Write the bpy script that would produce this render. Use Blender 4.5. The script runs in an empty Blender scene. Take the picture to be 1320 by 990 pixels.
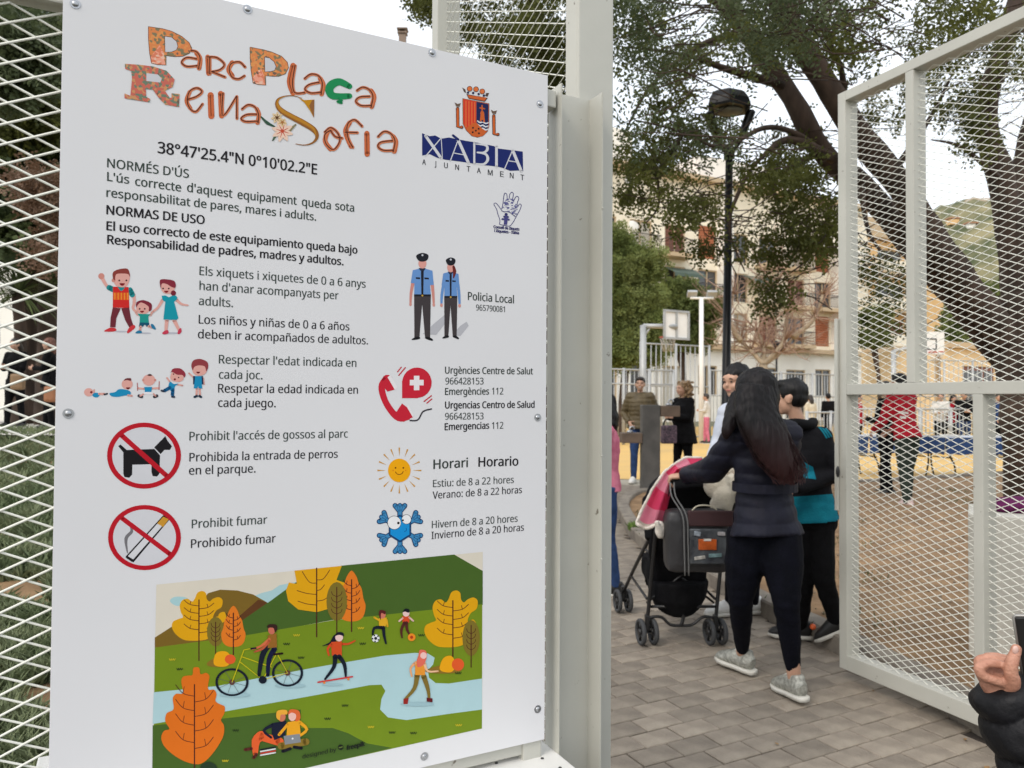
import bpy, bmesh, math, random
import numpy as np
from mathutils import Vector, Matrix, noise as mnoise

random.seed(7); rng = np.random.default_rng(7)
SC = bpy.context.scene; COL = SC.collection
PI = math.pi

# ------------------------------------------------------------------ camera, world, sun, exposure
FPX = 970.0                      # focal length in pixels of the 1320 px wide photograph
CAM = Vector((0, 0, 1.45))
pitch, roll = math.radians(1.18), 0.006
fwd = Vector((0, math.cos(pitch), math.sin(pitch)))
up0 = Vector((0, -math.sin(pitch), math.cos(pitch)))
right = Vector((1, 0, 0)) * math.cos(roll) + up0 * math.sin(roll)
upv = up0 * math.cos(roll) - Vector((1, 0, 0)) * math.sin(roll)
cd = bpy.data.cameras.new('camera'); cam = bpy.data.objects.new('camera', cd); COL.objects.link(cam)
cam.matrix_world = Matrix((
    (right.x, upv.x, -fwd.x, CAM.x), (right.y, upv.y, -fwd.y, CAM.y),
    (right.z, upv.z, -fwd.z, CAM.z), (0, 0, 0, 1)))
cd.sensor_width = 36; cd.lens = 36 * FPX / 1320; cd.clip_start = .05; cd.clip_end = 3000
cd.dof.use_dof = True; cd.dof.focus_distance = 1.6; cd.dof.aperture_fstop = 7.5
SC.camera = cam

w = bpy.data.worlds.new('World'); SC.world = w; w.use_nodes = True
nt = w.node_tree; nt.nodes.clear()
SUN_EL, SUN_AZ = math.radians(44), math.radians(-143)
sky = nt.nodes.new('ShaderNodeTexSky'); sky.sky_type = 'NISHITA'; sky.sun_disc = False
sky.sun_elevation = SUN_EL; sky.sun_rotation = SUN_AZ
sky.dust_density = 3.0; sky.air_density = 1.0
bgs = nt.nodes.new('ShaderNodeBackground'); bgs.inputs[1].default_value = 0.06
bgc = nt.nodes.new('ShaderNodeBackground')           # thin bright overcast over the blue
cn = nt.nodes.new('ShaderNodeTexNoise'); cn.inputs['Scale'].default_value = 2.2; cn.inputs['Detail'].default_value = 5
cr = nt.nodes.new('ShaderNodeValToRGB')
cr.color_ramp.elements[0].position = .3; cr.color_ramp.elements[0].color = (.88, .93, .96, 1)
cr.color_ramp.elements[1].position = .7; cr.color_ramp.elements[1].color = (1.0, 1.0, .98, 1)
nt.links.new(cn.outputs['Fac'], cr.inputs[0]); nt.links.new(cr.outputs[0], bgc.inputs[0])
bgc.inputs[1].default_value = 0.95
add = nt.nodes.new('ShaderNodeAddShader'); wo = nt.nodes.new('ShaderNodeOutputWorld')
nt.links.new(sky.outputs[0], bgs.inputs[0]); nt.links.new(bgs.outputs[0], add.inputs[0])
nt.links.new(bgc.outputs[0], add.inputs[1]); nt.links.new(add.outputs[0], wo.inputs[0])
sl = bpy.data.lights.new('sun', 'SUN'); sl.energy = 1.0; sl.angle = math.radians(16); sl.color = (1, .95, .88)
so = bpy.data.objects.new('sun', sl); COL.objects.link(so)
sd = Vector((math.sin(SUN_AZ) * math.cos(SUN_EL), math.cos(SUN_AZ) * math.cos(SUN_EL), math.sin(SUN_EL)))
so.rotation_euler = sd.to_track_quat('Z', 'Y').to_euler()
SC.view_settings.view_transform = 'Standard'; SC.view_settings.look = 'None'
SC.view_settings.exposure = 0.28; SC.view_settings.gamma = 1; SC.view_settings.use_curve_mapping = False
SC.cycles.use_denoising = True
SC.cycles.max_bounces = 6; SC.cycles.transparent_max_bounces = 8

# ------------------------------------------------------------------ helpers
def P(px, py, Z):
    """a place of the world seen at photograph pixel px, py at depth Z"""
    return CAM + Z * ((px - 660) / FPX * right + (495 - py) / FPX * upv + fwd)
def ray(px, py): return (P(px, py, 1) - CAM)
def G(px, py, z=0.0):
    r = ray(px, py); return CAM + r * ((z - CAM.z) / r.z)
def onplane(px, py, o, n):
    r = ray(px, py); return CAM + r * ((o - CAM).dot(n) / r.dot(n))
def lin(c): c = c / 255; return c / 12.92 if c <= .04045 else ((c + .055) / 1.055) ** 2.4
def rgb(r, g, b, k=1.0): return (min(1, lin(r) * k), min(1, lin(g) * k), min(1, lin(b) * k))

MATS = {}
def mat(name, col, rough=.6, metal=0.0, var=.12, scale=8.0, bump=0.0, bscale=60.0, col2=None, rnd=0.0,
        spec=.5, coat=0, kind=None, stretch=None, trans=0.0, hue=None):
    if name in MATS: return MATS[name]
    m = bpy.data.materials.new(name); m.use_nodes = True; N = m.node_tree.nodes; L = m.node_tree.links
    b = N['Principled BSDF']; b.inputs['Roughness'].default_value = rough; b.inputs['Metallic'].default_value = metal
    b.inputs['Specular IOR Level'].default_value = spec
    if coat: b.inputs['Coat Weight'].default_value = coat
    c1 = (*col, 1); c2 = (*(col2 if col2 else tuple(max(0, x * (1 - var)) for x in col)), 1)
    tc = N.new('ShaderNodeTexCoord'); mp = N.new('ShaderNodeMapping'); L.new(tc.outputs['Object'], mp.inputs[0])
    if stretch: mp.inputs['Scale'].default_value = stretch
    n = N.new('ShaderNodeTexNoise'); n.inputs['Scale'].default_value = scale; n.inputs['Detail'].default_value = 6
    L.new(mp.outputs[0], n.inputs['Vector'])
    r = N.new('ShaderNodeValToRGB'); r.color_ramp.elements[0].position = .35; r.color_ramp.elements[1].position = .65
    r.color_ramp.elements[0].color = c2; r.color_ramp.elements[1].color = c1
    L.new(n.outputs['Fac'], r.inputs[0]); out = r.outputs[0]
    if rnd:
        oi = N.new('ShaderNodeObjectInfo'); hs = N.new('ShaderNodeHueSaturation'); mr = N.new('ShaderNodeMapRange')
        mr.inputs[3].default_value = 1 - rnd; mr.inputs[4].default_value = 1 + rnd
        L.new(oi.outputs['Random'], mr.inputs[0]); L.new(mr.outputs[0], hs.inputs['Value']); L.new(out, hs.inputs['Color']); out = hs.outputs[0]
    L.new(out, b.inputs['Base Color'])
    if bump:
        n2 = N.new('ShaderNodeTexNoise'); n2.inputs['Scale'].default_value = bscale; n2.inputs['Detail'].default_value = 8
        L.new(mp.outputs[0], n2.inputs['Vector'])
        bm_ = N.new('ShaderNodeBump'); bm_.inputs['Strength'].default_value = bump; bm_.inputs['Distance'].default_value = .01
        L.new(n2.outputs['Fac'], bm_.inputs['Height']); L.new(bm_.outputs[0], b.inputs['Normal'])
    if trans:
        td = N.new('ShaderNodeBsdfTranslucent'); mx = N.new('ShaderNodeMixShader'); mx.inputs[0].default_value = trans
        L.new(out, td.inputs[0]); L.new(b.outputs[0], mx.inputs[1]); L.new(td.outputs[0], mx.inputs[2])
        L.new(mx.outputs[0], N['Material Output'].inputs[0])
    MATS[name] = m; return m

def uv_free(me): return me
def link(name, me, m=None, parent=None, kind=None, label=None, cat=None, group=None, smooth=False):
    if m is not None:
        for k in (m if isinstance(m, (list, tuple)) else [m]): me.materials.append(k)
    o = bpy.data.objects.new(name, me); COL.objects.link(o)
    if parent is not None: o.parent = parent
    if kind: o['kind'] = kind
    if label: o['label'] = label
    if cat: o['category'] = cat
    if group: o['group'] = group
    if smooth: me.polygons.foreach_set('use_smooth', [True] * len(me.polygons))
    return o
def thing(name, label, cat, group=None, loc=(0, 0, 0)):
    o = bpy.data.objects.new(name, None); COL.objects.link(o); o.empty_display_size = .1
    o['label'] = label; o['category'] = cat
    if group: o['group'] = group
    return o
def bmesh_obj(name, bm, m=None, parent=None, **k):
    me = bpy.data.meshes.new(name); bm.normal_update(); bm.to_mesh(me); bm.free()
    return link(name, me, m, parent, **k)
def np_mesh(name, V, F):
    """V (n,3), F (m,k) with one k"""
    V = np.asarray(V, np.float32); F = np.asarray(F, np.int32); me = bpy.data.meshes.new(name)
    me.vertices.add(len(V)); me.vertices.foreach_set('co', V.ravel())
    k = F.shape[1]; me.loops.add(F.size); me.loops.foreach_set('vertex_index', F.ravel())
    me.polygons.add(len(F)); me.polygons.foreach_set('loop_start', np.arange(0, F.size, k, dtype=np.int32))
    me.polygons.foreach_set('loop_total', np.full(len(F), k, np.int32))
    me.update(calc_edges=True); return me

def box(bm, c, s, R=None, mi=0):
    """box centred at c with full sizes s; R 3x3 rotation"""
    vs = []
    for x in (-.5, .5):
        for y in (-.5, .5):
            for z in (-.5, .5):
                v = Vector((x * s[0], y * s[1], z * s[2]))
                if R is not None: v = R @ v
                vs.append(bm.verts.new(Vector(c) + v))
    for f in ((0, 1, 3, 2), (4, 6, 7, 5), (0, 4, 5, 1), (2, 3, 7, 6), (0, 2, 6, 4), (1, 5, 7, 3)):
        q = bm.faces.new([vs[i] for i in f]); q.material_index = mi
    return vs
def rbox(bm, c, s, R=None, r=.01, mi=0):
    b2 = bmesh.new(); box(b2, (0, 0, 0), s)
    bmesh.ops.bevel(b2, geom=b2.edges[:], offset=r, segments=2, affect='EDGES', profile=.6)
    vm = {}
    for v in b2.verts:
        p = R @ v.co if R is not None else v.co.copy()
        vm[v] = bm.verts.new(p + Vector(c))
    for f in b2.faces: bm.faces.new([vm[v] for v in f.verts]).material_index = mi
    b2.free()
def frame_of(d, side=None):
    d = d.normalized()
    s = side if side is not None else (Vector((0, 0, 1)) if abs(d.z) < .95 else Vector((0, 1, 0)))
    a = (s - d * s.dot(d)).normalized(); return a, d.cross(a).normalized()
def tube(bm, pts, rad, seg=12, side=None, cap=True, mi=0):
    pts = [Vector(p) for p in pts]; n = len(pts); rings = []
    if not isinstance(rad, (list, tuple)): rad = [rad] * n
    a = None
    for i, p in enumerate(pts):
        d = (pts[min(i + 1, n - 1)] - pts[max(i - 1, 0)])
        if d.length < 1e-9: d = Vector((0, 0, 1))
        if side is not None or a is None: a, b = frame_of(d, side)
        else:
            d = d.normalized(); a = (a - d * a.dot(d))
            a = a.normalized() if a.length > 1e-6 else frame_of(d)[0]; b = d.cross(a)
        r = rad[i]; ra, rb = (r if isinstance(r, (tuple, list)) else (r, r))
        rings.append([bm.verts.new(p + a * (ra * math.cos(2 * PI * k / seg)) + b * (rb * math.sin(2 * PI * k / seg))) for k in range(seg)])
    for i in range(n - 1):
        for k in range(seg):
            f = bm.faces.new((rings[i][k], rings[i][(k + 1) % seg], rings[i + 1][(k + 1) % seg], rings[i + 1][k])); f.material_index = mi; f.smooth = True
    if cap:
        bm.faces.new(list(reversed(rings[0]))).material_index = mi; bm.faces.new(rings[-1]).material_index = mi
    return rings
def smooth_path(pts, n=4):
    """Catmull-Rom through pts"""
    pts = [Vector(p) for p in pts]; out = []
    for i in range(len(pts) - 1):
        p0 = pts[max(i - 1, 0)]; p1 = pts[i]; p2 = pts[i + 1]; p3 = pts[min(i + 2, len(pts) - 1)]
        for k in range(n):
            t = k / n
            out.append(.5 * ((2 * p1) + (p2 - p0) * t + (2 * p0 - 5 * p1 + 4 * p2 - p3) * t * t + (3 * p1 - p0 - 3 * p2 + p3) * t ** 3))
    out.append(pts[-1]); return out
def smooth_rad(rs, n=4):
    out = []
    for i in range(len(rs) - 1):
        for k in range(n):
            t = k / n; a, b = rs[i], rs[i + 1]
            out.append(tuple(x + (y - x) * t for x, y in zip(a, b)) if isinstance(a, tuple) else a + (b - a) * t)
    out.append(rs[-1]); return out
def ell(bm, c, r, R=None, u=14, v=9, mi=0):
    c = Vector(c); r = (r, r, r) if not isinstance(r, (tuple, list)) else r
    rows = []
    for j in range(1, v):
        th = PI * j / v
        rows.append([])
        for i in range(u):
            ph = 2 * PI * i / u
            p = Vector((r[0] * math.sin(th) * math.cos(ph), r[1] * math.sin(th) * math.sin(ph), r[2] * math.cos(th)))
            rows[-1].append(bm.verts.new(c + (R @ p if R is not None else p)))
    def pole(s):
        p = Vector((0, 0, s * r[2])); return bm.verts.new(c + (R @ p if R is not None else p))
    t, b = pole(1), pole(-1)
    for i in range(u):
        k = (i + 1) % u
        fs = [bm.faces.new((t, rows[0][i], rows[0][k])), bm.faces.new((b, rows[-1][k], rows[-1][i]))]
        for j in range(v - 2): fs.append(bm.faces.new((rows[j][i], rows[j + 1][i], rows[j + 1][k], rows[j][k])))
        for f in fs: f.material_index = mi; f.smooth = True
def remesh(bm, voxel, smooth=2, disp=None, name='m'):
    """fuse overlapping closed shapes of a bmesh into one continuous surface"""
    me = bpy.data.meshes.new(name); bmesh.ops.recalc_face_normals(bm, faces=bm.faces[:]); bm.to_mesh(me); bm.free()
    o = bpy.data.objects.new('tmp', me); COL.objects.link(o)
    md = o.modifiers.new('r', 'REMESH'); md.mode = 'VOXEL'; md.voxel_size = voxel
    if smooth:
        ms = o.modifiers.new('s', 'SMOOTH'); ms.factor = .5; ms.iterations = smooth
    dg = bpy.context.evaluated_depsgraph_get(); r = bpy.data.meshes.new_from_object(o.evaluated_get(dg))
    bpy.data.objects.remove(o); bpy.data.meshes.remove(me)
    r.name = name
    if disp:
        n = len(r.vertices); co = np.zeros(n * 3, np.float32); no = np.zeros(n * 3, np.float32)
        r.vertices.foreach_get('co', co); r.vertices.foreach_get('normal', no)
        co = co.reshape(-1, 3); no = no.reshape(-1, 3); co = co + no * disp(co, no)[:, None].astype(np.float32)
        r.vertices.foreach_set('co', co.ravel())
    r.polygons.foreach_set('use_smooth', [True] * len(r.polygons)); r.update()
    return r
def nz(co, s, seed=0.0):
    """cheap smooth pseudo noise over points, -1..1"""
    x, y, z = (co[:, 0] * s + seed, co[:, 1] * s + seed * 1.7, co[:, 2] * s + seed * .6)
    return (np.sin(x * 1.3 + 1.7 * np.sin(y * .9)) + np.sin(y * 1.7 + 1.3 * np.sin(z * 1.1)) + np.sin(z * 1.5 + 1.9 * np.sin(x * .7))) / 3

# the direction in which the whole street grid, the sign and the fence run, and its normal towards the viewer
D = Vector((math.sin(math.radians(62.8)), math.cos(math.radians(62.8)), 0)); NV = Vector((D.y, -D.x, 0))
UZ = Vector((0, 0, 1))
def basis(d): d = d.normalized(); n = Vector((d.y, -d.x, 0)); return Matrix((d, n, UZ)).transposed()   # columns d, n, z
RD = basis(D)
# ------------------------------------------------------------------ the information sign
S2 = CAM + 1.69 * ((704 - 660) / FPX * Vector((1, 0, 0)) + Vector((0, 1, 0))); S2.z = 0   # foot of its right edge
def SG(px, py, n=0.0): return onplane(px, py, S2 + NV * n, NV)
def uvof(p): q = p - S2; return q.dot(D), p.z
SU0 = (uvof(SG(82, 0))[0] + uvof(SG(62, 990))[0]) / 2; SU1 = (uvof(SG(706, 97))[0] + uvof(SG(702, 953))[0]) / 2
SZ1 = uvof(SG(705, 97))[1]; SZ0 = uvof(SG(702, 953))[1]
def SP(u, z, n): return Vector((S2.x, S2.y, 0)) + D * u + NV * n + UZ * z

sign = thing('information_sign', 'large white park rules board with printed text and pictures, screwed to the fence', 'sign')
m_sign = mat('white_sign_panel', (.65, .648, .665), .4, var=.03, scale=2.2, spec=.2)
m_steel = mat('grey_painted_steel', rgb(184, 183, 174, 1.0), .42, var=.10, scale=3, bump=.10, bscale=24)
N_ = m_steel.node_tree.nodes; L_ = m_steel.node_tree.links; b_ = N_['Principled BSDF']; tcg = N_.new('ShaderNodeTexCoord')      # small chips and grime specks in the paint
vo = N_.new('ShaderNodeTexNoise'); vo.inputs['Scale'].default_value = 42; vo.inputs['Detail'].default_value = 4; cr_ = N_.new('ShaderNodeValToRGB'); cr_.color_ramp.elements[0].position = .70; cr_.color_ramp.elements[0].color = (0, 0, 0, 1); cr_.color_ramp.elements[1].position = .76
L_.new(tcg.outputs['Object'], vo.inputs['Vector']); L_.new(vo.outputs['Fac'], cr_.inputs[0]); mx_ = N_.new('ShaderNodeMix'); mx_.data_type = 'RGBA'; mx_.inputs[7].default_value = (.16, .14, .11, 1); old = b_.inputs['Base Color'].links[0].from_socket
L_.new(cr_.outputs[0], mx_.inputs[0]); L_.new(old, mx_.inputs[6]); L_.new(mx_.outputs[2], b_.inputs['Base Color'])
m_mesh = mat('grey_painted_mesh', rgb(222, 222, 212, 1.0), .4, var=.05, scale=20)
m_screw = mat('zinc_screw', (.42, .43, .45), .35, metal=.9)
bm = bmesh.new(); uc, zc = (SU0 + SU1) / 2, (SZ0 + SZ1) / 2
rbox(bm, SP(uc, zc, -.002), (SU1 - SU0, .004, SZ1 - SZ0), RD, .0006)
bmesh_obj('panel', bm, m_sign, sign)
for (x, y) in ((97, 5), (319, 12), (557, 68), (696, 134), (693, 538), (693, 914), (547, 975), (88, 533)):
    u, z = uvof(SG(x, y)); bm = bmesh.new()
    ell(bm, SP(u, z, .0005), (.0058, .0058, .0034), Matrix((D, UZ, NV)).transposed(), 12, 6)
    tube(bm, [SP(u, z, .0), SP(u, z, .0009)], .0085, 16)
    bmesh_obj('rivet', bm, m_screw, sign)

INK = {}
def ink(r, g, b):
    k = (r, g, b)
    if k not in INK: INK[k] = mat('print_%02x%02x%02x' % k, tuple(min(.8, lin(v) * .86) for v in k), .5, var=.03, scale=30, spec=.12)
    return INK[k]
BLACK, GREYG = (34, 32, 36), (62, 72, 68)
class Print:
    """flat print on the sign: shapes are given where the photograph shows them and laid on the panel's face"""
    def __init__(s, name): s.n, s.v, s.f, s.mi, s.ms, s.k = name, [], [], [], [], 0
    def m(s, c):
        mm = ink(*c) if isinstance(c, tuple) else c
        if mm not in s.ms: s.ms.append(mm)
        return s.ms.index(mm)
    def poly(s, pts, c, tri=None):
        s.k += 1; h = .0003 + s.k * .000005; b = len(s.v)
        for x, y in pts: s.v.append(SG(x, y, h))
        if tri is None:
            from mathutils.geometry import tessellate_polygon
            tri = tessellate_polygon([[Vector((x, -y, 0)) for x, y in pts]])
        for t in tri: s.f.append([b + i for i in t]); s.mi.append(s.m(c))
    def curve(s, pts, c, n=5):
        p = [Vector((x, y, 0)) for x, y in pts]; N_ = len(p); out = []
        for i in range(N_):
            p0, p1, p2, p3 = p[i - 1], p[i], p[(i + 1) % N_], p[(i + 2) % N_]
            for k in range(n):
                t = k / n; q = .5 * ((2 * p1) + (p2 - p0) * t + (2 * p0 - 5 * p1 + 4 * p2 - p3) * t * t + (3 * p1 - p0 - 3 * p2 + p3) * t ** 3)
                out.append((q.x, q.y))
        s.poly(out, c)
    def circ(s, x, y, r, c, ry=None, n=20, a0=0, a1=2 * PI, rot=0):
        ry = ry or r; full = abs(a1 - a0 - 2 * PI) < 1e-6
        pts = []
        for i in range(n if full else n + 1):
            a = a0 + (a1 - a0) * i / n; dx, dy = r * math.cos(a), ry * math.sin(a)
            pts.append((x + dx * math.cos(rot) - dy * math.sin(rot), y + dx * math.sin(rot) + dy * math.cos(rot)))
        s.poly(pts, c)
    def ring(s, x, y, rx, ry, w, c, n=48, rot=0, wy=None):
        wy = wy or w * ry / rx; a = []; 
        for i in range(n):
            t = 2 * PI * i / n
            for q, z in ((rx, ry), (rx - w, ry - wy)):
                dx, dy = q * math.cos(t), z * math.sin(t)
                a.append((x + dx * math.cos(rot) - dy * math.sin(rot), y + dx * math.sin(rot) + dy * math.cos(rot)))
        tri = []
        for i in range(n):
            j = (i + 1) % n; tri += [(2 * i, 2 * j, 2 * j + 1), (2 * i, 2 * j + 1, 2 * i + 1)]
        s.poly(a, c, tri)
    def line(s, pts, w, c, n=5, smooth=True):
        """stroke; w one width or a width per point; round ends"""
        if not isinstance(w, (list, tuple)): w = [w] * len(pts)
        p = [Vector((x, y, 0)) for x, y in pts]; ww = list(w)
        if smooth and len(p) > 2: ww = smooth_rad(list(w), n); p = smooth_path(p, n)
        L_, R_ = [], []
        for i, q in enumerate(p):
            d = p[min(i + 1, len(p) - 1)] - p[max(i - 1, 0)]; d = d.normalized() if d.length > 1e-9 else Vector((1, 0, 0))
            nn = Vector((-d.y, d.x, 0)) * ww[i] / 2; L_.append(q + nn); R_.append(q - nn)
        k = len(p); pts2 = [(v.x, v.y) for v in L_ + R_]
        tri = []
        for i in range(k - 1): tri += [(i, i + 1, k + i + 1), (i, k + i + 1, k + i)]
        s.poly(pts2, c, tri); s.k -= 1
        if ww[0] > 1.2: s.circ(p[0].x, p[0].y, ww[0] / 2, c, n=10); s.k -= 1
        if ww[-1] > 1.2: s.circ(p[-1].x, p[-1].y, ww[-1] / 2, c, n=10); s.k -= 1
        s.k += 1
    def done(s, label=None):
        me = bpy.data.meshes.new(s.n); me.from_pydata([tuple(v) for v in s.v], [], s.f)
        o = link(s.n, me, s.ms, sign, label=label); me.polygons.foreach_set('material_index', s.mi); me.update()
        return o

import os
FONT, CAPH = None, .682
try:
    FONT = bpy.data.fonts.load(os.path.join(bpy.utils.system_resource('DATAFILES'), 'fonts', 'NotoSansHebrew-Regular.woff2')); CAPH = None
except Exception: FONT = None
if FONT:
    cu = bpy.data.curves.new('h', 'FONT'); cu.font = FONT; cu.body = 'H'; o = bpy.data.objects.new('h', cu); COL.objects.link(o)
    me = bpy.data.meshes.new_from_object(o.evaluated_get(bpy.context.evaluated_depsgraph_get())); ys = [v.co.y for v in me.vertices]
    bpy.data.objects.remove(o)
    if ys and max(ys) > .2: CAPH = max(ys) - min(ys)
    else: FONT, CAPH = None, .682
def text(body, x0, y0, x1, y1, cap, c=GREYG, bold=0.0, name='text_line', italic=0, h=.0004, target=None, plane=None):
    """one printed line: baseline from (x0,y0) to (x1,y1) in the photograph, cap height in pixels at its left end"""
    cu = bpy.data.curves.new(name, 'FONT'); cu.body = body; cu.resolution_u = 3; cu.size = 1
    if FONT: cu.font = FONT
    o = bpy.data.objects.new('t', cu); COL.objects.link(o)
    dg = bpy.context.evaluated_depsgraph_get(); me = bpy.data.meshes.new_from_object(o.evaluated_get(dg))
    bpy.data.objects.remove(o); n = len(me.vertices); co = np.zeros(n * 3, np.float32); me.vertices.foreach_get('co', co); co = co.reshape(-1, 3)
    a0, za = uvof(SG(x0, y0)); a1, zb = uvof(SG(x1, y1)); capz = uvof(SG(x0, y0 - cap))[1] - za
    mn, mx = co[:, 0].min(), co[:, 0].max(); sx = (a1 - a0) / (mx - mn); sz = capz / CAPH
    u = a0 + (co[:, 0] - mn) * sx; z = za + co[:, 1] * sz + (co[:, 0] - mn) * sx / (a1 - a0) * (zb - za)
    org = SP(0, 0, h); w3 = np.outer(u, D) + np.outer(z, UZ) + np.array(org)
    # weight: the line is laid twice, side by side, by less than a stroke's width
    V = [tuple(v) for v in w3]; Fc = [tuple(p.vertices) for p in me.polygons]; nv_ = len(V)
    V2, F2 = list(V), list(Fc)
    for q, (dx, dz) in enumerate(((.0005, 0),) if bold < .01 else ((bold * .030, 0), (bold * .060, 0), (bold * .030, bold * .018), (bold * .030, -bold * .018))):
        V2 += [tuple(np.array(v) + dx * np.array(D) + dz * np.array(UZ) + np.array(NV) * .00001 * (q + 1)) for v in V]; F2 += [tuple(i + nv_ * (q + 1) for i in f) for f in Fc]
    m2 = bpy.data.meshes.new(name); m2.from_pydata(V2, [], F2); bpy.data.meshes.remove(me)
    return link(name, m2, ink(*c), sign)

K_, G_ = BLACK, (70, 76, 74)
text('38°47\'25.4"N 0°10\'02.2"E', 203, 197, 408, 225, 14.5, K_, .022)
text("NORMÉS D'ÚS", 138, 215.5, 243, 229.5, 11.5, (58, 70, 64), .012)
text("L'ús", 138, 233, 166, 237, 11.3, (58, 70, 64), .012); text("correcte", 174, 239, 233, 247, 11.3, (58, 70, 64), .012)
text("d'aquest", 241, 247, 299, 255, 11.3, (58, 70, 64), .012); text("equipament", 306, 256, 382, 264, 11, (58, 70, 64), .012)
text("queda", 389, 265, 426, 270, 10.6, (58, 70, 64), .012); text("sota", 432, 270, 456, 273, 10.4, (58, 70, 64), .012)
text("responsabilitat de pares, mares i adults.", 137, 253.5, 407, 284.5, 11.3, (58, 70, 64), .012)
text("NORMAS DE USO", 137, 276, 263, 289, 11.6, K_, .02)
text("El uso correcto de este equipamiento queda bajo", 137, 296.5, 460, 327, 11.3, K_, .02)
text("Responsabilidad de padres, madres y adultos.", 138, 314, 442, 342, 11.3, K_, .02)
text("Els xiquets i xiquetes de 0 a 6 anys", 257, 354.5, 471, 371, 11.2)
text("han d'anar acompanyats per", 257, 373.5, 436, 386, 11.2); text("adults.", 256, 393, 300, 396, 11.2)
text("Los niños y niñas de 0 a 6 años", 256, 417, 450, 426, 11.2, (40, 40, 44)); text("deben ir acompañados de adultos.", 255, 436, 474, 444, 11.2, (40, 40, 44))
text("Respectar l'edat indicada en", 282, 468.5, 459, 473, 11.2); text("cada joc.", 282, 488, 338, 489, 11.2)
text("Respetar la edad indicada en", 281, 506, 461, 507.5, 11.2, K_); text("cada juego.", 281, 524.5, 355, 525, 11.2, K_)
text("Prohibit l'accés de gossos al parc", 244, 568, 448, 564, 11.4); text("Prohibida la entrada de perros", 244, 595, 435, 590, 11.2, (40, 40, 44))
text("en el parque.", 243.5, 612, 329, 609, 11.2, (40, 40, 44))
text("Prohibit fumar", 247, 681, 344, 675, 11.2); text("Prohibido fumar", 246, 706.5, 355, 699, 11.2, K_)
text("Policia Local", 603, 386.5, 662, 391, 10.2, (58, 66, 62), .014); text("965790081", 613.5, 400, 650.5, 402.5, 7.6, G_)
text("Urgències Centre de Salut", 573.5, 481.5, 686.5, 482.5, 8.8, (58, 66, 62), .014)
text("966428153", 574, 495.5, 623, 495.5, 8.8, G_); text("Emergències", 573.5, 509, 630, 508.5, 8.8, (58, 66, 62), .014); text("112", 634, 508.5, 648.5, 508.5, 8.8, G_)
text("Urgencias Centro de Salud", 573.5, 526.5, 688.5, 525.5, 8.8, K_, .018)
text("966428153", 573.5, 541, 623, 540.5, 8.8, G_); text("Emergencias", 573, 554.5, 630, 552.5, 8.8, K_, .018); text("112", 634, 553, 648.5, 552.5, 8.8, G_)
text("Horari", 558.5, 604.5, 602.5, 602, 12, (58, 66, 62), .02); text("Horario", 616.5, 601.5, 667.5, 600, 12, K_, .022)
text("Estiu: de 8 a 22 hores", 558, 628, 662, 622.5, 9.4, G_); text("Verano: de 8 a 22 horas", 557.5, 643, 672.5, 635.5, 9.4, (52, 50, 54))
text("Hivern de 8 a 20 hores", 556.5, 681, 667, 672.5, 9.6, G_); text("Invierno de 8 a 20 horas", 556, 695, 675, 684, 9.6, (52, 50, 54))

# ---- title lettering
def zl(ox, oy, k): return lambda pts: [(ox + x / k, oy + y / k) for x, y in pts]
A = zl(150, 20, 6.19); B = zl(300, 40, 5.077)
def floral(name, base, c2, c3):
    if name in MATS: return MATS[name]
    m = bpy.data.materials.new(name); m.use_nodes = True; N = m.node_tree.nodes; L = m.node_tree.links; b = N['Principled BSDF']; b.inputs['Roughness'].default_value = .35
    tc = N.new('ShaderNodeTexCoord'); v = N.new('ShaderNodeTexVoronoi'); v.inputs['Scale'].default_value = 220; L.new(tc.outputs['Object'], v.inputs['Vector'])
    r = N.new('ShaderNodeValToRGB'); r.color_ramp.interpolation = 'CONSTANT'; e = r.color_ramp.elements
    e[0].color = (*base, 1); e[1].position = .45; e[1].color = (*c2, 1); x = e.new(.62); x.color = (*c3, 1); y = e.new(.78); y.color = (*base, 1); y = e.new(.9); y.color = (.12, .06, .03, 1)
    L.new(v.outputs['Color'], r.inputs[0]); L.new(r.outputs[0], b.inputs['Base Color']); MATS[name] = m; return m
m_orf = floral('print_orange_floral', (.60, .17, .025), (.62, .23, .04), (.16, .13, .05)); m_flo = floral('print_mixed_floral', (.48, .09, .05), (.10, .15, .09), (.5, .22, .07))
m_pink = floral('print_pink_floral', (.72, .28, .18), (.7, .42, .3), (.6, .15, .06))
SAL, DRK = (204, 106, 62), (88, 40, 26)
t = Print('title_lettering')
def duo(Z, thick, thin=(), wt=6.2, wl=1.5):
    """a letter drawn as a broad salmon stroke with dark outlines"""
    for pts in thick: t.line(Z(pts), wt, SAL)
    for pts in thick: t.line([(x - .3, y) for x, y in Z(pts)], .9, DRK)
    for pts in thin: t.line([(x + .4, y + .3) for x, y in Z(pts)], wl + 2.4, (210, 124, 84))
    for pts in thin: t.line(Z(pts), wl, DRK)
def bigP(Z, outer, hole_top, foot):
    t.poly(Z(outer), m_orf); t.poly(Z(foot), m_pink); t.poly(Z(hole_top), (208, 208, 214))
    t.line(Z(outer + [outer[0]]), .7, (96, 52, 26), smooth=False); t.line(Z(hole_top + [hole_top[0]]), .8, (96, 52, 26), smooth=False)
bigP(A, [(255, 88), (370, 105), (440, 125), (520, 165), (580, 215), (602, 260), (585, 300), (530, 325), (470, 328), (397, 320), (397, 395), (330, 392), (280, 380), (265, 300), (256, 190)],
     [(385, 165), (440, 172), (480, 205), (492, 245), (480, 275), (440, 292), (388, 292)], [(272, 330), (320, 270), (345, 235), (378, 300), (392, 392), (330, 390), (282, 378)])
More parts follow.
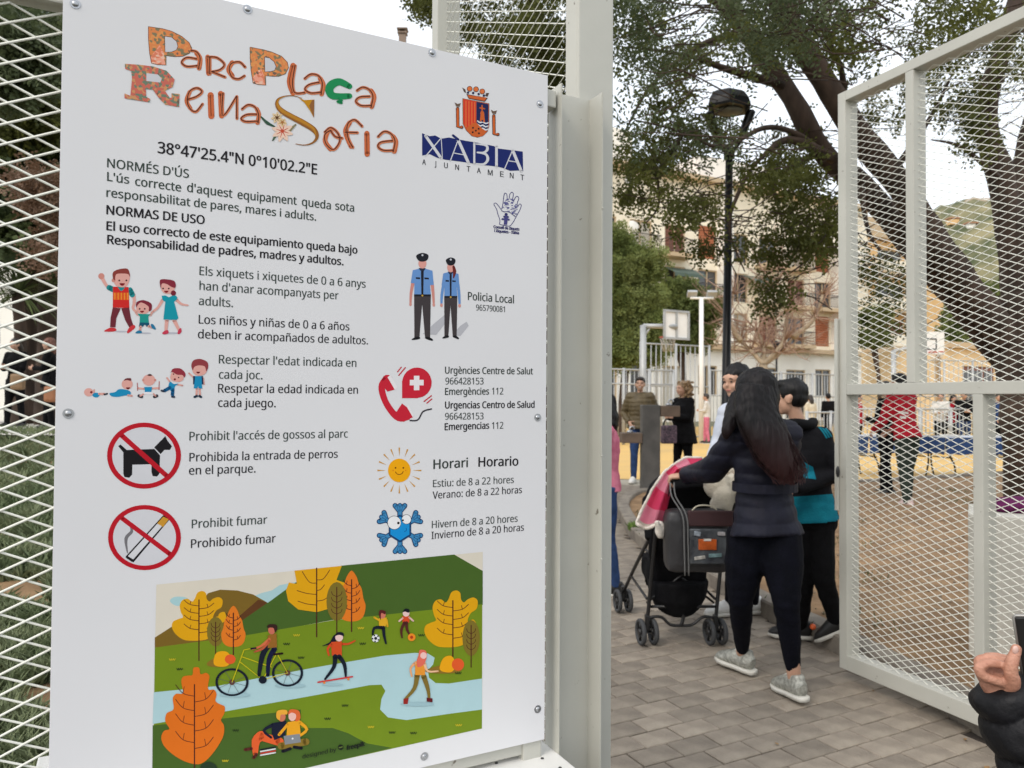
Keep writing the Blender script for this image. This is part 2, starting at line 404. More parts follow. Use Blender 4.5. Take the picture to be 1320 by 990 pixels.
bigP(B, [(113, 105), (200, 122), (255, 137), (320, 165), (358, 205), (365, 240), (345, 280), (300, 296), (262, 296), (215, 292), (217, 354), (165, 350), (133, 341), (120, 260), (114, 180)],
     [(208, 170), (240, 176), (270, 200), (284, 232), (275, 258), (245, 266), (210, 266)], [(128, 310), (160, 265), (185, 245), (207, 300), (214, 350), (165, 348), (136, 338)])
for Z, o in ((A, (0, 0)),):
    duo(Z, [[(640, 300), (668, 345), (660, 420)]], [[(595, 278), (640, 290), (668, 340), (655, 425)], [(640, 345), (560, 335), (520, 372), (560, 405), (645, 400)]])
    duo(Z, [[(728, 330), (735, 462)]], [[(722, 330), (800, 335), (860, 388), (825, 432), (760, 447)], [(760, 447), (865, 490)], [(745, 330), (745, 465)]])
    duo(Z, [[(925, 375), (895, 430), (925, 480)]], [[(1025, 410), (980, 370), (915, 385), (902, 440), (925, 492), (975, 505), (1020, 480)]])
    duo(Z, [[(585, 610), (560, 680), (590, 740)]], [[(572, 668), (640, 645), (682, 605), (640, 577), (585, 605), (565, 680), (590, 745), (635, 765), (685, 705)]], wt=5.4)
    duo(Z, [[(752, 635), (758, 802)]], wt=8); duo(Z, [[(832, 622), (840, 800)]], [[(850, 620), (850, 800), (958, 645)], [(960, 645), (960, 820)]], wt=7)
    duo(Z, [[(1120, 745), (1138, 790), (1125, 855)]], [[(1002, 745), (1050, 712), (1105, 730), (1135, 790), (1130, 858)], [(1120, 787), (1040, 790), (995, 820), (1030, 845), (1125, 842)]], wt=5.5)
duo(B, [[(395, 225), (372, 330), (395, 405)]], [[(408, 225), (392, 330), (405, 402), (470, 402)]], wt=7)
duo(B, [[(572, 310), (592, 350), (582, 412)]], [[(470, 310), (510, 282), (560, 292), (586, 340), (578, 415)], [(565, 335), (500, 350), (472, 380), (510, 405), (575, 400)]])
duo(B, [[(905, 390), (925, 430), (910, 495)]], [[(812, 388), (850, 367), (895, 385), (918, 430), (905, 500)], [(895, 427), (830, 432), (805, 460), (840, 487), (905, 487)]])
duo(B, [[(620, 660), (605, 720), (640, 772)]], [[(602, 660), (640, 632), (685, 665), (700, 720), (660, 775), (612, 740), (602, 680), (640, 650)], [(640, 650), (670, 690), (715, 700)]])
duo(B, [[(765, 600), (738, 660), (775, 755)]], [[(845, 622), (795, 580), (750, 615), (755, 700), (785, 760)], [(735, 662), (815, 664)]])
duo(B, [[(878, 670), (880, 805)]], wt=7); duo(B, [[(1050, 690), (1068, 725), (1058, 788)]], [[(950, 690), (990, 657), (1035, 672), (1062, 720), (1050, 790)], [(1045, 717), (970, 727), (950, 755), (985, 780), (1050, 780)]])
t.line(B([(765, 362), (700, 332), (650, 350), (632, 385), (660, 425), (765, 425)]), [7, 9, 11, 11, 9, 7], (28, 140, 84)); t.line(B([(690, 440), (715, 455), (685, 462), (712, 470)]), 3.2, (28, 140, 84))
t.poly(A([(68, 385), (180, 392), (290, 405), (400, 440), (465, 510), (450, 570), (388, 600), (425, 655), (440, 655), (440, 620), (505, 625), (500, 730), (390, 710), (340, 660), (290, 590), (235, 585), (238, 648), (270, 665), (265, 692), (65, 660), (65, 622), (112, 640), (125, 500), (118, 442), (70, 425)]), m_flo)
t.poly(A([(240, 460), (330, 470), (362, 505), (350, 535), (240, 522)]), (208, 208, 214))
GOLD = (188, 130, 40)
t.line(B([(455, 440), (400, 424), (345, 426), (300, 445), (290, 480), (318, 520), (380, 558), (460, 600), (530, 645), (552, 690), (525, 730), (470, 746), (410, 738)]), [.6, 1, 1.4, 3, 5.2, 7, 7.4, 7.8, 7, 4.6, 2.4, 1.2, .7], (150, 96, 40))
t.line(B([(345, 428), (303, 445), (294, 480), (320, 518), (380, 553), (460, 594), (527, 638), (544, 685)]), [.6, 1.2, 3, 4, 4, 4, 3, 1], GOLD)
t.poly(B([(430, 436), (470, 452), (535, 448), (532, 568), (505, 520), (470, 470)]), (196, 138, 24)); t.poly(B([(500, 490), (520, 452), (535, 448), (532, 568)]), (146, 96, 52))
t.line(B([(185, 560), (225, 600), (275, 625)]), [1.5, 4.2, 1.5], (52, 84, 66)); t.line(B([(262, 715), (290, 670)]), [2, 4], (78, 100, 78)); t.line(B([(365, 655), (412, 612)]), [5, 2], (140, 130, 96))
for cx, cy, r, n_, c1, c2 in ((290, 567, 40, 7, (226, 200, 160), (96, 60, 30)), (325, 655, 72, 8, (238, 206, 186), (196, 76, 50)), (325, 598, 30, 5, (220, 190, 140), (170, 110, 60))):
    for i in range(n_):
        a = 2 * PI * i / n_ + .3; t.line(B([(cx, cy), (cx + r * .6 * math.cos(a), cy + r * .6 * math.sin(a)), (cx + r * math.cos(a), cy + r * math.sin(a))]), [2.4, 4.4 * r / 60 + 1, .8], c1, n=3)
    for i in range(n_):
        a = 2 * PI * i / n_ + .3; t.line(B([(cx, cy), (cx + r * .6 * math.cos(a), cy + r * .6 * math.sin(a))]), [1.6, .5], c2)
    t.circ(*B([(cx, cy)])[0], 1.7, c2)
t.done()

# ---- council logo
t = Print('council_logo'); NAVY = (24, 38, 104); C = zl(500, 60, 3.807); OR = (206, 98, 42)
t.poly(C([(168, 425), (205, 440), (232, 436), (262, 452), (300, 446), (330, 452), (380, 462), (420, 468), (470, 478), (520, 488), (540, 500), (580, 505), (662, 515), (664, 612), (640, 608), (600, 610), (565, 596), (530, 588), (500, 585), (450, 580), (405, 572), (360, 565), (320, 560), (280, 555), (240, 545), (205, 528), (168, 535)]), NAVY)
WH = (214, 214, 218)
def w(pts, wd): t.line(C(pts), wd, WH, smooth=False)
w([(185, 438), (262, 548)], 3.6); w([(262, 448), (185, 538)], 1.3); w([(345, 458), (306, 562)], 1.3); w([(345, 458), (396, 572)], 3.8); w([(322, 522), (376, 532)], 1.2)
w([(424, 470), (424, 576)], 2.6); t.line(C([(430, 478), (480, 484), (488, 505), (470, 520), (436, 518)]), [1.2, 3, 3.6, 2.6, 1.2], WH); t.line(C([(436, 520), (480, 528), (490, 555), (470, 577), (430, 574)]), [1.2, 3, 3.8, 2.8, 1.2], WH)
w([(533, 488), (533, 590)], 3.4); w([(612, 508), (572, 602)], 1.3); w([(612, 508), (655, 612)], 3.8); w([(588, 560), (640, 568)], 1.2)
w([(262, 452), (268, 556)], .9); t.line(C([(320, 436), (345, 456)]), 3.0, NAVY, smooth=False)
for ch, x, y in zip('AJUNTAMENT', (168, 229, 275, 330, 386, 437, 490, 550, 598, 650), (579, 586, 595, 604, 612, 620, 630, 638, 645, 654)):
    x0, y0 = C([(x, y)])[0]; text(ch, x0, y0, x0 + (1.8 if ch == 'J' else 4.6 if ch != 'M' else 6), y0 + .8, 7, (40, 42, 50), .004, name='text_letter')
Q = zl(580, 100, 7.07)
sh = [(118, 192), (355, 238), (355, 440), (340, 490), (300, 530), (250, 543), (200, 530), (150, 480), (120, 420)]
t.poly(Q([(x + (x - 237) * .03, y + (y - 370) * .02) for x, y in sh]), (70, 44, 40)); t.poly(Q(sh), OR)
t.poly(Q([(124, 198), (238, 220), (238, 410), (152, 468), (124, 412)]), (212, 60, 40))
for x in (146, 173, 200, 226): t.line(Q([(x, 206 + (x - 124) * .2), (x, 455 - (x - 146) * .6)]), 1.1, (226, 120, 60), smooth=False)
t.poly(Q([(241, 220), (351, 242), (351, 440), (335, 490), (280, 450), (241, 410)]), (26, 36, 84))
for y in (408, 438, 466): t.line(Q([(252, y - 12), (276, y + 2), (300, y - 4), (325, y + 10), (347, y + 4)]), 1.7, (226, 228, 232))
t.poly(Q([(272, 398), (280, 330), (312, 336), (320, 410)]), OR); t.poly(Q([(276, 330), (282, 305), (308, 310), (314, 338)]), OR); t.line(Q([(292, 255), (294, 305)]), 1.8, OR, smooth=False); t.line(Q([(275, 276), (315, 284)]), 1.8, OR, smooth=False)
t.circ(*Q([(296, 395)])[0], 1.3, (26, 36, 84)); t.curve(Q([(150, 470), (195, 425), (235, 412), (275, 445), (320, 500), (300, 530), (250, 541), (200, 528)]), OR)
for x, y in ((210, 458), (236, 484), (208, 498), (262, 466), (264, 508)): t.circ(*Q([(x, y)])[0], 1.3, (60, 34, 30))
t.poly(Q([(150, 150), (170, 192), (318, 220), (345, 185)]), (70, 50, 44)); t.poly(Q([(158, 158), (174, 186), (314, 212), (335, 184)]), OR)
for x, y in ((180, 102), (238, 106), (295, 126)): t.circ(*Q([(x, y)])[0], 3.6, (70, 50, 44)); t.circ(*Q([(x, y)])[0], 2.9, (222, 116, 60))
for pts in ([(112, 90), (140, 108), (148, 140), (130, 130)], [(358, 140), (330, 140), (322, 165), (342, 175)]): t.poly(Q(pts), (84, 66, 56))
for x, y in ((165, 138), (212, 140), (262, 150), (310, 164)): t.circ(*Q([(x, y)])[0], 1.6, (40, 44, 80))
for dx, dy in ((0, 0), (330, 66)):
    t.line(Q([(70 + dx, 282 + dy), (72 + dx, 448 + dy), (108 + dx, 452 + dy)]), 4.4, (70, 50, 44), smooth=False); t.line(Q([(70 + dx, 284 + dy), (72 + dx, 446 + dy), (104 + dx, 450 + dy)]), 2.9, OR, smooth=False)
    t.poly(Q([(42 + dx, 226 + dy), (70 + dx, 240 + dy), (100 + dx, 232 + dy), (88 + dx, 265 + dy), (58 + dx, 262 + dy)]), (110, 90, 76))
t.done()
# ---- children's council hand
t = Print('hand_logo'); H_ = zl(625, 240, 14.15); HB = (64, 62, 118)
t.line(H_([(265, 695), (275, 620), (235, 500), (215, 420), (165, 330), (200, 308), (260, 370), (300, 425), (330, 320), (345, 190), (365, 125), (400, 150), (410, 240), (440, 230), (455, 150), (490, 110), (520, 140), (505, 250), (530, 260), (560, 200), (595, 185), (620, 225), (590, 310), (600, 370), (630, 325), (665, 345), (640, 430), (580, 540), (520, 650), (455, 725), (370, 718), (265, 695)]), .9, HB, n=3)
random.seed(3)
for i in range(60):
    x, y = random.uniform(330, 600), random.uniform(230, 500)
    if y > 430 + (x - 330) * .4 or x > 520 and y < 300: continue
    x0, y0 = H_([(x, y)])[0]; t.line([(x0 - 1.3, y0 + random.uniform(-1, 1)), (x0, y0 + random.uniform(-1.5, 1.5)), (x0 + 1.3, y0)], .8, (88, 88, 146), n=2)
t.line(H_([(300, 440), (350, 465), (440, 470), (560, 555)]), .9, HB); t.circ(*H_([(388, 515)])[0], 2.0, (52, 50, 104)); t.poly(H_([(355, 560), (425, 560), (405, 705), (345, 700)]), (72, 70, 128)); t.line(H_([(320, 600), (440, 610)]), 2.4, (72, 70, 128), smooth=False); t.line(H_([(350, 555), (425, 560)]), 2.4, (72, 70, 128), smooth=False)
t.done()
text("Consell de Xiquets", 636, 294, 669, 297.2, 3.6, (52, 50, 100), .02); text("i Xiquetes - Xàbia", 637, 299, 668.5, 302, 3.6, (52, 50, 100), .02)

# ---- family
SK, SK2 = (226, 168, 158), (208, 140, 128); F = zl(95, 330, 8)
t = Print('family_picture')
def limb(Z, pts, w0, c): t.line(Z(pts), w0, c, n=3)
t.circ(*F([(490, 778)])[0], 8, (190, 190, 200), ry=1); t.circ(*F([(740, 795)])[0], 7, (190, 190, 200), ry=1); t.circ(*F([(1010, 795)])[0], 9, (190, 190, 200), ry=1.2)
limb(F, [(285, 210), (335, 300), (385, 340)], [5, 4, 5], SK); t.circ(*F([(285, 208)])[0], 4, SK2); limb(F, [(365, 325), (405, 345)], 7, (30, 140, 144))
limb(F, [(620, 400), (625, 480), (612, 540), (650, 580)], [4.5, 4, 3.5, 3], SK); limb(F, [(580, 350), (605, 400)], 7, (30, 140, 144))
t.poly(F([(405, 315), (565, 320), (575, 540), (403, 530)]), (208, 40, 38)); t.poly(F([(405, 375), (570, 378), (572, 455), (404, 450)]), (222, 88, 30)); t.curve(F([(455, 315), (525, 320), (490, 362)]), (30, 140, 144))
for i in range(5): t.line(F([(425 + i * 33, 380), (425 + i * 33, 450)]), 1.2, (238, 150, 50))
t.poly(F([(403, 530), (485, 540), (440, 640), (430, 735), (375, 735), (380, 640)]), (112, 42, 54)); t.poly(F([(490, 540), (572, 530), (590, 640), (615, 715), (572, 735), (530, 660)]), (112, 42, 54))
t.curve(F([(318, 768), (375, 740), (430, 745), (430, 775), (330, 780)]), (206, 54, 60)); t.curve(F([(550, 780), (575, 735), (620, 710), (632, 740), (565, 795)]), (206, 54, 60))
t.curve(F([(408, 200), (440, 145), (520, 140), (575, 180), (575, 250), (545, 310), (490, 322), (430, 300), (412, 250)]), SK); t.circ(*F([(412, 250)])[0], 2.6, SK2)
t.curve(F([(405, 230), (405, 170), (460, 138), (550, 130), (578, 180), (578, 215), (555, 185), (460, 182), (432, 200), (425, 250)]), (140, 60, 54))
for x in (470, 543): t.circ(*F([(x, 252)])[0], 1.2, (60, 20, 30))
t.circ(*F([(500, 280)])[0], 3.4, (130, 20, 30), a0=0, a1=PI)
t.curve(F([(645, 525), (665, 470), (730, 460), (798, 490), (795, 550), (750, 590), (700, 600), (655, 570)]), SK); t.curve(F([(645, 530), (650, 475), (720, 455), (800, 490), (802, 555), (775, 568), (770, 520), (700, 480), (665, 500)]), (128, 40, 56))
for x in (680, 733): t.circ(*F([(x, 545)])[0], 1.1, (60, 20, 30))
t.circ(*F([(705, 565)])[0], 2.6, (130, 20, 30), a0=0, a1=PI)
limb(F, [(660, 605), (640, 580)], 3, SK); limb(F, [(790, 610), (810, 580)], 3, SK); t.poly(F([(655, 595), (795, 600), (770, 625), (775, 690), (680, 690), (682, 625)]), (30, 150, 140)); t.poly(F([(680, 685), (778, 688), (782, 728), (750, 728), (735, 705), (712, 728), (672, 728)]), (14, 84, 110))
limb(F, [(690, 730), (682, 770)], 3.2, SK); t.curve(F([(636, 795), (665, 768), (700, 775), (697, 796)]), (34, 120, 160)); limb(F, [(775, 725), (805, 735)], 3.2, SK); t.curve(F([(795, 705), (820, 705), (848, 750), (835, 758), (805, 740)]), (34, 120, 160))
limb(F, [(915, 455), (870, 530), (815, 575)], [4.2, 3.2, 3], SK); limb(F, [(1060, 450), (1110, 495), (1178, 508)], [4.2, 3, 2], SK); limb(F, [(960, 660), (950, 780)], [5, 3.6], SK); limb(F, [(1035, 660), (1095, 780)], [5, 3.6], SK)
t.poly(F([(908, 410), (945, 405), (980, 425), (1040, 400), (1070, 425), (1060, 455), (1035, 470), (1080, 640), (1060, 660), (925, 655), (945, 470), (915, 455)]), (14, 150, 168)); t.curve(F([(912, 795), (940, 770), (972, 765), (975, 798), (930, 808)]), (200, 60, 84)); t.curve(F([(1070, 795), (1085, 755), (1108, 745), (1110, 785), (1085, 806)]), (200, 60, 84))
t.curve(F([(895, 270), (930, 250), (1020, 265), (1045, 330), (1000, 385), (940, 385), (905, 350)]), SK); t.curve(F([(890, 250), (960, 240), (1040, 260), (1050, 325), (1010, 320), (960, 290), (910, 285), (900, 340)]), (134, 42, 58)); t.circ(*F([(1028, 382)])[0], 3.4, (120, 34, 50))
for x in (922, 980): t.circ(*F([(x, 335)])[0], 1.1, (60, 20, 30))
t.circ(*F([(955, 358)])[0], 2.8, (130, 20, 30), a0=0, a1=PI)
t.done()
# ---- growing children
t = Print('growing_children_picture'); Z = zl(95, 450, 7.135); BL, BL2 = (24, 140, 186), (14, 92, 140)
t.circ(*Z([(138, 397)])[0], 6, SK, ry=5.4); t.circ(*Z([(162, 397)])[0], 1.6, (120, 20, 24)); limb(Z, [(185, 405), (188, 375)], 2, SK); t.curve(Z([(172, 425), (190, 402), (232, 405), (238, 425), (220, 443), (190, 442)]), BL); limb(Z, [(235, 412), (282, 412)], 3, SK); limb(Z, [(282, 418), (308, 410)], 2.2, (50, 50, 60))
t.curve(Z([(330, 405), (380, 395), (420, 368), (500, 378), (525, 400), (515, 425), (470, 428), (400, 440), (345, 432)]), BL); t.circ(*Z([(492, 322)])[0], 7.2, SK, ry=6.8); t.curve(Z([(462, 290), (480, 270), (525, 268), (525, 292), (490, 285)]), (110, 44, 50)); t.circ(*Z([(500, 352)])[0], 2.6, (110, 16, 24), a0=0, a1=PI); limb(Z, [(500, 425), (535, 430)], 2.6, SK)
t.circ(*Z([(692, 285)])[0], 8.2, SK, ry=7.2); t.curve(Z([(676, 240), (700, 228), (722, 240), (700, 248)]), (80, 44, 44)); t.circ(*Z([(640, 285)])[0], 1.6, SK2); t.circ(*Z([(748, 285)])[0], 1.6, SK2)
limb(Z, [(650, 365), (590, 360)], 2.4, SK); limb(Z, [(720, 362), (785, 358)], 2.4, SK); limb(Z, [(585, 310), (588, 382)], 1.2, (180, 110, 110)); limb(Z, [(787, 295), (784, 375)], 1.2, (180, 110, 110)); t.poly(Z([(648, 348), (722, 348), (714, 395), (655, 395)]), BL); t.poly(Z([(655, 395), (715, 395), (740, 412), (690, 418), (635, 412)]), (236, 232, 236)); limb(Z, [(600, 430), (625, 438)], 4, (56, 56, 66)); limb(Z, [(765, 430), (742, 438)], 4, (56, 56, 66)); limb(Z, [(640, 415), (612, 430)], 2.2, SK); limb(Z, [(735, 412), (752, 430)], 2.2, SK)
limb(Z, [(885, 300), (858, 265)], 2.2, SK); limb(Z, [(955, 325), (1000, 335)], 2.2, SK); t.curve(Z([(885, 300), (920, 320), (962, 318), (930, 345), (925, 390), (895, 385), (870, 355)]), BL); limb(Z, [(885, 355), (835, 382)], 4.4, BL2); limb(Z, [(912, 375), (908, 420)], 4.4, BL2); limb(Z, [(808, 382), (828, 388)], 2.6, (50, 60, 80)); limb(Z, [(905, 438), (925, 440)], 2.6, (50, 60, 80))
t.curve(Z([(888, 260), (905, 215), (960, 210), (1005, 240), (1005, 285), (960, 302), (905, 290)]), SK); t.curve(Z([(890, 225), (915, 180), (985, 180), (1028, 225), (1018, 262), (1000, 240), (950, 235), (905, 210)]), (150, 50, 64))
for x, y in ((918, 230), (965, 262)): t.circ(*Z([(x, y)])[0], .9, (60, 20, 30))
t.circ(*Z([(930, 278)])[0], 1.4, (120, 16, 24))
limb(Z, [(1100, 258), (1060, 222)], 2.2, SK); limb(Z, [(1192, 270), (1198, 322)], 2.2, SK); limb(Z, [(1132, 362), (1130, 425)], 2.8, SK); limb(Z, [(1158, 362), (1160, 425)], 2.8, SK); limb(Z, [(1112, 440), (1134, 432)], 3, (40, 60, 80)); limb(Z, [(1172, 440), (1156, 432)], 3, (40, 60, 80))
t.poly(Z([(1098, 248), (1190, 248), (1195, 325), (1098, 325)]), (36, 50, 80)); t.poly(Z([(1118, 248), (1175, 248), (1182, 362), (1150, 362), (1144, 340), (1138, 362), (1104, 360)]), BL); t.curve(Z([(1090, 185), (1110, 150), (1190, 150), (1225, 190), (1205, 230), (1150, 245), (1105, 225)]), SK); t.curve(Z([(1082, 150), (1100, 105), (1160, 90), (1225, 115), (1238, 160), (1220, 205), (1205, 160), (1150, 150), (1110, 165), (1095, 195)]), (146, 60, 66)); t.circ(*Z([(1145, 208)])[0], 2.4, (100, 16, 24), a0=0, a1=PI)
t.done()
# ---- prohibitions
RD_ = (188, 24, 40)
t = Print('no_dogs_symbol'); Z = zl(60, 440, 3.143)
t.circ(*Z([(395, 463)])[0], 44, (214, 214, 219), ry=39.5, n=40)
t.poly(Z([(290, 424), (300, 418), (325, 440), (437, 436), (460, 462), (458, 535), (448, 548), (430, 546), (425, 530), (425, 498), (348, 500), (347, 540), (335, 553), (316, 550), (311, 538), (311, 450)]), (26, 24, 28))
t.poly(Z([(436, 430), (460, 405), (468, 398), (481, 383), (490, 402), (508, 425), (500, 440), (478, 440), (462, 457)]), (26, 24, 28))
t.line(Z([(303, 380), (488, 546)]), 6.4, RD_, smooth=False); t.ring(*Z([(395, 463)])[0], 47.7, 42.6, 6.6, RD_, wy=6.0); t.done()
t = Print('no_smoking_symbol'); t.circ(*Z([(397, 795)])[0], 44, (214, 214, 219), ry=39, n=40)
t.poly(Z([(475, 702), (502, 718), (352, 896), (320, 872)]), (20, 18, 22)); t.poly(Z([(473, 712), (492, 722), (350, 885), (330, 870)]), (218, 218, 222)); t.poly(Z([(473, 710), (495, 721), (472, 752), (448, 738)]), (206, 150, 52)); t.poly(Z([(326, 868), (352, 884), (346, 894), (320, 876)]), (24, 22, 26))
t.line(Z([(338, 745), (345, 770), (322, 800), (328, 858)]), [1.5, 4, 4.5, 1.2], (120, 118, 122)); t.line(Z([(305, 716), (500, 862)]), 6.2, RD_, smooth=False); t.ring(*Z([(397, 795)])[0], 47, 42, 6.4, RD_, wy=5.8); t.done()
# ---- police
t = Print('police_picture'); Z = zl(520, 320, 7.61); PB, TR = (104, 148, 206), (66, 60, 62)
for pts in ([(190, 840), (300, 740), (420, 640), (440, 700), (320, 850)], [(480, 850), (560, 760), (620, 720), (640, 760), (560, 860)]): t.poly(Z(pts), (186, 186, 192))
for (x, y, s, w_) in ((185, 0, 1.0, 1.0), (463, 44, .93, .78)):
    q = lambda pts: Z([(x + (a - 185) * w_, y + 50 + (b - 50) * s) for a, b in pts])
    arm = (208, 140, 130) if w_ == 1 else PB
    t.line(q([(95, 330), (75, 440), (70, 540)]), [4.4 * w_, 3.6, 2.6], arm, n=2); t.line(q([(280, 330), (292, 440), (298, 545)]), [4.4 * w_, 3.6, 2.6], arm, n=2)
    for hx, hy in ((70, 550), (298, 555)): t.circ(*q([(hx, hy)])[0], 1.7, (214, 150, 140), ry=2.4)
    t.poly(q([(105, 455), (270, 455), (268, 540), (262, 875), (212, 872), (184, 545), (158, 872), (108, 875)]), TR)
    t.poly(q([(155, 200), (215, 200), (285, 220), (298, 360), (262, 362), (270, 468), (105, 468), (108, 345), (72, 340), (92, 215)]), PB)
    t.poly(q([(105, 452), (270, 452), (270, 472), (105, 472)]), (28, 28, 34)); t.poly(q([(172, 215), (200, 215), (196, 458), (176, 458)]), (26, 28, 40)); t.poly(q([(150, 195), (220, 195), (205, 220), (165, 220)]), (40, 48, 70))
    t.poly(q([(122, 283), (165, 286), (165, 304), (122, 301)]), (30, 32, 44)); t.poly(q([(206, 286), (250, 290), (250, 306), (206, 304)]), (30, 32, 44)); t.circ(*q([(186, 464)])[0], 1.2, (200, 160, 60))
    t.curve(q([(80, 895), (120, 870), (160, 870), (158, 890), (100, 900)]), (24, 24, 28)); t.curve(q([(212, 875), (250, 870), (290, 895), (280, 908), (225, 890)]), (24, 24, 28))
    t.circ(*q([(187, 150)])[0], 5.2 * (w_ + 1) / 2, (222, 158, 148), ry=6.4)
    t.curve(q([(125, 78), (150, 55), (190, 46), (235, 58), (247, 85), (228, 120), (185, 132), (148, 120)]), (30, 32, 40)); t.circ(*q([(187, 68)])[0], 1.3, (200, 202, 210))
t.line(Z([(492, 180), (502, 230), (492, 290)]), [3, 4.5, 1.5], (112, 40, 36)); t.done()
# ---- phone
t = Print('phone_picture'); Z = zl(460, 310, 3.808); RE, WHT = (202, 36, 56), (236, 232, 234)
t.line(Z([(150, 685), (122, 720), (140, 790), (180, 850), (215, 872), (255, 860)]), [14, 8.5, 8, 8.5, 9, 10], RE); t.poly(Z([(150, 672), (165, 660), (200, 720), (185, 735)]), WHT); t.poly(Z([(232, 822), (255, 808), (280, 862), (262, 880)]), WHT)
t.poly(Z([(118, 700), (150, 670), (186, 732), (150, 742)]), RE); t.poly(Z([(222, 800), (246, 818), (275, 868), (230, 890), (180, 862)]), RE)
t.circ(*Z([(295, 698)])[0], 19, RE, n=32, ry=19.6); t.poly(Z([(222, 690), (300, 760), (300, 774), (222, 774)]), RE); t.poly(Z([(280, 664), (307, 664), (307, 684), (328, 684), (328, 711), (307, 711), (307, 735), (280, 735), (280, 711), (260, 711), (260, 684), (280, 684)]), WHT)
for a, b in (((200, 645), (218, 622)), ((206, 662), (238, 624)), ((330, 790), (366, 762)), ((344, 798), (368, 778))): t.line(Z([a, b]), 1.5, RE, smooth=False)
t.line(Z([(262, 884), (300, 880), (325, 840), (366, 827)]), 1.9, (58, 54, 62)); t.done()
# ---- smiling sun
t = Print('sun_picture'); Z = zl(460, 530, 5.077); YE, OC = (244, 172, 14), (206, 150, 60)
for i in range(16):
    a = 2 * PI * i / 16 + PI / 2 * 0; cx, cy = 278, 388; r0, r1 = 92, 150
    p = lambda r, da=0: (cx + r * math.cos(a + da) * .96, cy + r * math.sin(a + da))
    t.poly(Z([p(r1, -.035), p(r1, .035), p(r0, 0)]), OC)
t.circ(*Z([(278, 388)])[0], 14.6, YE, ry=15.2, n=32)
for x in (253, 304): t.circ(*Z([(x, 371)])[0], 1.1, (92, 44, 8))
t.line(Z([(252, 396), (262, 410), (278, 414), (296, 408), (304, 393)]), .9, (92, 44, 8))
for x in (238, 320): t.circ(*Z([(x, 388)])[0], .9, (226, 130, 20))
t.done()
# ---- snowflake
t = Print('snowflake_picture'); DB, LB = (22, 66, 112), (66, 140, 192)
for i in range(6):
    a = PI / 6 * 3 + i * PI / 3; cx, cy = 282, 768; kx, ky = .92, 1.0
    r = lambda rr, off: (cx + kx * (rr * math.cos(a) - off * math.sin(a)), cy + ky * (rr * math.sin(a) + off * math.cos(a)))
    for wd, c in ((7.2, DB), (4.6, LB)):
        t.line(Z([r(70, 0), r(150, 0)]), wd * .95, c, smooth=False); t.line(Z([r(112, 0), r(150, 34)]), wd * .95, c, smooth=False); t.line(Z([r(112, 0), r(150, -34)]), wd * .95, c, smooth=False)
    for off in (-20, 0, 20): t.line(Z([r(112, off * .5), r(146, off)]), .6, DB, smooth=False)
hexp = [(282 + 92 * math.cos(PI / 6 + i * PI / 3) * .92, 768 + 92 * math.sin(PI / 6 + i * PI / 3)) for i in range(6)]; t.poly(Z(hexp), DB)
hexp = [(282 + 78 * math.cos(PI / 6 + i * PI / 3) * .92, 768 + 78 * math.sin(PI / 6 + i * PI / 3)) for i in range(6)]; t.poly(Z(hexp), (24, 146, 216))
for x, y, rr, px_, py_ in ((245, 730, 9.0, 272, 732), (325, 708, 6.4, 302, 714)):
    t.circ(*Z([(x, y)])[0], rr, (40, 44, 60)); t.circ(*Z([(x, y)])[0], rr - .6, (240, 240, 242)); t.circ(*Z([(px_, py_)])[0], 1.7 if rr > 8 else 1.2, (16, 16, 20))
t.line(Z([(310, 788), (325, 780), (322, 765)]), .6, (16, 60, 120)); t.done()

# ---- autumn park picture
t = Print('autumn_park_picture'); Z = zl(190, 710, 2.933)
LGR, DGR, PATH, CREAM, YEL, ORG, OLV, BRN = (116, 140, 32), (72, 100, 40), (176, 208, 214), (222, 214, 198), (224, 164, 20), (226, 122, 36), (126, 110, 42), (78, 34, 30)
t.poly(Z([(34, 128), (1268, 4), (1265, 672), (600, 821), (18, 880)]), CREAM)
t.curve(Z([(85, 190), (105, 174), (150, 178), (150, 200), (110, 208)]), (170, 208, 212)); t.poly(Z([(395, 175), (430, 160), (470, 150), (500, 130), (560, 118), (560, 200), (400, 200)]), (172, 206, 210))
t.poly(Z([(28, 328), (95, 285), (180, 220), (230, 160), (275, 147), (340, 150), (400, 165), (458, 198), (340, 330), (28, 366)]), (124, 98, 38)); t.poly(Z([(420, 184), (458, 198), (355, 290), (330, 262)]), (96, 60, 32))
t.poly(Z([(360, 262), (470, 186), (560, 120), (735, 56), (1160, 14), (1268, 76), (1268, 205), (700, 262), (370, 322), (340, 330)]), DGR)
t.poly(Z([(28, 366), (370, 320), (700, 263), (1266, 202), (1265, 672), (600, 821), (22, 860)]), LGR)
t.poly(Z([(24, 535), (260, 512), (640, 440), (900, 396), (1010, 386), (1060, 388), (1086, 404), (1080, 430), (1060, 452), (1065, 480), (1090, 500), (1140, 502), (1265, 483), (1265, 600), (1150, 615), (980, 640), (910, 630), (880, 600), (885, 560), (900, 530), (885, 506), (840, 508), (640, 545), (290, 608), (20, 655)]), PATH)
t.poly(Z([(20, 660), (280, 635), (500, 610), (580, 600), (580, 670), (700, 670), (760, 690), (830, 728), (925, 745), (600, 821), (560, 830), (18, 890)]), DGR)
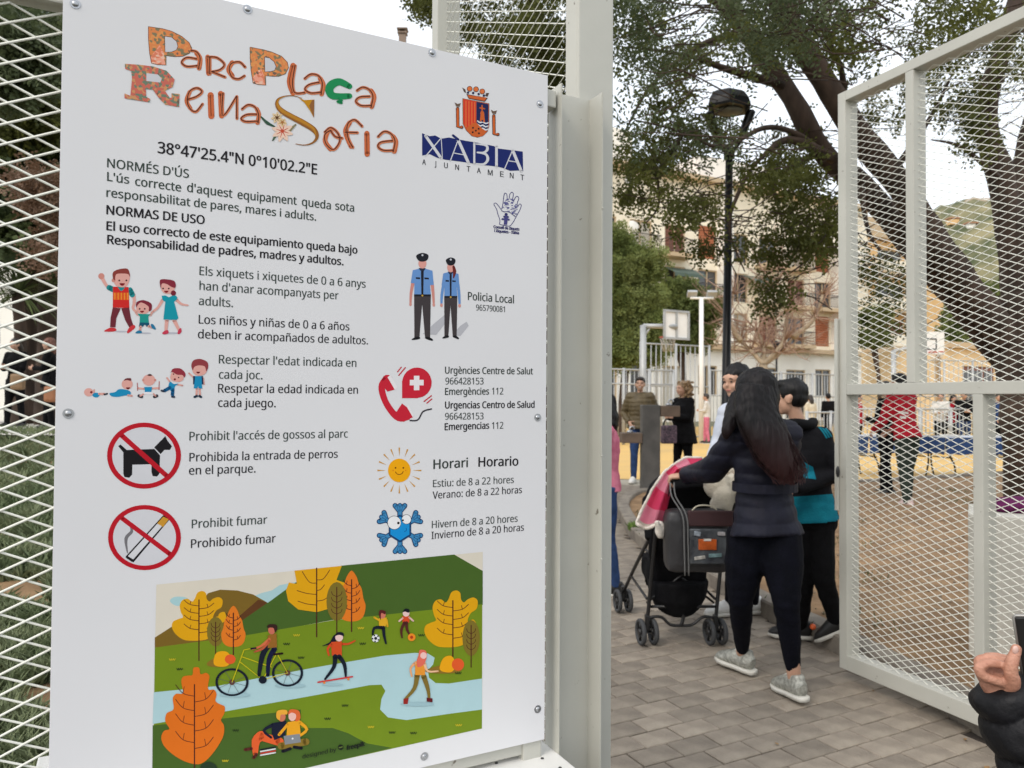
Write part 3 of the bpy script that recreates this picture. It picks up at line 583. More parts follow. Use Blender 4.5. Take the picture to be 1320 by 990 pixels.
def leaf_tree(cx, top, bot, wd, col, trunk, big=1):
    n_ = 9; pts = []; H = bot - top
    prof = [(0, 0), (.22, .04), (.35, .16), (.55, .20), (.62, .36), (.84, .42), (.86, .60), (1, .68), (.96, .86), (.6, .98), (0, 1)] if big else [(0, 0), (.35, .12), (.5, .25), (.72, .36), (.84, .55), (1, .7), (.85, .9), (.4, 1)]
    for a, b in prof: pts.append((cx + a * wd / 2, top + b * H))
    for a, b in reversed(prof[1:-1] if prof[-1][0] == 0 else prof[1:]): pts.append((cx - a * wd / 2, top + b * H))
    if big == 1:
        src = [(435,300),(430,260),(405,243),(370,255),(350,300),(330,320),(300,300),(262,310),(243,350),(252,400),(266,435),(230,450),(195,470),(188,510),(215,560),(270,600),(330,608),(400,605),(450,590),(500,540),(540,480),(520,430),(480,440),(500,390),(540,360),(547,310),(520,288),(480,300),(455,320)]
        pts = [(cx + (a - 380) / 357 * wd, top + (b - 243) / 365 * H) for a, b in src]
    if big == 2:
        src = [(335,70),(350,58),(380,65),(390,110),(430,100),(455,125),(445,190),(450,225),(490,225),(508,260),(500,310),(540,335),(568,350),(565,400),(540,450),(562,490),(560,560),(520,640),(460,720),(400,770),(340,775),(260,750),(180,700),(120,640),(100,580),(120,530),(160,515),(130,460),(140,400),(190,370),(185,290),(210,255),(260,250),(248,170),(260,130),(300,120),(330,115)]
        pts = [(cx + (a - 345) / 468 * wd, top + (b - 58) / 717 * H) for a, b in src]
    t.curve(Z(pts), col, 4); t.line(Z([(cx, top + H * .18), (cx, trunk)]), 1.6, BRN, smooth=False)
    for i, f in enumerate((.3, .45, .6, .78)):
        sgn = 1 if i % 2 else -1
        for sg in (sgn, -sgn):
            y = top + H * (f + .06 * (sg > 0)); t.line(Z([(cx, y), (cx + sg * wd * .18, y - H * .03), (cx + sg * wd * .3, y - H * .12)]), .9, BRN)
            t.line(Z([(cx + sg * wd * .18, y - H * .03), (cx + sg * wd * .16, y - H * .1)]), .8, BRN)
def oval(cx, top, bot, wd, trunk):
    t.circ(*Z([(cx, (top + bot) / 2)])[0], wd / 2 / 2.933, OLV, ry=(bot - top) / 2 / 2.933); t.line(Z([(cx, top + 20), (cx, trunk)]), 1.3, BRN, smooth=False)
    for f in (.35, .5, .65, .8):
        for sg in (-1, 1): t.line(Z([(cx, top + (bot - top) * f + 4), (cx + sg * wd * .2, top + (bot - top) * f - 4), (cx + sg * wd * .26, top + (bot - top) * f - 16)]), .8, BRN)
leaf_tree(195, 152, 340, 190, YEL, 415); t.curve(Z([(270, 240), (292, 232), (296, 262), (270, 275)]), YEL)
oval(258, 250, 362, 66, 405); leaf_tree(325, 208, 362, 92, ORG, 392, 0)
t.curve(Z([(225, 425), (260, 405), (320, 415), (300, 438), (240, 438)]), (140, 110, 40)); t.curve(Z([(250, 420), (262, 385), (300, 382), (318, 410), (300, 436), (262, 436)]), (236, 166, 24)); t.circ(*Z([(313, 410)])[0], 7, (226, 92, 44), ry=6.2)
t.poly(Z([(556, 75), (735, 57), (715, 110), (770, 130), (745, 175), (700, 215), (640, 232), (570, 222), (532, 190), (524, 150), (535, 120), (565, 125)]), YEL); t.line(Z([(640, 66), (640, 325)]), 1.6, BRN, smooth=False)
for x1, y1, x2, y2 in ((640, 122, 585, 78), (640, 165, 565, 150), (640, 205, 568, 190), (640, 110, 690, 72), (640, 150, 670, 128), (640, 190, 690, 170)): t.line(Z([(x1, y1), ((x1 + x2) / 2, y1 - 4), (x2, y2)]), .9, BRN)
leaf_tree(772, 75, 265, 106, ORG, 305, 0); oval(716, 118, 265, 78, 312)
leaf_tree(1155, 150, 365, 200, YEL, 400); oval(1224, 262, 398, 66, 440)
t.curve(Z([(1050, 455), (1100, 435), (1190, 425), (1180, 458), (1100, 464)]), (140, 110, 40)); t.curve(Z([(1105, 440), (1120, 405), (1150, 398), (1165, 430), (1150, 458), (1115, 456)]), (236, 166, 24)); t.circ(*Z([(1174, 430)])[0], 8, (226, 92, 44), ry=8)
leaf_tree(178, 440, 806, 240, (222, 112, 30), 850, 2)
for x, y, c in ((95, 412, 1), (123, 448, 0), (527, 353, 0), (565, 320, 1), (582, 405, 0), (808, 293, 1), (815, 352, 0), (1037, 320, 0), (1176, 463, 0), (335, 680, 0), (295, 795, 1), (682, 636, 0), (748, 586, 0), (846, 667, 1), (926, 688, 0), (1007, 690, 0), (1178, 660, 1)):
    col = (206, 186, 44) if c else (40, 56, 30)
    for dx in (-9, -2, 6): t.line(Z([(x + dx - 3, y - 5), (x + dx, y + 3), (x + dx + 5, y - 5)]), .9, col, n=2)
# cyclist
BK = (24, 30, 44)
for x, y, rx, ry in ((320, 497, 63, 53), (530, 462, 59, 52)):
    t.circ(*Z([(x + 10, y + 48)])[0], 20, (160, 192, 200), ry=3); t.ring(*Z([(x, y)])[0], rx / 2.933, ry / 2.933, 3.2, BK, n=36); t.circ(*Z([(x, y)])[0], 3.6, (100, 44, 26))
    for i in range(8):
        a = i * PI / 4 + .3; t.line(Z([(x, y), (x + (rx - 7) * math.cos(a), y + (ry - 7) * math.sin(a))]), .45, (96, 100, 100), smooth=False)
YB = (206, 190, 30)
for pts in ([(320, 497), (365, 375), (400, 368)], [(350, 420), (436, 488), (490, 385)], [(355, 400), (470, 440)], [(436, 488), (530, 462), (490, 388)], [(470, 425), (440, 480)]): t.line(Z(pts), 1.1, YB, smooth=False)
t.line(Z([(462, 350), (435, 395), (422, 470)]), [8, 7, 4.5], BK, n=3); t.line(Z([(480, 372), (460, 410), (455, 470)]), [7, 6, 4.5], (22, 26, 60), n=3); t.circ(*Z([(436, 488)])[0], 5.2, BK, ry=5); t.line(Z([(478, 392), (510, 388)]), 2.6, (40, 24, 24), smooth=False)
t.poly(Z([(455, 320), (488, 312), (490, 365), (455, 368)]), (150, 100, 40)); t.line(Z([(460, 335), (430, 360), (398, 372)]), [4, 3, 2.2], (208, 110, 70), n=3); t.line(Z([(462, 340), (435, 370), (405, 382)]), [3, 3, 2], (190, 90, 60), n=3); t.line(Z([(392, 370), (410, 368)]), 2.2, BK, smooth=False)
t.circ(*Z([(470, 300)])[0], 4.6, (200, 110, 90), ry=5.5); t.curve(Z([(452, 290), (460, 278), (488, 280), (490, 300), (482, 308), (476, 292)]), (56, 34, 30))
# skateboarder
t.curve(Z([(660, 360), (690, 345), (705, 320), (735, 308), (742, 322), (720, 330), (705, 352), (680, 357)]), (22, 24, 40)); t.circ(*Z([(725, 328)])[0], 5, (236, 200, 196)); t.curve(Z([(708, 322), (720, 308), (740, 310), (742, 322), (725, 318)]), (22, 24, 40))
t.poly(Z([(695, 345), (735, 342), (735, 398), (697, 396)]), (210, 78, 36)); t.line(Z([(735, 352), (760, 352), (785, 340)]), [3.4, 2.6, 1.8], (210, 78, 36), n=3); t.line(Z([(698, 352), (682, 370), (686, 395)]), [3.6, 3, 2.2], (210, 78, 36), n=3)
t.line(Z([(710, 400), (705, 440), (672, 485)]), [6.5, 4.8, 2.6], BK, n=3); t.line(Z([(725, 400), (745, 430), (750, 475)]), [6, 4.8, 2.6], BK, n=3); t.line(Z([(645, 497), (775, 476)]), 2, (206, 60, 60), smooth=False); t.circ(*Z([(669, 499)])[0], 1.6, (226, 130, 50)); t.circ(*Z([(760, 485)])[0], 1.6, (226, 130, 50)); t.circ(*Z([(700, 506)])[0], 14, (160, 192, 200), ry=1.6)
# skater
t.circ(*Z([(1020, 580)])[0], 22, (158, 190, 198), ry=2.6); t.line(Z([(1020, 470), (1010, 520), (975, 560)]), [7, 5, 3], (128, 108, 48), n=3); t.line(Z([(1045, 475), (1060, 520), (1066, 560)]), [7, 5, 3], (128, 108, 48), n=3); t.poly(Z([(1012, 418), (1050, 415), (1050, 470), (1012, 470)]), (232, 150, 52)); t.line(Z([(1012, 425), (995, 445), (1000, 475)]), [3.6, 2.6, 2], (236, 170, 120), n=3); t.line(Z([(1048, 425), (1060, 455), (1098, 455)]), [3.6, 2.6, 2], (236, 190, 150), n=3)
t.curve(Z([(1025, 395), (1030, 375), (1052, 378), (1056, 400), (1045, 430), (1022, 440), (1018, 418)]), (226, 110, 90)); t.circ(*Z([(1044, 396)])[0], 4.2, (240, 196, 190)); t.poly(Z([(968, 560), (988, 556), (984, 580), (968, 580)]), (150, 40, 34)); t.poly(Z([(1056, 555), (1078, 558), (1078, 573), (1056, 570)]), (100, 30, 34))
# ball players
t.poly(Z([(875, 255), (905, 252), (902, 285), (876, 287)]), (226, 170, 40)); t.line(Z([(880, 265), (858, 252)]), 2.4, (226, 170, 40), smooth=False); t.line(Z([(905, 262), (908, 285)]), 2.4, (226, 170, 40), smooth=False); t.circ(*Z([(888, 242)])[0], 4.4, (206, 120, 100), ry=5); t.curve(Z([(875, 240), (880, 224), (900, 228), (898, 240), (884, 236), (882, 262)]), (90, 30, 34)); t.line(Z([(885, 290), (858, 292), (852, 316)]), [4.4, 3.6, 2.4], BK, n=3); t.line(Z([(892, 290), (895, 320), (902, 350)]), [4.4, 3.6, 2.2], BK, n=3)
t.circ(*Z([(863, 331)])[0], 5, (232, 234, 236)); t.circ(*Z([(863, 331)])[0], 2, BK)
for a in range(5): t.circ(863 / 2.933 + 190 + 4 * math.cos(a * 1.257 + .5), 331 / 2.933 + 710 + 4 * math.sin(a * 1.257 + .5), 1.1, BK)
t.poly(Z([(962, 248), (992, 246), (990, 272), (965, 272)]), (214, 76, 40)); t.line(Z([(965, 255), (952, 266)]), 2.2, (232, 190, 180), smooth=False); t.line(Z([(990, 252), (1005, 265)]), 2.2, (232, 190, 180), smooth=False); t.circ(*Z([(978, 236)])[0], 4.4, (236, 200, 196)); t.curve(Z([(966, 232), (974, 219), (990, 222), (988, 234), (975, 230)]), (20, 22, 32)); t.line(Z([(972, 272), (960, 300), (963, 328)]), [4, 3.4, 2], (86, 40, 36), n=3); t.line(Z([(980, 272), (982, 298), (992, 318)]), [4, 3.4, 2], (86, 40, 36), n=3); t.circ(*Z([(999, 327)])[0], 5, (236, 140, 40)); t.circ(*Z([(999, 327)])[0], 2, (180, 60, 30))
# pair with a laptop
t.line(Z([(430, 700), (410, 720), (408, 770)]), [13, 11, 6], (226, 96, 48), n=3); t.line(Z([(425, 700), (500, 722)]), 11, (226, 96, 48), smooth=False); t.line(Z([(505, 738), (600, 722)]), 9, (136, 112, 44), smooth=False); t.line(Z([(370, 752), (393, 748)]), 4, (90, 40, 34), smooth=False); t.line(Z([(402, 782), (412, 770)]), 4, (90, 40, 34), smooth=False); t.line(Z([(512, 758), (540, 748)]), 4, (26, 26, 36), smooth=False); t.line(Z([(555, 742), (582, 746)]), 4, (26, 26, 36), smooth=False)
t.poly(Z([(470, 652), (525, 642), (520, 700), (480, 716), (470, 690)]), (26, 30, 50)); t.line(Z([(475, 658), (440, 680), (468, 706)]), [4.4, 3.6, 3], (26, 30, 50), n=3); t.poly(Z([(530, 648), (575, 640), (580, 700), (525, 712)]), (234, 164, 36)); t.line(Z([(575, 648), (603, 675), (575, 700)]), [4.4, 3.8, 3], (234, 164, 36), n=3); t.line(Z([(532, 655), (498, 695)]), 3.6, (234, 164, 36), smooth=False)
t.circ(*Z([(508, 628)])[0], 5, (206, 120, 90), ry=6); t.curve(Z([(488, 630), (492, 605), (525, 602), (528, 618), (505, 620), (500, 640)]), (236, 170, 60)); t.circ(*Z([(548, 626)])[0], 5, (238, 190, 180), ry=6); t.curve(Z([(532, 620), (540, 600), (572, 605), (578, 635), (560, 645), (562, 620), (545, 612)]), (222, 104, 56))
t.poly(Z([(515, 700), (576, 692), (580, 724), (520, 733)]), (134, 138, 144)); t.circ(*Z([(549, 710)])[0], 1.2, (226, 228, 230))
for i, c in enumerate(((30, 34, 40), (220, 220, 222), (200, 60, 50), (220, 220, 222))): t.line(Z([(428, 752 + i * 7), (484, 742 + i * 7)]), 1.7, c, smooth=False)
t.curve(Z([(200, 822), (210, 805), (235, 798), (258, 810), (262, 830), (230, 840)]), (40, 60, 40)); t.done()
x0, y0 = Z([(585, 784)])[0]; x1, y1 = Z([(712, 756)])[0]; text("designed by", x0, y0, x1, y1, 5.2, (38, 46, 34), h=.0026)
x0, y0 = Z([(750, 752)])[0]; x1, y1 = Z([(818, 735)])[0]; text("freepik", x0, y0, x1, y1, 5.6, (30, 38, 28), .03, h=.0026)
t = Print('designer_mark'); t.k = 460; t.circ(*Z([(731, 743)])[0], 3.6, (30, 38, 28)); t.line(Z([(724, 745), (738, 741)]), 1, (110, 130, 60)); t.done()
# ------------------------------------------------------------------ expanded metal, fence, posts, gate leaves
def expanded(name, o3, d, u0, u1, z0, z1, n, m=None, parent=None, lwd=.076, swd=.034, tw=.8, w=.0042, t=.0016):
    """one sheet of expanded metal standing on direction d from o3; n = offset along the normal"""
    d = d.normalized(); nv = Vector((d.y, -d.x, 0)); hi, hj = lwd / 2, swd / 2
    ni = int((u1 - u0) / hi); nj = int((z1 - z0) / hj); a = []; b = []
    for i in range(ni):
        for j in range(nj + 1):
            if (i + j) % 2 == 0:
                if j < nj: a.append((i, j)); b.append((i + 1, j + 1))
                if j > 0: a.append((i, j)); b.append((i + 1, j - 1))
    a = np.array(a, float); b = np.array(b, float); sgn = (b[:, 1] - a[:, 1])
    A3 = np.array(o3)[None] + (u0 + a[:, :1] * hi) * np.array(d)[None] + (z0 + a[:, 1:] * hj) * np.array([[0, 0, 1]]) + n * np.array(nv)[None]
    B3 = np.array(o3)[None] + (u0 + b[:, :1] * hi) * np.array(d)[None] + (z0 + b[:, 1:] * hj) * np.array([[0, 0, 1]]) + n * np.array(nv)[None]
    dr = B3 - A3; dr /= np.linalg.norm(dr, axis=1)[:, None]; nn = np.array(nv); pe = np.cross(dr, nn); 
    c, s = math.cos(tw), math.sin(tw); e1 = pe * c + nn * s; e2 = -pe * s + nn * c
    off = np.array(nv)[None] * (sgn[:, None] * .0007)
    V = []
    for base in (A3, B3):
        for (x, y) in ((-1, -1), (1, -1), (1, 1), (-1, 1)): V.append(base + off + e1 * (x * w / 2) + e2 * (y * t / 2))
    V = np.stack(V, 1).reshape(-1, 3); q = np.arange(len(a))[:, None] * 8
    F = np.concatenate([q + np.array([[k, (k + 1) % 4, 4 + (k + 1) % 4, 4 + k]]) for k in range(4)])
    return link(name, np_mesh(name, V, F), m or m_mesh, parent, kind='stuff')

def member(name, o3, d, u0, u1, z0, z1, n0, n1, parent, m=None, r=.003, **k):
    bm = bmesh.new(); R = basis(d); dd = d.normalized(); nv = Vector((dd.y, -dd.x, 0))
    rbox(bm, Vector(o3) + dd * (u0 + u1) / 2 + nv * (n0 + n1) / 2 + UZ * (z0 + z1) / 2, (abs(u1 - u0), abs(n1 - n0), abs(z1 - z0)), R, r)
    return bmesh_obj(name, bm, m or m_steel, parent, **k)

S0 = Vector((S2.x, S2.y, 0))
fence = thing('mesh_fence', 'pale grey expanded metal fence carrying the white rules board', 'fence')
expanded('mesh_panel', S0, D, -2.2, .0, .70, 2.12, -.03, parent=fence, w=.0036, t=.0024, tw=.4)
member('rail', S0, D, -2.25, -.03, .665, .71, -.055, -.012, fence)
member('stile', S0, D, -.05, -.004, .1, 2.12, -.055, -.006, fence)
member('rail', S0, D, -2.25, .03, 2.12, 2.16, -.055, -.012, fence)
member('post', S0, D, -2.31, -2.25, 0, 2.2, -.06, 0, fence)
# channel post flush with the board
bm = bmesh.new(); prof = [(.0360, 0), (.0400, 0), (.0400, -.055), (.1480, -.055), (.1480, 0), (.1525, 0), (.1525, -.0605), (.0360, -.0605)]
rings = [[bm.verts.new(S0 + D * u + NV * n + UZ * z) for u, n in prof] for z in (0, 2.175)]
for k in range(8): bm.faces.new((rings[0][k], rings[0][(k + 1) % 8], rings[1][(k + 1) % 8], rings[1][k]))
bm.faces.new(rings[1]); bm.faces.new(list(reversed(rings[0])))
bmesh.ops.bevel(bm, geom=[e for e in bm.edges if abs((e.verts[0].co - e.verts[1].co).z) > 1], offset=.0015, segments=2, affect='EDGES')
bmesh_obj('channel_post', bm, m_steel, fence)
for z in (.5, 1.08, 1.32, 1.9):
    bm = bmesh.new(); ell(bm, S0 + D * .150 + NV * .001 + UZ * z, .0022); bmesh_obj('weld_mark', bm, m_steel, fence)
post = thing('gate_post', 'tall pale grey box post behind the channel beside the white board', 'post')
member('shaft', S0, D, .121, .2225, 0, 3.6, -.12, -.0615, post, r=.004)
# low white housing under the board
hs = thing('metal_housing', 'low white metal housing with small black screws under the rules board', 'housing')
m_white = mat('white_housing_paint', (.72, .71, .68), .4, var=.08, scale=9, bump=.08, bscale=50)
zt = .655; pr = onplane(705, 959, Vector((0, 0, zt)), UZ); ur = (pr - S0).dot(D)
member('body', S0, D, -1.0, ur, 0, zt, -.5, .3, hs, m_white, r=.004)
for (x, y) in ((699, 978), (722, 990), (640, 984)):
    bm = bmesh.new(); p = onplane(x, y, Vector((0, 0, zt)), UZ); ell(bm, p + UZ * .001, (.004, .004, .0015), None, 10, 6); bmesh_obj('screw', bm, mat('black_screw', (.03, .03, .03), .4), hs)

def gate_leaf(F_, d, L_, label, rails, lower, upper, side=1):
    g = thing('park_gate', label, 'gate', 'two leaves of the park gate')
    d = d.normalized(); F_ = Vector((F_.x, F_.y, 0)); T = 3.07; B_ = .07; w = .05; dep = .085 * side
    # n axis: nv points to the viewer's side of the leaf, depth goes to the other side
    nv = Vector((d.y, -d.x, 0)); s = 1 if nv.dot(CAM - F_) > 0 else -1
    def mem(name, u0, u1, z0, z1, a=0, b=-.085): return member(name, F_, d, u0, u1, z0, z1, a * s, b * s, g, r=.003)
    mem('stile', 0, w, B_, T); mem('stile', L_ - w, L_, B_, T)
    mem('top_rail', w, L_ - w, T - w, T); mem('bottom_rail', w, L_ - w, B_, B_ + .075)
    zr = 1.485
    mem('middle_rail', w, L_ - w, zr, zr + .055, -.001, -.084)
    for u in upper: mem('bar', u, u + .045, zr + .055, T - w, -.001, -.084)
    for u in lower: mem('bar', u, u + .045, B_ + .075, zr, -.001, -.084)
    expanded('mesh_panel', F_, d, w - .01, L_ - w + .01, B_ + .07, T - w, -.035 * s, parent=g, w=.0034, t=.0015)
    return g
FR = G(1082, 860, .07); dR = Vector((.38, -.924, 0))
gr = gate_leaf(FR, dR, 1.32, 'open right-hand gate leaf of pale grey frame and mesh, beside the boy in teal', 1, (.74,), (.41,))
# lock plate on the free stile
bm = bmesh.new(); z = uvof(onplane(1081, 608, FR, Vector((dR.y, -dR.x, 0))))[1]
rbox(bm, FR + UZ * (z - FR.z + .3) + Vector((-.012, -.004, 0)) , (.02, .012, 1.0), basis(dR), .002); bmesh_obj('lock_strip', bm, m_steel, gr)
bm = bmesh.new(); p = onplane(1080, 608, FR - Vector((.03, .01, 0)), Vector((-.2, -1, 0))); ell(bm, p, (.010, .008, .03)); bmesh_obj('keyhole', bm, mat('black_plastic', (.015, .015, .016), .35), gr)
FL = Vector((-.287, 2.6, 0)); HL = Vector((.152, 1.806, 0))
gl = gate_leaf(FL, HL - FL, (HL - FL).length, 'open left-hand gate leaf seen above the top edge of the board', 1, (.5,), ())
member('shaft', Vector((FR.x, FR.y, 0)), dR, 1.34, 1.44, 0, 3.6, -.1, .02, thing('gate_post', 'tall pale grey box post hinging the right-hand gate leaf at the photo edge', 'post'))
fr = thing('mesh_fence', 'expanded metal fence continuing right of the gate beyond the photo edge', 'fence')
o_ = Vector((FR.x, FR.y, 0)) + dR.normalized() * 1.4
expanded('mesh_panel', o_, D, .1, 2.2, .10, 2.12, -.03, parent=fr); member('rail', o_, D, .08, 2.25, .04, .1, -.055, -.012, fr); member('rail', o_, D, .08, 2.25, 2.12, 2.16, -.055, -.012, fr)

# hinges, bolts and paint wear on the right leaf and post
for z in (.5, 2.5):
    bm = bmesh.new(); c = Vector((FR.x, FR.y, 0)) + dR.normalized() * 1.33 + UZ * z; tube(bm, [c - UZ * .05, c + UZ * .05], .016, 10); bmesh_obj('hinge', bm, m_steel, gr)
# ------------------------------------------------------------------ ground, paving, kerb, planting bed, court
def sheet(name, pts, z, m, kind='structure', parent=None, sub=0):
    bm = bmesh.new(); bm.faces.new([bm.verts.new((x, y, z)) for x, y in pts]); bmesh.ops.triangulate(bm, faces=bm.faces[:]); 
    return bmesh_obj(name, bm, m, parent, kind=kind)
m_soil = mat('brown_soil', (.29, .18, .09), .95, col2=(.17, .10, .048), scale=5, bump=.9, bscale=14)
m_far = mat('pale_concrete_ground', (.34, .31, .25), .9, col2=(.27, .25, .20), scale=1.2, bump=.3, bscale=20)
m_court = mat('yellow_court_surface', (.66, .42, .13), .8, col2=(.58, .38, .14), scale=.6, bump=.1)
m_curb = mat('concrete_kerb', (.24, .21, .17), .9, col2=(.14, .12, .10), scale=6, bump=.5, bscale=40)
m_pav = mat('grey_brown_paver', (.295, .252, .20), .85, col2=(.195, .163, .13), scale=7, bump=.5, bscale=55, rnd=.2)
m_joint = mat('dark_joint_sand', (.055, .045, .038), .95, var=.3, scale=30, bump=.4)
sheet('ground', [(-900, -300), (900, -300), (900, 1500), (-900, 1500)], -.06, mat('distant_ground', (.2, .19, .14), .95, col2=(.12, .13, .08), scale=.05))
sheet('pavement', [(-3.0, -2), (9, -2), (9, 4), (9, 14.6), (-1.2, 9.0), (-1.2, 3)], -.012, m_joint)
pave = bpy.data.objects['pavement']
# kerb line of the planting bed, taken from its foot in the photograph
kp = [Vector((2.16, 2.75, 0)), G(1079, 844), G(1007, 807), G(967, 786), Vector((1.46, 6.4, 0)), Vector((1.27, 7.6, 0)), G(800, 672), G(797, 655), G(812, 642), G(850, 636)]
kp = [Vector((p.x, p.y, 0)) for p in kp]; kp += [Vector((3.6, 12.2, 0)), Vector((6.0, 13.0, 0)), Vector((10.5, 15.2, 0))]
kl = smooth_path(kp, 4)
bed = [(p.x, p.y) for p in kl] + [(14, 14), (14, 8.6), (2.2, 2.7)]
def inside(x, y, poly):
    c = False; j = len(poly) - 1
    for i in range(len(poly)):
        if (poly[i][1] > y) != (poly[j][1] > y) and x < (poly[j][0] - poly[i][0]) * (y - poly[i][1]) / (poly[j][1] - poly[i][1]) + poly[i][0]: c = not c
        j = i
    return c
# bed surface: gently lumpy soil
bm = bmesh.new(); gx = np.arange(0.9, 14, .09); gy = np.arange(2.6, 15.6, .09); vm = {}
for i, x in enumerate(gx):
    for j, y in enumerate(gy):
        if inside(x, y, bed): vm[i, j] = bm.verts.new((x, y, .068 + .02 * mnoise.noise(Vector((x * 1.3, y * 1.3, 0))) + .018 * mnoise.noise(Vector((x * 5, y * 5, 3)))))
for (i, j) in list(vm):
    q = [vm.get(k) for k in ((i, j), (i + 1, j), (i + 1, j + 1), (i, j + 1))]
    if all(q): bm.faces.new(q).smooth = True
bmesh_obj('planting_bed', bm, m_soil, kind='structure')
sheet('planting_bed_base', bed, .03, m_soil)
# kerb stones, each about a metre
kerb = thing('kerb', 'low concrete kerb edging the brown planting bed', 'kerb')
seg = []; acc = []; lk = 0
for i in range(len(kl) - 1): seg.append((kl[i], kl[i + 1]))
dense = []
for a, b in seg:
    n_ = max(1, int((b - a).length / .12))
    for k in range(n_): dense.append(a.lerp(b, k / n_))
i0 = 0
while i0 < len(dense) - 4:
    i1 = min(i0 + 7, len(dense) - 1); bm = bmesh.new(); ring = []
    for k in range(i0, i1 + 1):
        d = (dense[min(k + 1, len(dense) - 1)] - dense[max(k - 1, 0)]).normalized(); nr = Vector((d.y, -d.x, 0))   # towards the bed
        e = .006 if k == i0 else (-.006 if k == i1 else 0); q = dense[k] + d * e
        ring.append([bm.verts.new(q + nr * a + UZ * z) for a, z in ((0, -.03), (.0, .10), (.012, .112), (.14, .112), (.15, .10), (.15, -.03))])
    for k in range(len(ring) - 1):
        for j in range(5): bm.faces.new((ring[k][j], ring[k][j + 1], ring[k + 1][j + 1], ring[k + 1][j]))
    bm.faces.new(ring[0]); bm.faces.new(list(reversed(ring[-1])))
    bmesh_obj('kerb_stone', bm, m_curb, kerb); i0 = i1
# pavers: a running bond parallel to the fence line
PL, PW = .203, .125; org = G(792, 986)
pts = []
for r in range(-10, 110):
    for c in range(-22, 58):
        u = (c + (.5 if r % 2 else 0) + .02 * math.sin(r * 1.3)) * PL; v = -r * PW
        p = Vector((org.x, org.y, 0)) + D * u + NV * v
        if p.y > 12.9 or p.y < .9 or p.x < -1.1 + (.0 if p.y < 3 else .0) or p.x > 7: continue
        if inside(p.x - .02, p.y - .01, bed): continue
        if p.y > 9.3 and p.x < -.5: continue
        if (p - S0).dot(NV) > .9 : continue
        pts.append(p)
def visible(p):
    if p.y < 2.6: return False
    px = 660 + FPX * p.x / p.y; return 770 < px < 1290 and p.y < 6.2
near = sorted([p for p in pts if visible(p)], key=lambda p: p.length)[:296]; ns = set(id(p) for p in near)
def paver_bm(bm, c, R, dz=0, tx=0, ty=0):
    l, w_, h = PL - .007, PW - .006, .02
    t_ = []; bt = []
    for (x, y) in ((-1, -1), (1, -1), (1, 1), (-1, 1)):
        a = R @ Vector((x * l / 2, y * w_ / 2, 0)); b = R @ Vector((x * (l / 2 - .004), y * (w_ / 2 - .004), 0))
        bt.append((bm.verts.new(c + a - UZ * h), bm.verts.new(c + a - UZ * .004 + UZ * (dz + x * tx + y * ty)))); t_.append(bm.verts.new(c + b + UZ * (dz + x * tx + y * ty)))
    for k in range(4):
        j = (k + 1) % 4
        bm.faces.new((bt[k][0], bt[j][0], bt[j][1], bt[k][1])); bm.faces.new((bt[k][1], bt[j][1], t_[j], t_[k]))
    bm.faces.new(t_)
protos = []
for k in range(8):
    bm = bmesh.new(); paver_bm(bm, Vector((0, 0, 0)), RD, random.uniform(-.0015, .0015), random.uniform(-.001, .001), random.uniform(-.001, .001))
    me = bpy.data.meshes.new('paver'); bm.normal_update(); bm.to_mesh(me); bm.free(); me.materials.append(m_pav); protos.append(me)
for p in near:
    o = bpy.data.objects.new('paver', random.choice(protos)); COL.objects.link(o); o.location = p; o.parent = pave
    o.rotation_euler.z = random.uniform(-.006, .006)
bm = bmesh.new()
for p in pts:
    if id(p) not in ns: paver_bm(bm, p, RD, random.uniform(-.0015, .0015), random.uniform(-.001, .001), random.uniform(-.001, .001))
bmesh_obj('pavers_far', bm, m_pav, pave, kind='stuff')
# beyond the paving: a concrete walk, then the yellow court
cq = lambda u, v: tuple((Vector((0, 13.2, 0)) + D * u + Vector((-D.y, D.x, 0)) * v)[:2])
sheet('walkway', [(-3, 9.0), (2.0, 9.6), (10, 14.0), (30, 25), (30, 32), (-14, 10)], -.008, m_far)
sheet('sports_court', [G(780, 617)[:2], G(1000, 622)[:2], G(1180, 632)[:2], (16, 15.6), (60, 40), (60, 62), (-14, 32), (-9, 20)], .0, m_court)
# fallen leaves and grit
m_leaf = mat('dry_leaf', (.36, .22, .09), .8, col2=(.2, .11, .04), scale=40)
bm = bmesh.new(); random.seed(11)
for i in range(2200):
    x = random.uniform(.8, 9); y = random.uniform(2.9, 13)
    if inside(x, y, bed) and random.random() < .95: z = .085
    elif random.random() < .14: z = .004
    else: continue
    a = random.uniform(0, 6.3); s = random.uniform(.006, .02)
    vs = [bm.verts.new((x + s * math.cos(a + k * 1.57) * (1 if k % 2 else .5), y + s * math.sin(a + k * 1.57) * (1 if k % 2 else .5), z + random.uniform(0, .008))) for k in range(4)]
    bm.faces.new(vs)
bmesh_obj('fallen_leaves', bm, m_leaf, kind='stuff')

bm = bmesh.new(); r = random.Random(5)
for i in range(1500):
    y = r.uniform(2.8, 9); x = r.uniform(1.2, 7)
    if not inside(x, y, bed): continue
    s_ = r.uniform(.004, .014); p = Vector((x, y, .075 + .02 * mnoise.noise(Vector((x * 1.3, y * 1.3, 0))) + .018 * mnoise.noise(Vector((x * 5, y * 5, 3)))))
    ell(bm, p, (s_, s_ * r.uniform(.7, 1.2), s_ * .7), None, 5, 4)
bmesh_obj('pebbles', bm, mat('soil_pebble', (.3, .24, .17), .9, col2=(.14, .1, .07), scale=9), kind='stuff')
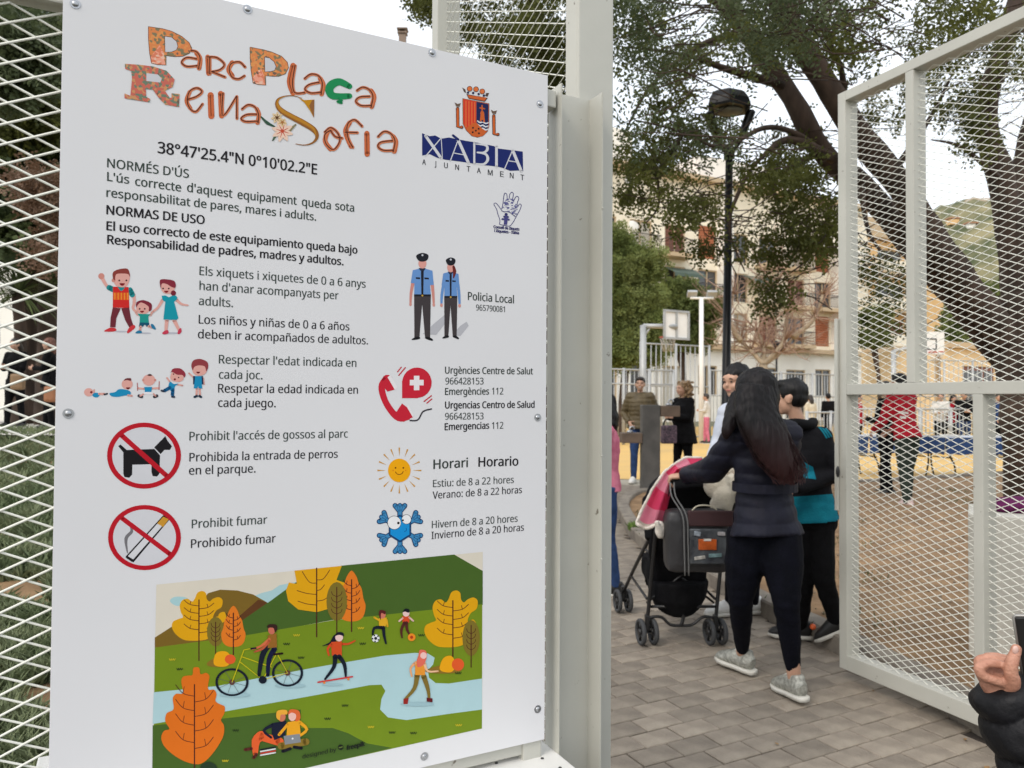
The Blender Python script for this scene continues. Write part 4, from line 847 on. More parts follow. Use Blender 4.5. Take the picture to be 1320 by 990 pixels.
# ------------------------------------------------------------------ apartment buildings
def wallm(n, c, c2=None): return mat(n, c, .9, col2=c2, scale=.8, bump=.15, bscale=12)
m_cream = wallm('cream_render_wall', (.88, .81, .66), (.80, .72, .57)); m_whitew = wallm('white_render_wall', (.88, .85, .78), (.80, .77, .70)); m_ochre = wallm('ochre_render_wall', (.72, .47, .22), (.66, .42, .19))
m_trim = wallm('beige_stone_trim', (.55, .42, .27)); m_glass = mat('dark_window_glass', (.06, .065, .07), .12, var=.3, scale=.7, spec=.7); m_wood = mat('red_brown_shutter', (.20, .07, .04), .6, var=.2, scale=14)
m_rail = mat('dark_iron_railing', (.06, .05, .05), .5); m_brick = mat('terracotta_lattice', (.50, .17, .08), .8, var=.2, scale=20); m_awn = mat('white_awning', (.7, .68, .62), .8); m_roof = mat('terracotta_roof', (.42, .22, .13), .9, scale=6); m_awng = mat('green_awning', (.08, .12, .10), .8)
m_curtain = mat('pale_curtain', (.5, .47, .4), .9)
B0 = Vector((P(1000, 400, 58).x, P(1000, 400, 58).y, 0))
def bp(s, n, z, o=B0): return o + D * s + NV * n + UZ * z
def part(name, parent, m, fn, **k):
    bm = bmesh.new(); fn(bm); return bmesh_obj(name, bm, m, parent, **k)
def bb(bm, s0, s1, n0, n1, z0, z1, o=B0): box(bm, bp((s0 + s1) / 2, (n0 + n1) / 2, (z0 + z1) / 2, o), (abs(s1 - s0), abs(n1 - n0), abs(z1 - z0)), RD)
def wall_with_holes(bm, s0, s1, z0, z1, holes, n=0.0, th=.35):
    """front wall as a slab grid with real openings"""
    ss = sorted(set([s0, s1] + [h[0] for h in holes] + [h[1] for h in holes])); zs = sorted(set([z0, z1] + [h[2] for h in holes] + [h[3] for h in holes]))
    for a, b in zip(ss, ss[1:]):
        run = None
        for c, d in zip(zs, zs[1:]):
            m_ = ((a + b) / 2, (c + d) / 2); solid = not any(h[0] < m_[0] < h[1] and h[2] < m_[1] < h[3] for h in holes)
            if solid: run = (run[0], d) if run else (c, d)
            if (not solid or d == zs[-1]) and run: bb(bm, a, b, n, n - th, run[0], run[1]); run = None
def window(par, s0, s1, z0, z1, n=0.0, kind='glass', trim=m_trim):
    f = part('window', par, trim, lambda bm: [bb(bm, s0, s0 + .09, n - .14, n - .06, z0, z1), bb(bm, s1 - .09, s1, n - .14, n - .06, z0, z1), bb(bm, s0 + .09, s1 - .09, n - .14, n - .06, z1 - .09, z1), bb(bm, (s0 + s1) / 2 - .04, (s0 + s1) / 2 + .04, n - .13, n - .07, z0, z1 - .09)])
    part('pane', f, {'glass': m_glass, 'shutter': m_wood, 'curtain': m_curtain}[kind], lambda bm: bb(bm, s0 + .02, s1 - .02, n - .20, n - .16, z0, z1))
    if kind == 'shutter': part('slat', f, m_wood, lambda bm: [bb(bm, s0 + .09, s1 - .09, n - .16, n - .135, z0 + .12 + .22 * k, z0 + .22 + .22 * k) for k in range(int((z1 - z0 - .2) / .22))], kind='stuff')
def balcony(par, s0, s1, z, dep=1.3, solid=False, clutter=0):
    b = part('balcony', par, m_trim, lambda bm: bb(bm, s0, s1, 0.002, dep, z - .28, z))
    if solid: part('parapet', b, m_cream, lambda bm: [bb(bm, s0, s1, dep - .12, dep - .003, z + .002, z + .95), bb(bm, s0, s0 + .1, .004, dep - .13, z + .002, z + .94), bb(bm, s1 - .1, s1, .004, dep - .13, z + .002, z + .94)])
    else:
        def rl(bm):
            bb(bm, s0, s1, dep - .07, dep - .03, z + .98, z + 1.03); bb(bm, s0, s1, dep - .07, dep - .03, z + .08, z + .12)
            for k in range(int((s1 - s0) / .16) + 1): bb(bm, s0 + .16 * k, s0 + .16 * k + .025, dep - .065, dep - .04, z + .1, z + 1.0)
            for sd in (s0, s1 - .05): bb(bm, sd, sd + .05, .01, dep - .04, z + .98, z + 1.03)
        part('railing', b, m_rail, rl)
random.seed(5)
apt = thing('apartment_building', 'long cream five-storey apartment block with balconies and brown shutters across the square', 'building')
LV = [5.8, 8.8, 11.75, 14.7]
holes = []; wins = []
for sx in np.arange(-26, 20, 3.0):
    k = int(round((sx + 26) / 3.0))
    for fi, z in enumerate(LV[:3]):
        if k % 4 == 2 and fi != 1: holes.append((sx + .3, sx + 1.9, z + .05, z + 2.45)); wins.append((sx + .3, sx + 1.9, z + .05, z + 2.45, 'lattice'))
        else:
            kd = ('glass', 'curtain', 'glass', 'glass', 'shutter')[(k * 3 + fi * 2) % 5]
            holes.append((sx + .25, sx + 2.1, z + .05, z + 2.2)); wins.append((sx + .25, sx + 2.1, z + .05, z + 2.2, kd))
    # ground floor: shop fronts and windows
    if k % 2 == 0: holes.append((sx + .3, sx + 2.1, 1.9, 4.0)); wins.append((sx + .3, sx + 2.1, 1.9, 4.0, 'glass'))
    else: holes.append((sx + .1, sx + 2.2, .1, 3.9)); wins.append((sx + .1, sx + 2.2, .1, 3.9, 'curtain' if k % 3 else 'glass'))
part('wall', apt, m_cream, lambda bm: wall_with_holes(bm, -27, 10.6, 5.5, 17.3, [h for h in holes if h[2] > 5 and h[1] < 10.5]))
part('ground_floor', apt, m_whitew, lambda bm: wall_with_holes(bm, -27, 20.6, -.2, 5.5, [h for h in holes if h[2] < 5]))
part('interior', apt, m_trim, lambda bm: bb(bm, -27, 20.6, -.6, -11, -.1, 17.2))
for s0, s1, z0, z1, kd in wins:
    if s1 > 10.5 and z0 > 5: continue
    if kd == 'lattice':
        def lat(bm):
            for i in range(9):
                if i: bb(bm, s0 + (s1 - s0) * i / 9 - .03, s0 + (s1 - s0) * i / 9 + .03, -.04, -.12, z0, z1)
            for j in range(13):
                zz = z0 + (z1 - z0) * (j + .5) / 13; bb(bm, s0, s1, -.042, -.118, zz - .035, zz + .035)
        part('brick_lattice', apt, m_brick, lat)
    else: window(apt, s0, s1, z0, z1, 0, kd)
for k in range(13):
    s = -27 + 3.0 * k
    for fi, z in enumerate(LV[:3]):
        if k % 4 in (0, 1) or (k % 4 == 2 and fi == 1): balcony(apt, s + .8, s + 3.1, z, 1.15, solid=(k % 4 == 0 and fi == 1))
    if k % 4 == 3: part('pillar', apt, m_whitew, lambda bm: bb(bm, s + .1, s + .85, .003, .9, 5.6, 17.2))
part('ledge', apt, m_trim, lambda bm: bb(bm, -27.2, 20.8, .001, .55, 5.2, 5.52)); part('cornice', apt, m_trim, lambda bm: bb(bm, -27.3, 10.8, .001, .7, 17.3, 17.62)); part('roof', apt, m_roof, lambda bm: bb(bm, -27, 10.6, -.3, -11, 17.62, 17.9))
for (s, z, w_) in ((2.0, 14.2, 3.0), (5.6, 14.0, 3.2), (-3.6, 10.9, 2.6), (-11, 10.9, 2.8)):
    def aw(bm, s=s, z=z, w_=w_):
        vs = [bm.verts.new(bp(s, .01, z)), bm.verts.new(bp(s + w_, .01, z)), bm.verts.new(bp(s + w_, 1.4, z - .6)), bm.verts.new(bp(s, 1.4, z - .6)), bm.verts.new(bp(s + w_, 1.4, z - .85)), bm.verts.new(bp(s, 1.4, z - .85))]
        bm.faces.new(vs[:4]); bm.faces.new((vs[3], vs[2], vs[4], vs[5]))
    part('awning', apt, m_awn if s > 0 else m_awng, aw)
# attic storey, set back, white, with sloping edge
part('attic', apt, m_whitew, lambda bm: [bb(bm, -20, -13, -.8, -8, 17.9, 20.4), bb(bm, -6, 4, -2, -8, 17.9, 20.2)])
for (px, py, Z) in ((812, 235, 47), (817, 291, 47)):
    def dish(bm):
        c = P(px, py, Z); ell(bm, c, (.38, .10, .38), Matrix.Rotation(.5, 3, 'Z') @ Matrix.Rotation(-.4, 3, 'X'), 16, 8); tube(bm, [c, c + Vector((.1, .5, -.3))], .03, 6)
    part('satellite_dish', apt, m_awn, dish)
# right-hand, ochre corner house nearer the hill
och = thing('corner_house', 'ochre and white house with long balconies seen through the open gate', 'building')
def oh(bm): wall_with_holes(bm, 10.7, 20.6, 5.53, 15.2, [(11.6, 15.2, 6.4, 8.4), (16.6, 17.8, 6.0, 8.2), (11.6, 15.2, 9.6, 11.6), (16.6, 17.8, 9.4, 11.6), (11.8, 15.0, 12.6, 14.4)])
part('wall', och, m_ochre, oh)
for a in ((11.6, 15.2, 6.4, 8.4, 'shutter'), (16.6, 17.8, 6.0, 8.2, 'curtain'), (11.6, 15.2, 9.6, 11.6, 'glass'), (16.6, 17.8, 9.4, 11.6, 'curtain'), (11.8, 15.0, 12.6, 14.4, 'glass')): window(och, *a[:4], 0, a[4])
part('rear_mass', och, m_ochre, lambda bm: bb(bm, 10.7, 20.6, -.6, -9, 5.5, 15.1))
for z in (6.1, 9.2, 12.3): balcony(och, 11, 16, z, 1.2, solid=True)
part('pilaster', och, m_whitew, lambda bm: bb(bm, 15.3, 16.4, .003, .3, 5.6, 15.1)); part('cornice', och, m_trim, lambda bm: bb(bm, 10.8, 20.9, .001, .6, 15.2, 15.5))
low = thing('low_building', 'low ochre building with brown shutters and rooftop rail beside the big tree', 'building')
OL = Vector((P(1216, 500, 44).x, P(1216, 500, 44).y, 0))
def lw(bm):
    for a in ((0, 1.6, 0, 4.6), (1.6, 4.8, 3.6, 4.6), (1.6, 4.8, 0, 1.2), (4.8, 7.4, 0, 4.6)): box(bm, OL + D * (a[0] + a[1]) / 2 + UZ * (a[2] + a[3]) / 2, (a[1] - a[0], .3, a[3] - a[2]), RD)
    box(bm, OL + D * 3.7 - NV * 3 + UZ * 2.29, (7.4, 5, 4.58), RD)
part('wall', low, wallm('pale_ochre_wall', (.72, .55, .33)), lw)
w1 = part('window', low, m_wood, lambda bm: box(bm, OL + D * 3.2 + NV * .02 + UZ * 2.4, (3.1, .12, 2.3), RD)); part('pane', w1, m_glass, lambda bm: [box(bm, OL + D * (2.2 + k) + NV * .09 + UZ * 2.4, (.8, .04, 1.9), RD) for k in range(3)], kind='stuff')
part('parapet', low, m_trim, lambda bm: box(bm, OL + D * 3.7 + NV * .05 + UZ * 4.8, (7.8, .8, .35), RD))
# chimney far behind the sign
chm = thing('chimney_house', 'distant roof chimney peeping above the top edge of the board', 'building')
c0 = P(520, 60, 60)
part('wall', chm, m_whitew, lambda bm: box(bm, Vector((c0.x - 3, c0.y + 3, (c0.z - 1.5) / 2)), (16, 6, c0.z - 1.5)))
wz = c0.z - 1.5
for i in range(6):
    for j in range(int((wz - 2) / 3)):
        x = c0.x - 9.6 + i * 2.7; z = 2.2 + j * 3.0
        f_ = part('window', chm, m_trim, lambda bm: [box(bm, Vector((x, c0.y - .04, z + .72)), (1.3, .1, .1)), box(bm, Vector((x, c0.y - .04, z - .72)), (1.3, .1, .1)), box(bm, Vector((x - .6, c0.y - .04, z)), (.1, .1, 1.34)), box(bm, Vector((x + .6, c0.y - .04, z)), (.1, .1, 1.34))])
        part('pane', f_, m_wood if (i + j) % 3 == 0 else m_glass, lambda bm: box(bm, Vector((x, c0.y - .02, z)), (1.1, .06, 1.34)))
part('cornice', chm, m_trim, lambda bm: box(bm, Vector((c0.x - 3, c0.y + 2.9, wz + .12)), (16.6, 6.6, .24)))
def chf(bm):
    c = P(519, 46, 60); box(bm, c - UZ * .9, (.55, .5, 1.9)); box(bm, c + UZ * .15, (.75, .7, .1)); box(bm, c + UZ * .45, (.85, .8, .08))
    for dx in (-.25, .25): box(bm, c + Vector((dx, 0, .3)), (.1, .4, .22))
part('chimney', chm, mat('grey_brown_chimney', (.24, .18, .14), .9), chf)
# white building behind the left garden
lb = thing('white_house', 'white house wall seen between dark trunks through the left mesh', 'building')
part('wall', lb, m_whitew, lambda bm: [box(bm, Vector((-22, 27, 4.0)), (9, .4, 8.0)), box(bm, Vector((-12.5, 27, 4.0)), (7, .4, 8.0)), box(bm, Vector((-16.8, 27, 6.9)), (1.7, .4, 2.2)), box(bm, Vector((-17, 30, 4)), (16, 5, 7.9))])
dr = part('door', lb, m_wood, lambda bm: box(bm, Vector((-16.8, 26.9, 2.9)), (1.6, .1, 5.8))); part('handle', dr, m_screw, lambda bm: ell(bm, (-16.3, 26.8, 2.2), .07))

# ------------------------------------------------------------------ hill
m_hill = mat('wooded_hill', (.25, .22, .12), .95, col2=(.06, .075, .032), scale=.09, bump=1.0, bscale=.5)
N_ = m_hill.node_tree.nodes; L_ = m_hill.node_tree.links; b_ = N_['Principled BSDF']
tcg = N_.new('ShaderNodeTexCoord'); sx_ = N_.new('ShaderNodeSeparateXYZ'); rr_ = N_.new('ShaderNodeMapRange'); rr_.inputs[1].default_value = 88; rr_.inputs[2].default_value = 118
nn_ = N_.new('ShaderNodeTexNoise'); nn_.inputs['Scale'].default_value = .05; nn_.inputs['Detail'].default_value = 8; ma_ = N_.new('ShaderNodeMath'); ma_.operation = 'MULTIPLY'; mc_ = N_.new('ShaderNodeMath'); mc_.operation = 'GREATER_THAN'; mc_.inputs[1].default_value = .3
L_.new(tcg.outputs['Object'], sx_.inputs[0]); L_.new(sx_.outputs[2], rr_.inputs[0]); L_.new(tcg.outputs['Object'], nn_.inputs['Vector']); L_.new(rr_.outputs[0], ma_.inputs[0]); L_.new(nn_.outputs['Fac'], ma_.inputs[1]); L_.new(ma_.outputs[0], mc_.inputs[0])
mx_ = N_.new('ShaderNodeMix'); mx_.data_type = 'RGBA'; mx_.inputs[7].default_value = (.36, .28, .2, 1); old = b_.inputs['Base Color'].links[0].from_socket
L_.new(mc_.outputs[0], mx_.inputs[0]); L_.new(old, mx_.inputs[6]); L_.new(mx_.outputs[2], b_.inputs['Base Color'])
def hill_h(x, y):
    r = math.hypot((x - 430) / 300, (y - 450) / 210); h = 190 * max(0, 1 - r * r) ** .8 if r < 1 else 0
    return min(h, 104 + .055 * (x - 200) + 5 * mnoise.noise(Vector((x * .01, y * .01, 0))))
bm = bmesh.new(); nx, ny = 90, 52; g = {}
for i in range(nx):
    for j in range(ny):
        x = 60 + i * 8; y = 240 + j * 8; h = hill_h(x, y); h += 5 * mnoise.fractal(Vector((x * .03, y * .03, 1)), 1, 2, 5) * min(1, h / 15)
        g[i, j] = bm.verts.new((x, y, h - .5))
for i in range(nx - 1):
    for j in range(ny - 1): bm.faces.new((g[i, j], g[i + 1, j], g[i + 1, j + 1], g[i, j + 1])).smooth = True
bmesh_obj('hill', bm, m_hill, kind='structure')
# houses on the hill
for k, (px, py) in enumerate(((1228, 287), (1251, 292))):
    hh = thing('hillside_house', ('orange house on the wooded hillside', 'small white house on the wooded hillside right of the orange one')[k], 'house')
    c = next(q for q in (P(px, py, 230 + 2 * k2) for k2 in range(200)) if hill_h(q.x, q.y) >= q.z - 1)
    part('wall', hh, (m_ochre, m_whitew)[k], lambda bm: box(bm, c, (4.5, 4, 2.6) if k == 0 else (3.4, 3, 2.4))); part('roof', hh, m_roof, lambda bm: box(bm, c + UZ * (2 if k == 0 else 1.5), (5.2, 4.6, .6)))

# ------------------------------------------------------------------ trees
def leaf_mesh(name, C, S, n_per, m, parent, lw=.018, ll=.045, droop=.5, twig=.22, seed=1, flat=False, kindstuff=True):
    """pinnate sprays: C (k,3) clump centres, S (k) radii, n_per sprays in each"""
    r = np.random.default_rng(seed); C = np.asarray(C, float); S = np.asarray(S, float)
    idx = np.repeat(np.arange(len(C)), n_per); n = len(idx)
    q = r.normal(size=(n, 3)); q /= np.linalg.norm(q, axis=1)[:, None]; q *= (r.random(n) ** .45)[:, None] * S[idx][:, None]; q[:, 2] *= .75
    base = C[idx] + q; d = r.normal(size=(n, 3)); d[:, 2] -= droop; d += q / (S[idx][:, None] + 1e-6) * .8; d /= np.linalg.norm(d, axis=1)[:, None]
    sd = np.cross(d, r.normal(size=(n, 3))); sd /= np.linalg.norm(sd, axis=1)[:, None]; nn = np.cross(d, sd); V = []
    npair = 6
    for k in range(npair):
        for s in (-1, 1):
            j = r.normal(size=(n, 3)) * .012; o = base + d * (twig * (k + .6) / npair) + j; o[:, 2] -= droop * .12 * twig * ((k + 1) / npair) ** 2
            ax = sd * s + d * .45 + nn * r.normal(size=(n, 1)) * .35; ax /= np.linalg.norm(ax, axis=1)[:, None]; wv = np.cross(ax, nn); wv /= np.linalg.norm(wv, axis=1)[:, None]
            L0 = ll * r.uniform(.7, 1.15, (n, 1)); V.append(np.stack([o, o + ax * L0 * .5 + wv * lw, o + ax * L0 + nn * .004, o + ax * L0 * .5 - wv * lw], 1))
    V = np.concatenate(V).reshape(-1, 3); F = np.arange(len(V)).reshape(-1, 4)
    return link(name, np_mesh(name, V, F), m, parent)
def limb3(bm, pts, r0, r1, seg=10, wob=.06):
    q = smooth_path(pts, 5); n = len(q); out = []
    for i, p in enumerate(q):
        k = r0 + (r1 - r0) * i / (n - 1); out.append(p + Vector((mnoise.noise(p * 2.1), mnoise.noise(p * 2.3 + Vector((5, 0, 0))), 0)) * wob * k * 4)
    tube(bm, out, [(r0 + (r1 - r0) * i / (n - 1)) * (1 + .12 * mnoise.noise(out[i] * 3)) for i in range(n)], seg)
m_bark = mat('dark_rough_bark', (.070, .045, .032), .95, col2=(.030, .019, .013), scale=6, bump=1.0, bscale=16, stretch=(1, 1, .3))
m_folA = mat('olive_green_leaf', (.13, .14, .034), .6, spec=.2, col2=(.06, .07, .02), scale=2.2, trans=.45)
m_folB = mat('grey_green_leaf', (.11, .135, .065), .6, spec=.2, col2=(.06, .08, .035), scale=1.6, trans=.4)
big = thing('broadleaf_tree', 'big dark tree with leaning forked trunk and broad leafy crown right of the lamp post', 'tree')
bm = bmesh.new(); TZ = 9.8
base = G(1318, 655); base.z = -.1
limb3(bm, [base, P(1322, 560, TZ), P(1312, 470, TZ), P(1306, 380, TZ)], .27, .22, 14)
limb3(bm, [P(1306, 420, TZ), P(1310, 340, TZ), P(1288, 230, TZ), P(1272, 150, TZ - .2), P(1300, 40, TZ - .3), P(1330, -60, TZ)], .20, .09, 12)
limb3(bm, [P(1300, 290, TZ), P(1325, 180, TZ + .2), P(1360, 60, TZ + .3)], .16, .09)
limb3(bm, [P(1300, 440, TZ), P(1250, 375, TZ - .2), P(1205, 310, TZ - .4), P(1150, 225, TZ - .6), P(1090, 150, TZ - .8), P(1040, 70, TZ - 1), P(990, -20, TZ - 1.2), P(930, -90, TZ - 1.4)], .20, .11, 12)
limb3(bm, [P(1310, 480, TZ + .3), P(1245, 400, TZ + .2), P(1170, 310, TZ), P(1110, 240, TZ), P(1060, 195, TZ), P(1010, 110, TZ), P(960, 40, TZ), P(900, -40, TZ), P(860, -90, TZ)], .19, .085, 12)
for pts, a, b in (([(1075, 205), (1020, 180), (985, 200), (960, 230)], .07, .007), ([(1010, 110), (940, 90), (880, 70), (800, 60)], .06, .007), ([(960, 40), (900, 60), (840, 110), (800, 180)], .05, .007), ([(1090, 150), (1085, 90), (1062, 40), (1050, 0)], .05, .007),
                  ([(1062, 200), (1025, 172), (985, 165), (930, 190), (880, 170), (820, 155)], .045, .007), ([(1150, 225), (1200, 150), (1230, 90)], .05, .007), ([(1288, 230), (1240, 190), (1200, 180)], .04, .007), ([(1110, 240), (1120, 300), (1150, 340)], .04, .007), ([(960, 230), (940, 290), (960, 350)], .03, .007), ([(1060, 195), (1000, 230), (1010, 290)], .04, .007), ([(840, 200), (850, 260), (830, 290)], .025, .007), ([(880, 170), (860, 210), (840, 200)], .03, .007)):
    limb3(bm, [P(x, y, TZ - .5 - .3 * i) for i, (x, y) in enumerate(pts)], a, b, 7)
bmesh_obj('trunk', bm, m_bark, big)
# crown: leafy clumps through a deep volume; density follows where the crown is thick and where sky shows
def blob_list(spec, seed):
    r = random.Random(seed); C_, S_ = [], []
    for (x0, x1, y0, y1, n, z0, z1, s0, s1) in spec:
        for _ in range(n):
            Z = r.uniform(z0, z1); C_.append(P(r.uniform(x0, x1), r.uniform(y0, y1), Z)); S_.append(r.uniform(s0, s1))
    return C_, S_
C1, S1 = blob_list([(790, 1340, -140, 55, 58, 7.2, 12, .26, .46), (940, 1110, 20, 110, 20, 7, 9.5, .25, .4), (800, 930, 60, 130, 9, 8, 11, .16, .28), (840, 930, 90, 175, 12, 7.5, 10, .18, .32),
    (795, 1075, 165, 215, 19, 7.6, 10.5, .2, .34), (830, 1075, 205, 262, 20, 7.6, 10.5, .2, .36), (845, 940, 255, 292, 6, 7.6, 9.5, .14, .24), (930, 1080, 255, 300, 11, 7.6, 10, .16, .3), (960, 1010, 300, 385, 6, 8, 9, .12, .18), (1020, 1085, 300, 340, 5, 8, 9.5, .12, .2), (905, 930, 290, 330, 3, 8, 9, .10, .16), (1180, 1330, 30, 110, 14, 8, 11, .18, .32), (1200, 1300, 110, 150, 4, 8, 10, .08, .14),
    (1110, 1165, 290, 420, 8, 8.5, 10.5, .16, .28), (1105, 1170, 110, 160, 4, 8, 10, .14, .22), (795, 835, 190, 265, 7, 8, 10, .16, .26), (1030, 1080, 120, 190, 5, 8, 10, .14, .24), (1215, 1290, 150, 210, 5, 8, 10, .05, .09)], 21)
LIMB = [((1150, 225), (1090, 150)), ((1090, 150), (1040, 70)), ((1170, 310), (1110, 240)), ((1110, 240), (1060, 195)), ((1060, 195), (1010, 110)), ((1288, 230), (1272, 150))]
def keep(C_, S_):
    a, b = [], []
    for c, s in zip(C_, S_):
        v = c - CAM; Z = v.dot(fwd); x = 660 + FPX * v.dot(right) / Z; y = 495 - FPX * v.dot(upv) / Z; rp = s * FPX / Z
        if Z < 9.7 and 905 - rp < x < 975 + rp and 112 - rp * .6 < y < 158 + rp * .5: continue
        near_l = False
        for (x0, y0), (x1, y1) in LIMB:
            t_ = max(0, min(1, ((x - x0) * (x1 - x0) + (y - y0) * (y1 - y0)) / ((x1 - x0) ** 2 + (y1 - y0) ** 2))); near_l |= math.hypot(x - x0 - t_ * (x1 - x0), y - y0 - t_ * (y1 - y0)) < rp * .75 + 8
        if near_l and Z < 9.6: continue
        if Z < 9.5 and 932 - rp < x < 948 + rp and 196 - rp * .4 < y < 420: continue
        a.append(c); b.append(s)
    return a, b
C1, S1 = keep(C1, S1)
leaf_mesh('crown', C1, S1, 23, m_folA, big, .016, .052, .5, .24, 2)
C2, S2_ = blob_list([(930, 1060, -60, 70, 22, 5.6, 7, .2, .34), (890, 950, 150, 200, 8, 6.2, 7.2, .14, .24), (820, 900, 60, 180, 8, 6, 7.4, .12, .22), (800, 850, -20, 60, 6, 6, 7.5, .14, .26)], 33)
C2, S2_ = keep(C2, S2_)
leaf_mesh('crown', C2, S2_, 21, m_folB, big, .010, .046, .8, .25, 3)
# twigs inside the crown
bm = bmesh.new(); r = random.Random(4)
for c in C1 + C2:
    for _ in range(2):
        a = c + Vector((r.uniform(.3, 1.0), r.uniform(-.3, .5), r.uniform(-.4, .5))); b = c + Vector((r.uniform(-.3, .1), r.uniform(-.2, .2), r.uniform(-.3, .1)))
        tube(bm, smooth_path([a, a.lerp(b, .4) + Vector((r.uniform(-.1, .1), 0, r.uniform(-.12, .15))), a.lerp(b, .75) + Vector((0, r.uniform(-.1, .1), r.uniform(-.1, .06))), b], 3), smooth_rad([.007, .006, .004, .002], 3), 5)
bmesh_obj('twig', bm, m_bark, big, kind='stuff')
# tree behind the board top
t2 = thing('street_tree', 'leafy tree rising behind the upper left gate leaf above the board', 'tree')
C3, S3 = blob_list([(575, 740, -60, 30, 14, 7, 10, .2, .34), (560, 590, -30, 10, 3, 7, 9, .12, .2), (640, 735, 10, 100, 17, 7, 10, .14, .28), (700, 745, 80, 190, 8, 7, 9, .12, .22), (596, 640, 20, 60, 3, 7, 9, .08, .14), (525, 560, -20, 6, 3, 7, 8, .08, .13)], 8)
leaf_mesh('crown', C3, S3, 46, m_folA, t2, .013, .042, .5, .2, 5)
bm = bmesh.new(); limb3(bm, [Vector((.55, 10.2, -.1)), Vector((.5, 9.9, 2.5)), P(700, 60, 9), P(660, -40, 8.5)], .16, .06); limb3(bm, [P(700, 60, 9), P(650, 40, 8.6), P(600, 10, 8.2)], .05, .007); bmesh_obj('trunk', bm, m_bark, t2)
# feathery pepper trees
def far_tree(name, label, cx, base_py, Z, blobs, m, n_per, lw, ll, tr=.16, seed=1, droop=1.2, twig=.5, group=None):
    t = thing(name, label, 'tree', group); C_, S_ = [], []
    for (x, y, rp) in blobs:
        s = rp * Z / FPX; C_.append(P(x, y, Z + random.uniform(-s, s) * .6)); S_.append(s)
    leaf_mesh('crown', C_, S_, n_per, m, t, lw, ll, droop, twig, seed)
    bm = bmesh.new(); b = P(cx, base_py, Z); b.z = -.1; top = sum(C_, Vector()) / len(C_)
    limb3(bm, [b, b.lerp(top, .5) + Vector((.1, 0, 0)), top], tr, tr * .5)
    for c in C_[::2]: limb3(bm, [b.lerp(top, .55), b.lerp(top, .8).lerp(c, .5), c], tr * .45, tr * .15, 6)
    bmesh_obj('trunk', bm, m_bark, t); return t
m_pep = mat('soft_green_pepper_leaf', (.22, .25, .09), .7, spec=.15, col2=(.15, .19, .055), scale=.9, trans=.3)
m_pep2 = mat('mid_green_leaf', (.17, .20, .06), .7, spec=.15, col2=(.10, .13, .045), scale=.9, trans=.3)
r = random.Random(2)
far_tree('pepper_tree', 'feathery light green tree just right of the gate post', 800, 520, 30, [(r.uniform(770, 838), r.uniform(300, 455), r.uniform(14, 24)) for _ in range(30)] + [(800, 318, 20), (792, 300, 12)], m_pep, 260, .03, .16, .2, 4)
far_tree('pepper_tree', 'feathery green tree behind the rear of the near backboard', 880, 520, 36, [(r.uniform(845, 915), r.uniform(385, 440), r.uniform(12, 20)) for _ in range(20)] + [(840, 380, 14), (862, 372, 12), (885, 368, 10)], m_pep2, 260, .035, .17, .2, 5)
# leafless plane tree
pl = thing('bare_plane_tree', 'leafless pollarded plane tree with pale trunk in front of the apartment block', 'tree')
m_plane = mat('pale_plane_bark', (.36, .28, .19), .9, col2=(.22, .17, .11), scale=3, bump=.4, bscale=12); m_twig = mat('pinkish_twig', (.40, .26, .19), .9, var=.3)
bm = bmesh.new(); ZP = 34; pb = P(984, 560, ZP); pb.z = -.1
limb3(bm, [pb, P(984, 520, ZP), P(984, 470, ZP)], .24, .2); ends = []
for pts in ([(984, 470), (968, 452), (955, 440)], [(984, 470), (1005, 455), (1022, 435)], [(982, 475), (985, 450), (975, 425)], [(984, 470), (1010, 440), (1015, 400)], [(1022, 435), (1050, 410), (1060, 380)], [(955, 440), (940, 410), (945, 380)], [(1015, 400), (1000, 370), (1010, 350)]):
    limb3(bm, [P(x, y, ZP + i * .4) for i, (x, y) in enumerate(pts)], .13, .06, 8); ends += [P(*pts[-1], ZP + .8), P(*pts[1], ZP + .4)]
bmesh_obj('trunk', bm, m_plane, pl)
bm = bmesh.new(); r = random.Random(9)
for e in ends:
    for _ in range(17):
        d = Vector((r.gauss(0, 1), r.gauss(0, .6), r.gauss(.5, .8))).normalized(); l = r.uniform(.8, 2.3); p1 = e + d * l * .5 + Vector((0, 0, r.uniform(-.1, .2))); p2 = e + d * l + Vector((r.uniform(-.3, .3), 0, r.uniform(0, .5)))
        tube(bm, [e, p1, p2], [.03, .018, .008], 4)
        for _ in range(3):
            q = p1.lerp(p2, r.random()); tube(bm, [q, q + Vector((r.gauss(0, .3), r.gauss(0, .2), r.uniform(0, .5)))], [.012, .006], 3)
bmesh_obj('twig', bm, m_twig, pl, kind='stuff')
# row of darker trees before the far houses, seen through the gate
r = random.Random(12)
far_tree('evergreen_tree', 'dark evergreen tree beside the far basketball board beyond the gate', 1250, 500, 50, [(r.uniform(1222, 1290), r.uniform(370, 455), r.uniform(10, 18)) for _ in range(18)], m_pep2, 200, .05, .2, .2, 6)
far_tree('evergreen_tree', 'dark evergreen tree beyond the gate mesh left of the ochre house', 1135, 500, 46, [(r.uniform(1112, 1150), r.uniform(395, 440), r.uniform(7, 12)) for _ in range(6)], m_pep2, 160, .05, .2, .15, 7)

